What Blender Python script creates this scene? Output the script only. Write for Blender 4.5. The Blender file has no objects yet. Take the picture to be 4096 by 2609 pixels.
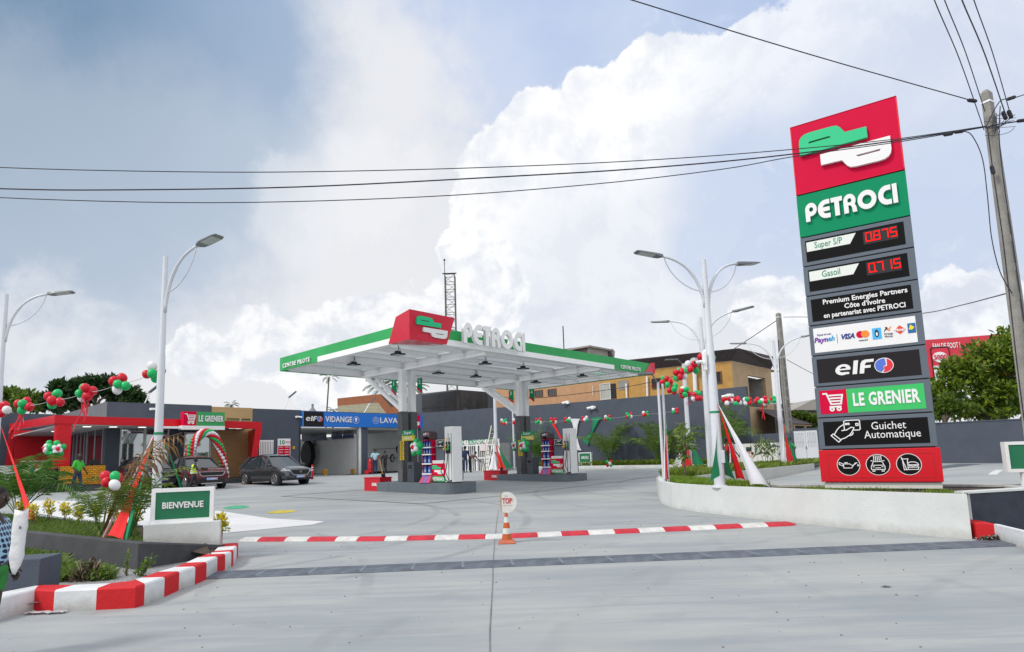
import bpy,bmesh,math,random
import numpy as np
from mathutils import Vector,Matrix
random.seed(7);rng=np.random.default_rng(7)
S=bpy.context.scene
COL=S.collection
PI=math.pi
F,CX,CY,PIT,ROL=2438.,2025.5,1512.4,.1252,-.0312
cp,sp=math.cos(PIT),math.sin(PIT);cr,sr=math.cos(ROL),math.sin(ROL)
u0=np.array([0,-sp,cp]);f0=np.array([0,cp,sp]);r0=np.array([1.,0,0])
CR=r0*cr+u0*sr;CU=-r0*sr+u0*cr;C0=np.array([0,0,1.6])
cam=bpy.data.cameras.new('camera');camo=bpy.data.objects.new('camera',cam);COL.objects.link(camo)
M=Matrix([[CR[i],CU[i],-f0[i],C0[i]] for i in range(3)]+[[0,0,0,1]])
camo.matrix_world=M
cam.sensor_width=36;cam.sensor_fit='HORIZONTAL';cam.lens=F/4096*36
cam.shift_x=(2048-CX)/4096;cam.shift_y=(CY-1304.5)/4096
cam.clip_end=3000;cam.clip_start=.05
S.camera=camo
SUN_AZ,SUN_EL=math.radians(-118),math.radians(46)   # azimuth from +Y towards +X
w=bpy.data.worlds.new("World");S.world=w;w.use_nodes=True
nt=w.node_tree;nt.nodes.clear()
def N(t,**k):
 n=nt.nodes.new(t)
 for a,b in k.items():setattr(n,a,b)
 return n
def lk(a,b):nt.links.new(a,b)
def mth(op,a,b=None,c=None,clamp=False):
 n=N('ShaderNodeMath',operation=op);n.use_clamp=clamp
 for i,v in enumerate((a,b,c)):
  if v is None:continue
  if isinstance(v,(int,float)):n.inputs[i].default_value=v
  else:lk(v,n.inputs[i])
 return n.outputs[0]
def vmth(op,a,b=None):
 n=N('ShaderNodeVectorMath',operation=op)
 for i,v in enumerate((a,b)):
  if v is None:continue
  if isinstance(v,(tuple,list)):n.inputs[i].default_value=v
  else:lk(v,n.inputs[i])
 return n
def mixc(f,a,b):
 n=N('ShaderNodeMix',data_type='RGBA')
 for i,v in ((0,f),(6,a),(7,b)):
  if isinstance(v,tuple):n.inputs[i].default_value=v+(1,)
  elif isinstance(v,(int,float)):n.inputs[i].default_value=v
  else:lk(v,n.inputs[i])
 return n.outputs[2]
def sstep(v,a,b):
 n=N('ShaderNodeMapRange',interpolation_type='SMOOTHSTEP');lk(v,n.inputs[0])
 n.inputs[1].default_value=a;n.inputs[2].default_value=b
 return n.outputs[0]
def noise(vec,sc,det=6,rough=.55,dist=0.):
 n=N('ShaderNodeTexNoise');n.inputs['Scale'].default_value=sc;n.inputs['Detail'].default_value=det
 n.inputs['Roughness'].default_value=rough;n.inputs['Distortion'].default_value=dist;lk(vec,n.inputs['Vector'])
 return n.outputs['Fac']
def ray(px,py):
 d=CR*(px-CX)/F+CU*(CY-py)/F+f0; return d/d[1]
def dirv(px,py):
 d=ray(px,py); return tuple(float(x) for x in d/np.linalg.norm(d))
def s2l(r,g,b):
 f= lambda c:(c/255/12.92 if c/255<=.04045 else ((c/255+.055)/1.055)**2.4)
 return (f(r),f(g),f(b))
sky=N('ShaderNodeTexSky',sky_type='NISHITA');sky.sun_disc=False
sky.sun_elevation=SUN_EL;sky.sun_rotation=SUN_AZ
WS=.1
tc=N('ShaderNodeTexCoord').outputs['Generated']
nrm=vmth('NORMALIZE',tc).outputs[0]
warp=N('ShaderNodeTexNoise');warp.inputs['Scale'].default_value=2.4;warp.inputs['Detail'].default_value=4;lk(nrm,warp.inputs['Vector'])
wv=vmth('SUBTRACT',warp.outputs['Color'],(.5,.5,.5)).outputs[0]
sc_=N('ShaderNodeVectorMath',operation='SCALE');lk(wv,sc_.inputs[0]);sc_.inputs['Scale'].default_value=.16
wp=vmth('ADD',nrm,sc_.outputs[0]).outputs[0]
def blobs(lst):
 out=None
 for px,py,r in lst:
  d=vmth('DISTANCE',wp,dirv(px,py)).outputs['Value']
  v=mth('SUBTRACT',1.,mth('DIVIDE',d,r))
  out=v if out is None else mth('SMOOTH_MAX',out,v,.12)
 return out
fb=noise(nrm,7.5,6,.58)          # billows
fb2=noise(nrm,2.6,5,.55)
fbc=noise(nrm,19,7,.62)
def cloud(lst,amp,a,b,f=None,fine=.35):
 v=blobs(lst)
 v=mth('ADD',v,mth('MULTIPLY',mth('SUBTRACT',f or fb,.5),amp))
 v=mth('ADD',v,mth('MULTIPLY',mth('SUBTRACT',fbc,.5),amp*fine))
 return sstep(v,a,b)
K=1/WS
def kc(r,g,b): return tuple(x*K for x in s2l(r,g,b))
z=N('ShaderNodeSeparateXYZ');lk(nrm,z.inputs[0])
el=z.outputs['Z']
base=mixc(sstep(el,.0,.62),kc(216,222,233),kc(180,198,231))
c=mixc(.12,base,sky.outputs['Color'])
c=mixc(mth('MULTIPLY',sstep(fb2,.38,.66),.5),c,kc(216,222,235))
low=mth('MULTIPLY',sstep(el,.40,.08),.9)
c=mixc(low,c,kc(223,224,226))
left=cloud([(300,1100,.50),(1000,1000,.45),(1500,960,.28),(1400,330,.20),(1300,600,.26),(500,1500,.5)],.8,.0,.5,None,.5)
c=mixc(mth('MULTIPLY',left,.9),c,kc(225,226,229))
dark=cloud([(150,250,.42),(560,330,.30),(100,650,.26),(-300,0,.5),(800,150,.20),(900,380,.12)],.35,.0,.42,fb2,.8)
c=mixc(mth('MULTIPLY',dark,.92),c,kc(152,173,200))
c=mixc(mth('MULTIPLY',sstep(blobs([(-150,100,.40)]),.0,.9),.85),c,kc(98,130,162))
mid=cloud([(200,800,.25),(700,720,.22),(1000,700,.15)],.6,-.05,.6,fb2,.6)
c=mixc(mth('MULTIPLY',mid,.45),c,kc(196,205,214))
mc=cloud([(1420,660,.05),(1560,680,.06),(1250,720,.05),(1120,740,.035),(1650,720,.05),(1500,780,.10),(1250,820,.1)],.95,.05,.42,None,1.)
c=mixc(mth('MULTIPLY',mc,.38),c,kc(236,237,240))
def relief(sc,k,dxy=(-.012,-.006,.022)):
 off_=vmth('ADD',wp,dxy).outputs[0]
 return sstep(mth('ADD',mth('MULTIPLY',mth('SUBTRACT',noise(wp,sc,5,.6),noise(off_,sc,5,.6)),k),.5),.0,1.)
rel=relief(11,3.6)
body=[(2950,330,.085),(2620,380,.09),(2800,500,.12),(2450,560,.11),(2250,700,.12),(2080,880,.13),(2300,950,.16),
  (2700,800,.15),(2980,420,.1),(1930,1010,.08),(2050,1100,.14),(2500,1150,.16),(3150,300,.10),(3330,330,.12),(3600,200,.17),
  (3900,150,.15),(3750,420,.12)]
cum=cloud(body,.62,.09,.15,None,.75)
shade=noise(wp,4.2,6,.6)
tone=mth('ADD',mth('MULTIPLY',sstep(shade,.34,.60),.55),mth('MULTIPLY',rel,.55),clamp=True)
cc=mixc(mth('ADD',tone,.15,clamp=True),kc(214,219,230),kc(255,254,251))
belly=sstep(blobs([(2350,1150,.26),(3100,1000,.30),(2750,1100,.26),(3800,500,.26),(2650,880,.12),(3450,480,.14)]),.0,.7)
cc=mixc(mth('MULTIPLY',belly,.62),cc,kc(208,215,228))
soft=sstep(blobs([(3700,150,.40),(3500,500,.3)]),.0,.5)
c=mixc(mth('MULTIPLY',cum,mth('SUBTRACT',.97,mth('MULTIPLY',soft,.35))),c,cc)
bl=sstep(blobs([(3000,760,.14),(3300,800,.18),(3950,900,.22),(3850,1100,.16),(2900,950,.10)]),.0,.6)
c=mixc(mth('MULTIPLY',bl,.8),c,kc(192,205,228))
row=cloud([(1580,1250,.05),(1440,1300,.06),(1290,1345,.06),(1080,1400,.07),(1750,1310,.09),(850,1440,.06),(1300,1450,.10),
   (3850,1310,.07),(4000,1280,.06),(3700,1340,.05),(3150,1270,.07),(1900,1150,.09)],.85,.08,.2,None,1.2)
rc=mixc(relief(17,3.2),kc(214,219,228),kc(250,250,250))
c=mixc(mth('MULTIPLY',row,.75),c,rc)
row2=cloud([(100,1230,.05),(200,1330,.09),(360,1380,.08),(120,1450,.1)],.9,.05,.45,None,1.2)
c=mixc(mth('MULTIPLY',row2,.6),c,mixc(relief(9,3.),kc(192,201,212),kc(228,230,234)))
wi=noise(nrm,13,7,.66,.4)
wm=mth('MULTIPLY',sstep(wi,.56,.74),mth('SUBTRACT',.30,mth('MULTIPLY',dark,.28)))
c=mixc(wm,c,kc(238,240,245))
bh_=mth('MAXIMUM',sstep(z.outputs['Y'],.35,-.25),sstep(el,.62,.85))
c=mixc(mth('MULTIPLY',bh_,.85),c,(1.06*K,1.06*K,1.06*K))
bg=N('ShaderNodeBackground');bg.inputs['Strength'].default_value=WS;lk(c,bg.inputs['Color'])
ow=N('ShaderNodeOutputWorld');lk(bg.outputs[0],ow.inputs[0])
sun=bpy.data.lights.new('sun','SUN');sun.energy=1.75;sun.angle=math.radians(11);sun.color=(1,.95,.87)
suno=bpy.data.objects.new('sun',sun);COL.objects.link(suno)
sd=Vector((math.sin(SUN_AZ)*math.cos(SUN_EL),math.cos(SUN_AZ)*math.cos(SUN_EL),math.sin(SUN_EL)))
suno.rotation_euler=sd.to_track_quat('Z','Y').to_euler();suno.location=(-20,-20,30)
S.view_settings.view_transform='Standard';S.view_settings.look='None';S.view_settings.exposure=.16;S.view_settings.gamma=1
S.render.engine='CYCLES';S.cycles.max_bounces=6
def atY(px,py,Y): return C0+ray(px,py)*Y
def atZ(px,py,zz):d=ray(px,py); return C0+d*((zz-1.6)/d[2])
def zg(x,y):
 b=min(max(.0155*(y-10.5),0),.5)
 return b+min(max((x-5)*.02,0),.25)*min(max((y-14)/8,0),1)
def gnd(px,py):
 d=ray(px,py);lo,hi=2.,120.
 for _ in range(50):
  m=(lo+hi)/2;p=C0+d*m
  if p[2]>zg(p[0],p[1]):lo=m
  else:hi=m
 return C0+d*lo
YAW=.7513
Rd=np.array([math.sin(YAW),math.cos(YAW),0]);Ld=np.array([-math.cos(YAW),math.sin(YAW),0]);RZ=PI/2-YAW
def onpl(px,py,p0,n):
 d=ray(px,py); return C0+d*(np.dot(np.array(p0)-C0,n)/np.dot(d,n))
def onR(px,py,p0): return onpl(px,py,p0,Ld)
def onL(px,py,p0): return onpl(px,py,p0,Rd)
def rl(p,o):p=np.array(p)-np.array(o); return np.array([p@Rd,p@Ld,p[2]])
MATS={}
def mat(name,col,rough=.6,metal=0.,var=.06,vscale=3.,bump=0.,bscale=40.,spec=.5,coat=0.,emit=None,alpha=None,streak=None,trans=0.,dirt=0.,foot=0.):
 if name in MATS: return MATS[name]
 m=bpy.data.materials.new(name);m.use_nodes=True
 t=m.node_tree;b=t.nodes['Principled BSDF']
 b.inputs['Roughness'].default_value=rough;b.inputs['Metallic'].default_value=metal
 b.inputs['Specular IOR Level'].default_value=spec;b.inputs['Coat Weight'].default_value=coat
 tcn=t.nodes.new('ShaderNodeTexCoord')
 last=None
 if var>0:
  n=t.nodes.new('ShaderNodeTexNoise');n.inputs['Scale'].default_value=vscale;n.inputs['Detail'].default_value=7
  n.inputs['Roughness'].default_value=.6
  src=tcn.outputs['Object']
  if streak:
   mp=t.nodes.new('ShaderNodeMapping');mp.inputs['Scale'].default_value=streak;t.links.new(src,mp.inputs[0]);src=mp.outputs[0]
  t.links.new(src,n.inputs['Vector'])
  r=t.nodes.new('ShaderNodeValToRGB')
  r.color_ramp.elements[0].position=.3;r.color_ramp.elements[1].position=.7
  r.color_ramp.elements[0].color=tuple(max(0,c_*(1-var)) for c_ in col)+(1,)
  r.color_ramp.elements[1].color=tuple(min(1,c_*(1+var)) for c_ in col)+(1,)
  t.links.new(n.outputs['Fac'],r.inputs[0]);last=r.outputs[0]
  if dirt>0:
   n3=t.nodes.new('ShaderNodeTexNoise');n3.inputs['Scale'].default_value=vscale*.35;n3.inputs['Detail'].default_value=10;n3.inputs['Roughness'].default_value=.7
   mp3=t.nodes.new('ShaderNodeMapping');mp3.inputs['Scale'].default_value=(1,1,.25);t.links.new(tcn.outputs['Object'],mp3.inputs[0]);t.links.new(mp3.outputs[0],n3.inputs['Vector'])
   r3=t.nodes.new('ShaderNodeMapRange');r3.inputs[1].default_value=.5;r3.inputs[2].default_value=.72;t.links.new(n3.outputs['Fac'],r3.inputs[0])
   mm=t.nodes.new('ShaderNodeMath');mm.operation='MULTIPLY';mm.inputs[1].default_value=dirt;t.links.new(r3.outputs[0],mm.inputs[0])
   mx=t.nodes.new('ShaderNodeMix');mx.data_type='RGBA';t.links.new(mm.outputs[0],mx.inputs[0]);t.links.new(last,mx.inputs[6])
   mx.inputs[7].default_value=(col[0]*.45+.03,col[1]*.42+.025,col[2]*.38+.02,1);last=mx.outputs[2]
  if foot>0:   # splashed mud along the foot of the wall
   sz=t.nodes.new('ShaderNodeSeparateXYZ');t.links.new(tcn.outputs['Object'],sz.inputs[0])
   nf=t.nodes.new('ShaderNodeTexNoise');nf.inputs['Scale'].default_value=5;nf.inputs['Detail'].default_value=8;nf.inputs['Roughness'].default_value=.7;t.links.new(tcn.outputs['Object'],nf.inputs['Vector'])
   am=t.nodes.new('ShaderNodeMath');am.operation='MULTIPLY_ADD';am.inputs[1].default_value=-.42;t.links.new(nf.outputs['Fac'],am.inputs[0]);t.links.new(sz.outputs[2],am.inputs[2])
   rf_=t.nodes.new('ShaderNodeMapRange');rf_.inputs[1].default_value=-.06;rf_.inputs[2].default_value=-.24;rf_.inputs[4].default_value=foot;t.links.new(am.outputs[0],rf_.inputs[0])
   mf=t.nodes.new('ShaderNodeMix');mf.data_type='RGBA';t.links.new(rf_.outputs[0],mf.inputs[0]);t.links.new(last,mf.inputs[6]);mf.inputs[7].default_value=(.26,.235,.19,1);last=mf.outputs[2]
  t.links.new(last,b.inputs['Base Color'])
 else:b.inputs['Base Color'].default_value=tuple(col)+(1,)
 if bump>0:
  n2=t.nodes.new('ShaderNodeTexNoise');n2.inputs['Scale'].default_value=bscale;n2.inputs['Detail'].default_value=4
  t.links.new(tcn.outputs['Object'],n2.inputs['Vector'])
  bp=t.nodes.new('ShaderNodeBump');bp.inputs['Strength'].default_value=bump;bp.inputs['Distance'].default_value=.02
  t.links.new(n2.outputs['Fac'],bp.inputs['Height']);t.links.new(bp.outputs[0],b.inputs['Normal'])
 if emit:b.inputs['Emission Color'].default_value=tuple(emit[0])+(1,);b.inputs['Emission Strength'].default_value=emit[1]
 if alpha is not None:b.inputs['Alpha'].default_value=alpha
 if trans:b.inputs['Transmission Weight'].default_value=trans
 MATS[name]=m;m.diffuse_color=tuple(col)+(1,)
 return m
def leafmat(name,c1,c2,trans=.35):
 if name in MATS: return MATS[name]
 m=bpy.data.materials.new(name);m.use_nodes=True;t=m.node_tree;t.nodes.clear()
 o=t.nodes.new('ShaderNodeOutputMaterial');g=t.nodes.new('ShaderNodeNewGeometry')
 r=t.nodes.new('ShaderNodeValToRGB');r.color_ramp.elements[0].color=tuple(c1)+(1,);r.color_ramp.elements[1].color=tuple(c2)+(1,)
 t.links.new(g.outputs['Random Per Island'],r.inputs[0])
 b=t.nodes.new('ShaderNodeBsdfPrincipled');b.inputs['Roughness'].default_value=.5;t.links.new(r.outputs[0],b.inputs['Base Color'])
 tr=t.nodes.new('ShaderNodeBsdfTranslucent');t.links.new(r.outputs[0],tr.inputs['Color'])
 mx=t.nodes.new('ShaderNodeMixShader');mx.inputs[0].default_value=trans
 t.links.new(b.outputs[0],mx.inputs[1]);t.links.new(tr.outputs[0],mx.inputs[2]);t.links.new(mx.outputs[0],o.inputs[0])
 MATS[name]=m; return m
WHITE=mat('white_paint',(.72,.73,.72),.55,var=.03,bump=.1,bscale=60)
WWALL=mat('white_wall_paint',(.62,.645,.64),.85,var=.07,vscale=1.5,bump=.25,bscale=30,dirt=.16,foot=.38)
METW=mat('white_coated_metal',(.86,.87,.88),.4,var=.02)
POLEM=mat('lamp_pole_white',(.62,.65,.70),.35,var=.03,vscale=6)
DGREY=mat('anthracite_render',(.070,.086,.116),.85,var=.10,vscale=1.2,bump=.3,bscale=45,dirt=.15)
PGREY=mat('pylon_grey',(.10,.125,.16),.45,var=.03)
BLACK=mat('black_panel',(.006,.006,.007),.3,var=0,spec=.12)
MATTE=mat('matte_black',(.015,.015,.017),.7,var=0)
RED=mat('station_red',(.60,.004,.015),.35,var=.03,spec=.3)
REDPK=mat('panel_red',(.62,.0,.045),.55,var=.02,spec=.15)
GREEN=mat('station_green',(.03,.30,.11),.45,var=.05,vscale=.8)
GREENP=mat('panel_green',(.0,.25,.11),.55,var=.02,spec=.15)
LGREEN=mat('logo_green',(.005,.52,.22),.45,var=0)
KRED=mat('kerb_red_paint',(.56,.006,.012),.75,var=.08,vscale=4,bump=.3,bscale=25,dirt=.32)
KWHITE=mat('kerb_white_paint',(.68,.70,.72),.8,var=.08,vscale=5,bump=.3,bscale=25,dirt=.38,foot=.7)
SIGNW=mat('sign_white',(.80,.80,.81),.5,var=0)
LEDR=mat('led_red',(.35,.0,.0),.6,var=0,spec=.1,emit=((1,.012,.006),1.1))
CONC=mat('raw_concrete',(.30,.29,.27),.9,var=.15,vscale=2.5,bump=.4,bscale=30,dirt=.3)
STEEL=mat('galvanised_steel',(.30,.32,.35),.45,metal=.7,var=.15,vscale=8)
GLASS=mat('dark_glass',(.02,.03,.04),.05,var=0,spec=.8)
BAL_R=mat('balloon_red',(.62,.004,.025),.35,var=.02,spec=.4)
BAL_G=mat('balloon_green',(.005,.45,.12),.35,var=.02,spec=.4)
BAL_W=mat('balloon_white',(.76,.76,.80),.35,var=.02,spec=.4)
SKIN=mat('dark_skin',(.040,.022,.015),.5,var=.1,vscale=8)
class MB:
 def __init__(s):s.v=[];s.f=[];s.mi=[];s.m=0
 def add(s,vs,fs):
  o=len(s.v);s.v+=[tuple(map(float,p)) for p in vs];s.f+=[tuple(i+o for i in q) for q in fs];s.mi+=[s.m]*len(fs); return s
 def box(s,x0,y0,z0,x1,y1,z1,rz=0,c=(0,0)):
  P=[(x0,y0,z0),(x1,y0,z0),(x1,y1,z0),(x0,y1,z0),(x0,y0,z1),(x1,y0,z1),(x1,y1,z1),(x0,y1,z1)]
  if rz:
   ca,sa=math.cos(rz),math.sin(rz)
   P=[(c[0]+(x-c[0])*ca-(y-c[1])*sa,c[1]+(x-c[0])*sa+(y-c[1])*ca,zz) for x,y,zz in P]
  return s.add(P,[(0,3,2,1),(4,5,6,7),(0,1,5,4),(1,2,6,5),(2,3,7,6),(3,0,4,7)])
 def quad(s,*p): return s.add(p,[tuple(range(len(p)))])
 def beam(s,a,b,w_,h_,up=(0,0,1)):
  a=np.array(a,float);b=np.array(b,float);d=b-a;d/=np.linalg.norm(d)
  u=np.array(up,float);x=np.cross(d,u)
  if np.linalg.norm(x)<1e-4:x=np.cross(d,(1,0,0))
  x/=np.linalg.norm(x);u=np.cross(x,d)
  P=[p+x*i*w_/2+u*j*h_/2 for p in (a,b) for i,j in ((-1,-1),(1,-1),(1,1),(-1,1))]
  return s.add(P,[(0,1,2,3),(7,6,5,4),(0,4,5,1),(1,5,6,2),(2,6,7,3),(3,7,4,0)])
 def tube(s,pts,r,n=10,cap=True):
  pts=[np.array(p,float) for p in pts];rs=r if isinstance(r,(list,tuple)) else [r]*len(pts)
  V=[];prev=None
  for i,p in enumerate(pts):
   d=pts[min(i+1,len(pts)-1)]-pts[max(i-1,0)];d/=(np.linalg.norm(d)+1e-12)
   if prev is None:
    x=np.cross(d,(0,0,1.));
    if np.linalg.norm(x)<1e-3:x=np.array([1.,0,0])
   else:x=prev-d*np.dot(prev,d)
   x/=np.linalg.norm(x);prev=x;y=np.cross(d,x)
   V+=[p+(x*math.cos(2*PI*k/n)+y*math.sin(2*PI*k/n))*rs[i] for k in range(n)]
  Fs=[(i*n+k,i*n+(k+1)%n,(i+1)*n+(k+1)%n,(i+1)*n+k) for i in range(len(pts)-1) for k in range(n)]
  if cap:Fs+=[tuple(range(n))[::-1],tuple((len(pts)-1)*n+k for k in range(n))]
  return s.add(V,Fs)
 def lathe(s,prof,n=20,c=(0,0,0)):
  V=[(c[0]+r*math.cos(2*PI*k/n),c[1]+r*math.sin(2*PI*k/n),c[2]+zz) for r,zz in prof for k in range(n)]
  Fs=[(i*n+k,i*n+(k+1)%n,(i+1)*n+(k+1)%n,(i+1)*n+k) for i in range(len(prof)-1) for k in range(n)]
  Fs+=[tuple(range(n))[::-1],tuple((len(prof)-1)*n+k for k in range(n))]
  return s.add(V,Fs)
 def ball(s,c,r,n=12,m=8,sz=(1,1,1)):
  V=[(c[0],c[1],c[2]+r*sz[2])]
  for i in range(1,m):
   a=PI*i/m
   V+=[(c[0]+r*sz[0]*math.sin(a)*math.cos(2*PI*k/n),c[1]+r*sz[1]*math.sin(a)*math.sin(2*PI*k/n),c[2]+r*sz[2]*math.cos(a)) for k in range(n)]
  V.append((c[0],c[1],c[2]-r*sz[2]));e=len(V)-1
  Fs=[(0,1+k,1+(k+1)%n) for k in range(n)]
  Fs+=[(1+i*n+k,1+(i+1)*n+k,1+(i+1)*n+(k+1)%n,1+i*n+(k+1)%n) for i in range(m-2) for k in range(n)]
  Fs+=[(e,1+(m-2)*n+(k+1)%n,1+(m-2)*n+k) for k in range(n)]
  return s.add(V,Fs)
 def prism(s,poly,z0,z1):
  n=len(poly);V=[(x,y,z0) for x,y in poly]+[(x,y,z1) for x,y in poly]
  return s.add(V,[tuple(range(n))[::-1],tuple(range(n,2*n))]+[(k,(k+1)%n,n+(k+1)%n,n+k) for k in range(n)])
 def build(s,name,m,par=None,world=False,smooth=False,bevel=0,loc=None,rot=None,mtx=None):
  me=bpy.data.meshes.new(name)
  V=s.v
  if world and par is not None:
   L=par.location;V=[(a-L[0],b-L[1],c_-L[2]) for a,b,c_ in V]
  me.from_pydata(V,[],s.f)
  for q in (m if isinstance(m,(list,tuple)) else [m]):me.materials.append(q)
  if any(s.mi):me.polygons.foreach_set('material_index',s.mi)
  bm=bmesh.new();bm.from_mesh(me);bmesh.ops.recalc_face_normals(bm,faces=bm.faces)
  if bevel:bmesh.ops.bevel(bm,geom=bm.edges[:],offset=bevel,segments=2,affect='EDGES',profile=.5,clamp_overlap=True)
  bm.to_mesh(me);bm.free()
  if smooth:me.shade_smooth() if hasattr(me,'shade_smooth') else [setattr(p,'use_smooth',True) for p in me.polygons]
  if smooth=='auto':
   for p in me.polygons:p.use_smooth=True
   try:me.set_sharp_from_angle(angle=math.radians(35))
   except Exception:pass
  o=bpy.data.objects.new(name,me);COL.objects.link(o)
  if par is not None:o.parent=par
  if loc is not None:o.location=loc
  if rot is not None:o.rotation_euler=rot
  if mtx is not None:o.matrix_local=mtx
  return o
def tag(o,label=None,cat=None,group=None,kind=None):
 if label:o['label']=label
 if cat:o['category']=cat
 if group:o['group']=group
 if kind:o['kind']=kind
 return o
def thing(name,label,cat,loc=(0,0,0),rz=0,group=None):
 o=bpy.data.objects.new(name,None);COL.objects.link(o);o.location=tuple(map(float,loc));o.rotation_euler=(0,0,rz);o.empty_display_size=.2
 return tag(o,label,cat,group)
def struct(o):o['kind']='structure'; return o
def curve_mesh(cu,name,m,par,mtx):
 ob=bpy.data.objects.new('tmp',cu);COL.objects.link(ob)
 dg=bpy.context.evaluated_depsgraph_get();me=bpy.data.meshes.new_from_object(ob.evaluated_get(dg))
 bpy.data.objects.remove(ob);bpy.data.curves.remove(cu)
 me.name=name;me.materials.clear();me.materials.append(m)
 o=bpy.data.objects.new(name,me);COL.objects.link(o)
 if par is not None:o.parent=par
 o.matrix_local=mtx
 return o
def text(s,size,m,par,mtx,name='lettering',ext=.004,bold=0.,align='CENTER',space=1.,sx=1.,width=None,shear=0.,line=.9):
 cu=bpy.data.curves.new(name,'FONT');cu.body=s;cu.size=size;cu.extrude=ext;cu.offset=bold;cu.align_x=align;cu.align_y='CENTER'
 cu.space_character=space;cu.shear=shear;cu.resolution_u=2;cu.space_line=line
 o=curve_mesh(cu,name,m,par,mtx)
 co=np.array([v.co[:] for v in o.data.vertices])
 if width is not None:
  w0=co[:,0].max()-co[:,0].min();sx=width/w0
 if sx!=1.:
  c0=0 if align=='CENTER' else co[:,0].min()
  co[:,0]=(co[:,0]-c0)*sx+c0
  o.data.vertices.foreach_set('co',co.ravel());o.data.update()
 return o
def flat(paths,ext,m,par,mtx,name='emblem'):
 cu=bpy.data.curves.new(name,'CURVE');cu.dimensions='2D';cu.fill_mode='BOTH';cu.extrude=ext
 for p in paths:
  sp_=cu.splines.new('POLY');sp_.points.add(len(p)-1);sp_.use_cyclic_u=True
  for i,q in enumerate(p):sp_.points[i].co=(q[0],q[1],0,1)
 return curve_mesh(cu,name,m,par,mtx)
def strokes(lines,w_,ext,m,par,mtx,name='pictogram'):
 b=MB()
 for k,ln in enumerate(lines):
  for i in range(len(ln)-1):
   a=np.array(ln[i],float);c_=np.array(ln[i+1],float);d=c_-a;L=np.linalg.norm(d)
   if L<1e-6:continue
   d/=L;n=np.array([-d[1],d[0]])*w_/2;a=a-d*w_*.35;c_=c_+d*w_*.35
   zz=ext+.00015*((i+k)%5)
   q=[a-n,c_-n,c_+n,a+n]
   b.add([(p[0],p[1],-ext) for p in q]+[(p[0],p[1],zz) for p in q],[(4,5,6,7),(0,1,5,4),(1,2,6,5),(2,3,7,6),(3,0,4,7)])
 return b.build(name,m,par,mtx=mtx)
def arc(cx,cy,r,a0,a1,n=16,ry=None):
 return [(cx+r*math.cos(math.radians(a0+(a1-a0)*i/n)),cy+(ry or r)*math.sin(math.radians(a0+(a1-a0)*i/n))) for i in range(n+1)]
def face(o,x,y,zz=None):
 """matrix of a drawing plane: o = origin, x = right, y = up (facing out = x cross y)"""
 x=Vector(x).normalized();y=Vector(y).normalized();n=x.cross(y)
 return Matrix([[x[i],y[i],n[i],o[i]] for i in range(3)]+[[0,0,0,1]])
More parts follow.
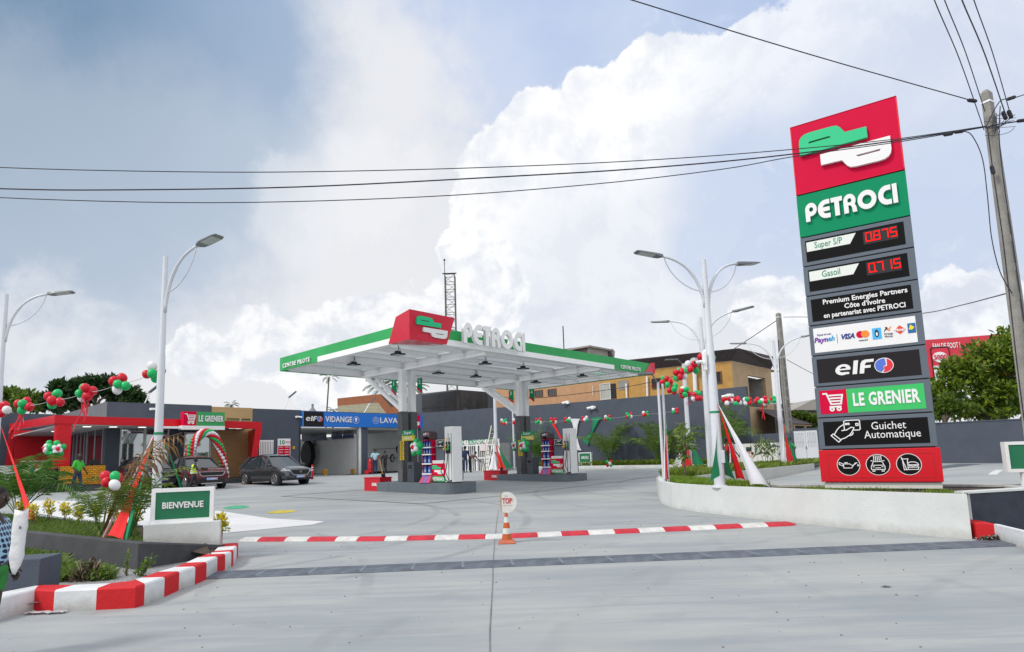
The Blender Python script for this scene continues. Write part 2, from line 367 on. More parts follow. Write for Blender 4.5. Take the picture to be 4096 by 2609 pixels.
# ================================================================ GROUND
def zg(x,y):
 b=min(max(.0155*(y-10.5),0),.5)
 return b+min(max((x-5)*.02,0),.25)*min(max((y-14)/8,0),1)+min(max((-12-x)*.02,0),.15)*min(max((y-18)/8,0),1)
def ground_material():
 m=bpy.data.materials.new('forecourt_concrete');m.use_nodes=True;t=m.node_tree;b=t.nodes['Principled BSDF']
 L=t.links.new
 def nd(ty,**k):
  n=t.nodes.new(ty)
  for a,v in k.items():setattr(n,a,v)
  return n
 tcn=nd('ShaderNodeTexCoord');P=tcn.outputs['Object']
 def mp(sc,rot=0):
  q=nd('ShaderNodeMapping');q.inputs['Scale'].default_value=sc;q.inputs['Rotation'].default_value=(0,0,rot);L(P,q.inputs[0]); return q.outputs[0]
 def no(v,s,d=6,r=.6):
  q=nd('ShaderNodeTexNoise');q.inputs['Scale'].default_value=s;q.inputs['Detail'].default_value=d;q.inputs['Roughness'].default_value=r;L(v,q.inputs['Vector']); return q.outputs['Fac']
 def ma(op,a,b_=None,cl=False):
  q=nd('ShaderNodeMath',operation=op);q.use_clamp=cl
  for i,v in enumerate((a,b_)):
   if v is None:continue
   if isinstance(v,(int,float)):q.inputs[i].default_value=v
   else:L(v,q.inputs[i])
  return q.outputs[0]
 def mr(v,a,b_,c_=0,d=1):
  q=nd('ShaderNodeMapRange',interpolation_type='SMOOTHSTEP');L(v,q.inputs[0])
  for i,x in enumerate((a,b_,c_,d)):q.inputs[i+1].default_value=x
  return q.outputs[0]
 def mx(f,a,c_,bt='MIX'):
  q=nd('ShaderNodeMix',data_type='RGBA',blend_type=bt)
  for i,v in ((0,f),(6,a),(7,c_)):
   if isinstance(v,tuple):q.inputs[i].default_value=v+(1,)
   elif isinstance(v,(int,float)):q.inputs[i].default_value=v
   else:L(v,q.inputs[i])
  return q.outputs[2]
 n1=no(mp((.5,1.6,1),.25),.55,8,.62);n2=no(mp((1,1,1)),7,8,.65);n3=no(mp((.25,3.2,1),-.35),1.6,8,.65);n4=no(mp((1,1,1)),.28,4,.5)
 col=mx(mr(n1,.34,.66),(0.290,0.316,0.334),(0.386,0.402,0.400))
 col=mx(ma('MULTIPLY',mr(n3,.42,.66),.62),col,(0.260,0.294,0.326))
 col=mx(ma('MULTIPLY',mr(n2,.52,.72),.35),col,(0.311,0.320,0.312))
 n6=no(mp((.7,1.3,1),.5),2.3,9,.7);col=mx(ma('MULTIPLY',mr(n6,.56,.70),.42),col,(0.269,0.281,0.282))
 col=mx(ma('MULTIPLY',mr(n4,.45,.65),.45),col,(0.395,0.402,0.392))
 n5=no(mp((1.2,26,1),.12),2.2,5,.7)
 col=mx(ma('MULTIPLY',mr(n5,.52,.70),.16),col,(0.277,0.294,0.308))
 v=nd('ShaderNodeTexVoronoi');v.inputs['Scale'].default_value=1.3;L(P,v.inputs['Vector'])
 sp_=ma('MULTIPLY',mr(v.outputs['Distance'],.035,.0),.45);
 col=mx(sp_,col,(0.185,0.182,0.167))
 sx=nd('ShaderNodeSeparateXYZ');L(P,sx.inputs[0])
 brk=mr(no(mp((.6,.6,1)),1.1,5,.6),.40,.62)
 tread=nd('ShaderNodeTexWave',wave_type='BANDS');tread.inputs['Scale'].default_value=9;tread.inputs['Distortion'].default_value=2;L(P,tread.inputs['Vector'])
 for (cx,cy,r,w_,k) in ((-8.5,15,7.2,.11,.5),(-8.5,15,8.9,.11,.45),(-8.0,16.5,6.0,.10,.4),(9.0,3.0,9.0,.12,.22),(9,3,10.7,.12,.22),(14,-3,12.0,.10,.18),(14,-3,13.7,.10,.18),
       (-3,30,17.2,.12,.4),(-3,30,18.8,.12,.35),(12,24,7.8,.12,.55),(12,24,9.4,.12,.5),(11.5,22,10.6,.1,.4),(-14,6,12.3,.1,.35),(20,8,15,.10,.16),(20,8,16.7,.10,.14),(-1,9,3.1,.1,.22),(3,60,37,.12,.5),(3,60,38.6,.12,.5),(3,60,35.8,.12,.4)):
  dx=ma('SUBTRACT',sx.outputs[0],cx);dy=ma('SUBTRACT',sx.outputs[1],cy)
  d=ma('SQRT',ma('ADD',ma('MULTIPLY',dx,dx),ma('MULTIPLY',dy,dy)))
  e=mr(ma('ABSOLUTE',ma('SUBTRACT',d,r)),w_*1.25,w_*.5)
  e=ma('MULTIPLY',ma('MULTIPLY',e,brk),min(1,k*1.05))
  col=mx(e,col,(.20,.215,.23))
 L(col,b.inputs['Base Color'])
 b.inputs['Roughness'].default_value=.8;b.inputs['Specular IOR Level'].default_value=.3
 bp=nd('ShaderNodeBump');bp.inputs['Strength'].default_value=.25;bp.inputs['Distance'].default_value=.01;L(n2,bp.inputs['Height']);L(bp.outputs[0],b.inputs['Normal'])
 return m
GM=ground_material()
xs=sorted(set([-600,-300,-150,-90]+list(range(-60,61,1))+[90,150,300,600]));ys=sorted(set([-60,-30,-10]+list(np.arange(0,60,.75))+[60,80,120,200,400,900]))
b=MB();nx=len(xs);b.v=[(float(x),float(y),zg(x,y)) for y in ys for x in xs]
b.f=[(j*nx+i,j*nx+i+1,(j+1)*nx+i+1,(j+1)*nx+i) for j in range(len(ys)-1) for i in range(nx-1)];b.mi=[0]*len(b.f)
struct(b.build('forecourt_ground',GM,smooth=True))
def drape(poly,dz,n=1):
 """flat marking following the ground: triangulated strip/polygon points given as XY"""
 return [(x,y,zg(x,y)+dz) for x,y in poly]
def strip(name,pts,w_,m,dz=.006,kind='structure'):
 bb=MB()
 P=[]
 for i in range(len(pts)-1):
  a=np.array(pts[i][:2]);c_=np.array(pts[i+1][:2]);k=max(1,int(np.linalg.norm(c_-a)/.6))
  P+=[a+(c_-a)*j/k for j in range(k)]
 P.append(np.array(pts[-1][:2]))
 for i,p in enumerate(P):
  d=P[min(i+1,len(P)-1)]-P[max(i-1,0)];d/=np.linalg.norm(d);n=np.array([-d[1],d[0]])
  for s_ in (-1,1):
   q=p+n*s_*w_/2;bb.v.append((q[0],q[1],zg(*q)+dz))
 bb.f=[(2*i,2*i+1,2*i+3,2*i+2) for i in range(len(P)-1)];bb.mi=[0]*len(bb.f)
 o=bb.build(name,m)
 if kind:o['kind']=kind
 return o
WLINE=mat('worn_white_line',(.60,.61,.61),.8,var=.12,vscale=5)
DLINE=mat('dark_channel',(.10,.12,.15),.6,var=.4,vscale=9)
def poly_marking(name,pix,m,dz=.006):
 pts=[gnd(*p) for p in pix];c_=sum(pts)/len(pts)
 bb=MB();K=6
 for i in range(len(pts)):
  a,d=pts[i],pts[(i+1)%len(pts)]
  for k in range(K):
   f0_,f1_=k/K,(k+1)/K
   q=[c_+(a-c_)*f0_,c_+(a-c_)*f1_,c_+(d-c_)*f1_,c_+(d-c_)*f0_]
   if k==0:q=q[1:]+[q[0]];q=[q[0],q[1],q[3]]
   bb.quad(*[(p[0],p[1],zg(p[0],p[1])+dz) for p in q])
 return struct(bb.build(name,m))
poly_marking('white_painted_zone',[(300,2005),(420,2040),(620,2030),(880,2045),(1080,2075),(1300,2087),(1250,2100),(900,2133),(620,2120),(300,2080),(60,2040),(60,2000)],mat('white_floor_paint',(.66,.665,.68),.7,var=.06,vscale=1.2,dirt=.15))
def oval(px,py,rx,ry,n=22): return [(px+rx*math.cos(2*PI*k/n),py-rx*math.cos(2*PI*k/n)*.06+ry*math.sin(2*PI*k/n)) for k in range(n)]
poly_marking('green_manhole_paint',oval(945,2030,52,7),mat('green_floor_paint',(.06,.36,.20),.7,var=.25,vscale=6))
poly_marking('yellow_manhole_paint',oval(1127,2048,58,6),mat('yellow_floor_paint',(.52,.42,.04),.7,var=.25,vscale=6))
for nm,P in (('forecourt_drain_line',[(1125,1986),(1680,2016),(2000,1985),(2560,1915),(2760,1893)]),('forecourt_drain_line_rear',[(1125,1986),(1300,1972),(1500,1955)])):
 strip(nm,[gnd(*p) for p in P],.10,DLINE)
for P in ([(1560,2004),(1800,1985),(2100,1962)],[(1910,1962),(2300,1935)],[(1300,2000),(1560,2004)],[(1500,1925),(1200,1945)],[(2350,1925),(2560,1908)]):
 strip('slab_joint',[gnd(*p) for p in P],.05,WLINE)
ck=[gnd(x,y) for x,y in ((1995,2040),(1988,2090),(1978,2170),(1974,2255),(1971,2330),(1966,2430),(1963,2520),(1960,2640))]
ck=[p+np.array([random.uniform(-.008,.008),0,0]) for p in ck]
strip('slab_crack',ck,.012,mat('crack',(.17,.17,.17),.9,var=.3,vscale=3),dz=.005)
for P,ww in (([(3655,1885),(3880,1857)],.9),([(3970,1900),(4000,1880)],.25),([(3300,1900),(3600,1898)],.06)):
 strip('bay_marking',[gnd(*p) for p in P],ww,DLINE if ww==.9 else WLINE)
strip('red_threshold_line',[gnd(380,1958),gnd(470,1962)],.12,KRED);strip('red_threshold_line',[gnd(870,1942),gnd(1050,1937)],.10,KRED)
# ================================================================ SPEED BUMP
t=thing('speed_bump','low rounded speed bump across the entrance painted in red and white blocks','speed bump',gnd(2000,2150))
bp_pts=[gnd(960,2162),gnd(1500,2160),gnd(2000,2150),gnd(2600,2125),gnd(3180,2098)]
def along(pts,s):
 L=[np.linalg.norm(pts[i+1]-pts[i]) for i in range(len(pts)-1)];s*=sum(L)
 for i,l in enumerate(L):
  if s<=l or i==len(L)-1: return pts[i]+(pts[i+1]-pts[i])*s/l,(pts[i+1]-pts[i])/l
  s-=l
NB=21
edgesx=[0.]+[(x-960)/(3180-960) for x in (1048,1155,1245,1355,1440,1547,1635,1745,1838,1945,2043,2148,2242,2350,2452,2550,2648,2750,2850,2955,3055)]+[1.]
def scr(sx):  # parameter along image x -> arc length parameter
 X=960+sx*2220;lo,hi=0.,1.
 for _ in range(30):
  m_=(lo+hi)/2;p,_d=along(bp_pts,m_);v=p-C0;px=CX+F*(v@CR)/(v@f0)
  if px<X:lo=m_
  else:hi=m_
 return lo
for i in range(len(edgesx)-1):
 bb=MB();s0,s1=scr(edgesx[i]),scr(edgesx[i+1]);n=4;prof=[(-.19,0),(-.16,.025),(-.09,.055),(0,.065),(.09,.055),(.16,.025),(.19,0)]
 for k in range(n+1):
  p,d=along(bp_pts,s0+(s1-s0)*k/n);nn=np.array([-d[1],d[0],0])
  if i==0 and k==0:sc_k=.2
  elif i==len(edgesx)-2 and k==n:sc_k=.3
  else:sc_k=1
  for a,h in prof:q=p+nn*a*sc_k;bb.v.append((q[0],q[1],zg(q[0],q[1])+h*sc_k+.002))
 m_=len(prof)
 bb.f=[(k*m_+j,k*m_+j+1,(k+1)*m_+j+1,(k+1)*m_+j) for k in range(n) for j in range(m_-1)];bb.mi=[0]*len(bb.f)
 o=bb.build('painted_block',mat('bump_red',(.50,.02,.04),.7,var=.25,vscale=6,dirt=.6,bump=.4) if i%2 else mat('bump_white',(.62,.62,.61),.75,var=.15,vscale=7,dirt=.5,bump=.4),t,world=True,smooth=True)
# ================================================================ DRAIN GRATES
gl_=[gnd(840,2305),gnd(2000,2284),gnd(3000,2228),gnd(3960,2178)]
gA,gB=gl_[0],gl_[-1];gdir=(gB-gA)/np.linalg.norm(gB-gA);gang=math.atan2(gdir[1],gdir[0]);glen=np.linalg.norm(gB-gA)+.6
NG=17;gw=glen/NG
struct(MB().add([tuple(gA+gdir*s_+np.array([-gdir[1],gdir[0],0])*q+np.array([0,0,.003])) for s_,q in ((-.3,-.25),(glen,-.25),(glen,.25),(-.3,.25))],[(0,1,2,3)]).build('drain_trench',mat('trench',(.02,.022,.025),.9,var=0)))
proto=None
GRM=mat('grate_steel',(.20,.23,.28),.45,metal=.2,var=.3,vscale=5)
def grate():
 t=thing('drain_grate','','drain grate',(0,0,0),0,'steel drain grates across the driveway')
 bb=MB()
 for k in range(9):y=-.21+k*.0525;bb.box(.012,y-.0085,.004,gw-.012,y+.0085,.030)
 bb.build('bars',GRM,t)
 e=MB();e.box(.0,-.245,.003,.022,.245,.026);e.box(gw-.022,-.245,.003,gw-.001,.245,.026);e.box(.022,.235,.003,gw-.022,.248,.025);e.box(.022,-.248,.003,gw-.022,-.235,.025);e.build('frame',GRM,t)
 return t
g0=grate()
def dup(root,loc=None,rz=None,label=None):
 r=root.copy();COL.objects.link(r)
 if loc is not None:r.location=tuple(map(float,loc))
 if rz is not None:r.rotation_euler=(0,0,rz)
 if label:r['label']=label
 for ch in list(root.children):
  c_=ch.copy();COL.objects.link(c_);c_.parent=r
  for g in ch.children:
   d=g.copy();COL.objects.link(d);d.parent=c_
 return r
ordn=['first','second','third','fourth','fifth','sixth','seventh','eighth','ninth','tenth','eleventh','twelfth','thirteenth','fourteenth','fifteenth','sixteenth','seventeenth']
for i in range(NG):
 p=gA+gdir*gw*i
 lab=f'steel drain grate, {ordn[i]} of the row counted from the kerb end at left' if i<NG-1 else 'last steel drain grate at the right, beside the white planter wall and litter'
 if i==0:g0.location=tuple(p);g0.rotation_euler=(0,0,gang);g0['label']=lab
 else:dup(g0,p,gang,lab)
# ================================================================ KERB LEFT
bot=[(30,2472),(134,2444),(213,2449),(383,2441),(539,2433),(576,2421),(656,2389),(715,2362),(779,2340),(825,2318),(868,2293),(900,2280),(924,2270),(933,2261),(946,2243),(952,2228)]
base_pts=[atZ(x,y,0) for x,y in bot]
base_pts=[base_pts[0]+(base_pts[0]-base_pts[1])*3.]+base_pts
KH=.24
def offs(pts,d):
 out=[]
 for i,p in enumerate(pts):
  a=pts[max(i-1,0)];c_=pts[min(i+1,len(pts)-1)];v=(c_-a)[:2];v=v/np.linalg.norm(v);n=np.array([-v[1],v[0],0]);out.append(p+n*d)
 return out
inner=offs(base_pts,.30);inner[5]=inner[5]*.3+base_pts[5]*.0+(inner[4]+inner[7])*.35;inner[6]=(inner[5]+inner[7])/2
cols=[0,0,1,0,1,1,0,1,0,1,0,1,0,1,0,1]   # 0 white 1 red, block i between point i and i+1
t=thing('painted_kerb','raised concrete kerb in red and white blocks curving round the left planting bed','kerb',base_pts[5])
i=0
while i<len(base_pts)-1:
 j=i+1
 while j<len(base_pts)-1 and cols[j]==cols[i]:j+=1
 bb=MB();n=j-i
 for k in range(i,j+1):
  a,c_=base_pts[k],inner[k];ch=.02;u=(c_-a)/np.linalg.norm(c_-a)
  for q,h in ((a,-.05),(a,KH-ch),(a+u*ch,KH),(c_-u*ch,KH),(c_,KH-ch),(c_,-.05)):bb.v.append((q[0],q[1],h))
 for k in range(n):
  for m_ in range(5):bb.f.append((k*6+m_,k*6+m_+1,(k+1)*6+m_+1,(k+1)*6+m_))
 bb.f.append(tuple(range(6)));bb.f.append(tuple(n*6+q for q in range(6))[::-1]);bb.mi=[0]*len(bb.f)
 bb.build('kerb_block',KRED if cols[i] else KWHITE,t,world=True)
 i=j
# ================================================================ LEFT PLANTING BED
WB=[atZ(-500,2085,.47),atZ(96,2130,.47),atZ(554,2176,.47),atZ(900,2180,.26)]
t=thing('planter_wall','low dark grey retaining wall of the left bed, stained near the striped kerb','wall',WB[2])
bb=MB();ww=offs(WB,.2);tops=[.47,.47,.47,.26]
for k in range(4):
 for q,h in ((WB[k],-.1),(WB[k],tops[k]),(ww[k],tops[k]),(ww[k],-.1)):bb.v.append((q[0],q[1],h))
for k in range(3):
 for m_ in range(3):bb.f.append((k*4+m_,k*4+m_+1,(k+1)*4+m_+1,(k+1)*4+m_))
bb.f+=[(12,13,14,15)];bb.mi=[0]*len(bb.f)
bb.build('wall_face',mat('weathered_dark_render',(.060,.064,.072),.9,var=.25,vscale=3,bump=.4,bscale=40,dirt=.35),t,world=True)
SOIL=mat('soil',(.055,.038,.028),.95,var=.4,vscale=9,bump=.8,bscale=20)
LB=[ww[0],ww[1],ww[2],ww[3]+np.array([-.1,.1,0]),atZ(850,2172,.42),atZ(800,2120,.42),atZ(560,2105,.42),atZ(340,2092,.42),atZ(100,2063,.42),atZ(-700,2010,.42)]
bb=MB();bb.add([(p[0],p[1],.40 if i_ not in (3,4) else .23) for i_,p in enumerate(LB)],[tuple(range(len(LB)))]);struct(bb.build('left_bed_soil',SOIL))
t=thing('bed_edging','thin dark edging along the far side of the left planting bed','edging',LB[6]);bb=MB()
for a,c_ in zip(LB[6:-1],LB[7:]):bb.beam((a[0],a[1],.30),(c_[0],c_[1],.30),.12,.26)
bb.build('edging_strip',DGREY,t,world=True)
GRAV=mat('gravel',(.30,.30,.31),.95,var=.5,vscale=45,bump=1,bscale=60)
bb=MB();G_=[inner[1],inner[4],inner[6],inner[9],inner[12]]+[WB[3],WB[2],WB[1],WB[0]]
bb.add([(p[0],p[1],.10) for p in G_],[tuple(range(len(G_)))]);struct(bb.build('gravel_bed',GRAV))
t=thing('concrete_block','dark grey square concrete block standing on the kerb at far left, beside the woman','block',atZ(90,2390,.2))
p1=atZ(150,2350,.22);p0_=atZ(85,2360,.22);bb=MB()
d=np.array([1,.15,0]);d/=np.linalg.norm(d);n=np.array([-.15,1,0]);n/=np.linalg.norm(n)
for q in (p1-d*.9,p1,p1+n*.45,p1+n*.45-d*.9):
 bb.v.append((q[0],q[1],.1))
for q in (p1-d*.9,p1,p1+n*.45,p1+n*.45-d*.9):bb.v.append((q[0]+.02,q[1],.55))
bb.f=[(0,3,2,1),(4,5,6,7),(0,1,5,4),(1,2,6,5),(2,3,7,6),(3,0,4,7)];bb.mi=[0]*6
bb.build('block_body',DGREY,t,world=True,bevel=.01)
# ================================================================ RIGHT PLANTER
rw=[(2640,1985),(2632,2003),(2640,2018),(2673,2033),(2762,2046),(2924,2066),(3180,2092),(3419,2118),(3640,2138),(3792,2152),(3889,2158)]
RW=[atZ(x,y,.05) for x,y in rw]
RW=[gnd(*p) for p in rw]
for _ in range(2):
 RW=[RW[0]]+[RW[i]*.6+RW[i-1]*.2+RW[i+1]*.2 for i in range(1,len(RW)-1)]+[RW[-1]]
WT=.72
t=thing('white_planter_wall','long curved white planter wall in front of the price pylon','planter wall',RW[6])
bb=MB();RI=offs(RW,.16)
for a,c_ in zip(RW,RI):
 for q,h in ((a,-.1),(a,WT),(c_,WT),(c_,.3)):bb.v.append((q[0],q[1],h))
for k in range(len(RW)-1):
 for m_ in range(3):bb.f.append((k*4+m_,k*4+m_+1,(k+1)*4+m_+1,(k+1)*4+m_))
e=RW[-1];e2=e+np.array([.26,.42,0]);e3=e2+np.array([-.12,.1,0])
bb.mi=[0]*len(bb.f)
bb.add([(e[0],e[1],-.1),(e2[0],e2[1],-.1),(e2[0],e2[1],WT),(e[0],e[1],WT),(RI[-1][0],RI[-1][1],WT),(e3[0],e3[1],WT)],[(0,1,2,3),(3,2,5,4)])
bb.build('curved_wall',WWALL,t,world=True)
dw0=e2+np.array([0.0,-.02,0]);dw1=dw0+np.array([5.5,1.35,0])
t=thing('dark_planter_wall','dark navy planter wall with white coping at the right edge above the striped kerb','wall',dw0)
bb=MB();bb.beam((dw0[0],dw0[1]+.1,.34),(dw1[0],dw1[1]+.1,.34),.2,.72);bb.build('wall_face',mat('navy_render',(.028,.036,.055),.85,var=.2,vscale=5,bump=.3),t,world=True)
bb=MB();bb.beam((dw0[0],dw0[1]+.1,.715),(dw1[0],dw1[1]+.1,.715),.22,.035);bb.build('coping',WWALL,t,world=True)
t=thing('painted_kerb','short red and white kerb below the dark wall at the right edge','kerb',dw0)
k0=atZ(3908,2157,0);kd=np.array([.62,-.32,0]);k1=atZ(4009,2164,0);k2=atZ(4110,2193,0);k2=k1+(k2-k1)/np.linalg.norm(k2-k1)*3
for a,c_,m_ in ((k0,k1,KRED),(k1,k2,KWHITE)):
 bb=MB();hh=.26
 bk=np.array([.1,.6,0])
 bb.v=[(q[0],q[1],h) for h in (-.05,hh) for q in (a,c_,c_+bk,a+bk)]
 bb.f=[(0,3,2,1),(4,5,6,7),(0,1,5,4),(1,2,6,5),(2,3,7,6),(3,0,4,7)];bb.mi=[0]*6
 bb.build('kerb_block',m_,t,world=True,bevel=.012)
inn=[atZ(*p,.70) for p in ((2783,1907),(2805,1918),(2880,1934),(3086,1940),(3250,1940),(3700,1938),(4096,1940),(4700,1945))]
sp_=[(p[0],p[1],.66) for p in RI]+[(e3[0],e3[1],.66),(dw1[0],dw1[1]+.1,.66)]+[(p[0],p[1],.66) for p in inn[::-1]]
bb=MB();bb.add(sp_,[tuple(range(len(sp_)))]);struct(bb.build('right_bed_soil',SOIL))
t=thing('inner_kerb','low white kerb between the pylon bed and the inner lane','kerb',inn[3]);bb=MB()
for a,c_ in zip(inn[:-1],inn[1:]):bb.beam((a[0],a[1],.62),(c_[0],c_[1],.62),.14,.17)
bb.build('kerb_strip',WWALL,t,world=True)
nearE=[atZ(*p,.72) for p in ((2783,1907),(2860,1898),(2918,1891),(3032,1879),(3250,1857))]
farE=[atZ(*p,.72) for p in ((2643,1905),(2700,1893),(2800,1880),(2920,1872),(3290,1847))]
bb=MB();bb.v=[(p[0],p[1],.70) for p in nearE+farE];n=len(nearE)
bb.f=[(i_,i_+1,n+i_+1,n+i_) for i_ in range(n-1)];bb.mi=[0]*len(bb.f)
struct(bb.build('strip_soil',SOIL))
t=thing('strip_kerb','white kerb of the hedge strip leading back to the white gate','kerb',nearE[2]);bb=MB()
for a,c_ in zip(nearE[:-1],nearE[1:]):bb.beam((a[0],a[1],.5),(c_[0],c_[1],.5),.16,.5)
for a,c_ in zip(farE[:-1],farE[1:]):bb.beam((a[0],a[1],.5),(c_[0],c_[1],.5),.16,.46)
bb.beam((RW[0][0],RW[0][1],.40),(farE[0][0],farE[0][1],.40),.16,.64)
bb.build('kerb_strip',WWALL,t,world=True)
# ================================================================ LETTER SHAPES
def letter(ch):
 """outline paths of the station's rounded capitals, height 1 -> (paths, advance)"""
 if ch=='P': return [[(0,0),(0,.60)]+arc(.36,.64,.36,180,-90,22)+[(.27,.28),(.27,0)],arc(.37,.64,.13,0,360,16)[:-1]],.74
 if ch=='R': return [[(0,0),(0,.62)]+arc(.36,.64,.36,180,-40,20)+[(.72,.30),(.76,0),(.50,0),(.48,.26),(.38,.40),(.27,.40),(.27,0)],arc(.36,.66,.12,0,360,16)[:-1]],.78
 if ch=='E': return [[(.74,1)]+arc(.5,.5,.5,90,270,24)+[(.74,0),(.74,.24)]+arc(.54,.5,.26,270,208,8)+[(.72,.385),(.72,.60)]+arc(.54,.5,.26,157,90,8)+[(.74,.76)]],.78
 if ch=='C': return [[(.72,1)]+arc(.5,.5,.5,90,270,24)+[(.72,0),(.72,.25)]+arc(.54,.5,.25,270,90,14)+[(.72,.75)]],.76
 if ch=='T': return [[(.0,1),(.0,.76),(.20,.76),(.20,0),(.48,0),(.48,.76),(.68,.76),(.68,1)]],.70
 if ch=='O': return [arc(.54,.5,.54,0,360,32,.5)[:-1],arc(.54,.5,.27,0,360,24,.25)[:-1]],1.12
 if ch=='I': return [[(0,0),(.26,0),(.26,1),(0,1)]],.30
WORD='PETROCI'
def word_paths(w_,h):
 tot=sum(letter(c_)[1] for c_ in WORD);k=w_/tot;out=[];x=0
 for c_ in WORD:
  P,adv=letter(c_);out.append([[(x*k+px*k*.95,py*h) for px,py in p] for p in P]);x+=adv
 return out
def petroci(w_,h,m,par,mtx,ext=.004,each=True):
 ps=word_paths(w_,h)
 off=Matrix.Translation((-w_/2,-h/2,0))
 if each:
  for c_,p in zip(WORD,ps):flat(p,ext,m,par,mtx@off,'letter')
 else:flat([q for p in ps for q in p],ext,m,par,mtx@off,'lettering')
def pp_paths(W,H):
 def c(u,v): return ((u-.5)*W,(.5-v)*H)
 g=[c(.08,.47),c(.08,.30),c(.088,.25),c(.11,.21),c(.145,.187),c(.19,.18),c(.40,.185),c(.45,.195),c(.48,.23),c(.52,.315),c(.715,.322),c(.716,.47)]
 gh=[c(.17,.333),c(.18,.308),c(.37,.308),c(.385,.322),c(.392,.333)]
 wq=[(-x,-y) for x,y in g];wh=[(-x,-y) for x,y in gh]
 dx=-.012*W
 return [g,gh],[[(x+dx,y) for x,y in wq],[(x+dx,y) for x,y in wh]]
def pp(W,H,par,mtx,ext=.006,gm=None,wm=None):
 g,wq=pp_paths(W,H)
 flat(g,ext,gm or LGREEN,par,mtx,'green_emblem');flat(wq,ext,wm or SIGNW,par,mtx,'white_emblem')
# ================================================================ PRICE PYLON
PL=atY(3293,1930,13.0);PR=atZ(3769,1930,PL[2]);px_=(PR-PL)/np.linalg.norm(PR-PL);PW=float(np.linalg.norm(PR-PL))
pn=np.array([px_[1],-px_[0],0])      # outward towards the road
prz=math.atan2(px_[1],px_[0])
def pz(x,y): # height of a photo pixel on the pylon's right edge
 return float(onpl(x,y,PL,pn)[2]-PL[2])
pyl=thing('price_pylon','tall fuel price pylon with red and green top panels above stacked grey sign panels','price sign',PL,prz)
PT=.34
zz=[0,pz(3284,1799),pz(3277,1676) if 0 else None]
def lz(x,y): return pz(x,y)
L_=[(3293,1931),(3284,1800),(3272,1672),(3262,1547),(3246,1422),(3240,1300),(3229,1179),(3218,1062),(3208,944),(3190,773),(3158,498)]
R_=[(3769,1930),(3757,1787),(3742,1650),(3727,1516),(3714,1382),(3700,1251),(3683,1124),(3665,994),(3647,870),(3623,690),(3584,394)]
Zb=[(pz(*a)+pz(*c_))/2 for a,c_ in zip(L_,R_)]
Zb[0]=0
bb=MB();bb.box(.04,.03,.02,PW-.04,PT-.03,Zb[-1]-.03);bb.build('core',MATTE,pyl)
def pface(z0,z1,y=0.): return face(((PW/2),-y,(z0+z1)/2),(1,0,0),(0,0,1))
def panel(z0,z1,m,name,gap=.012,dy=0.):
 bb=MB();bb.box(0-dy,0-dy,z0+gap,PW+dy,PT+dy,z1-gap); return bb.build(name,m,pyl,bevel=.008)
names=['red_icon_panel','cash_machine_panel','shop_panel','oil_brand_panel','payment_panel','partner_panel','price_panel','price_panel','name_panel','logo_panel']
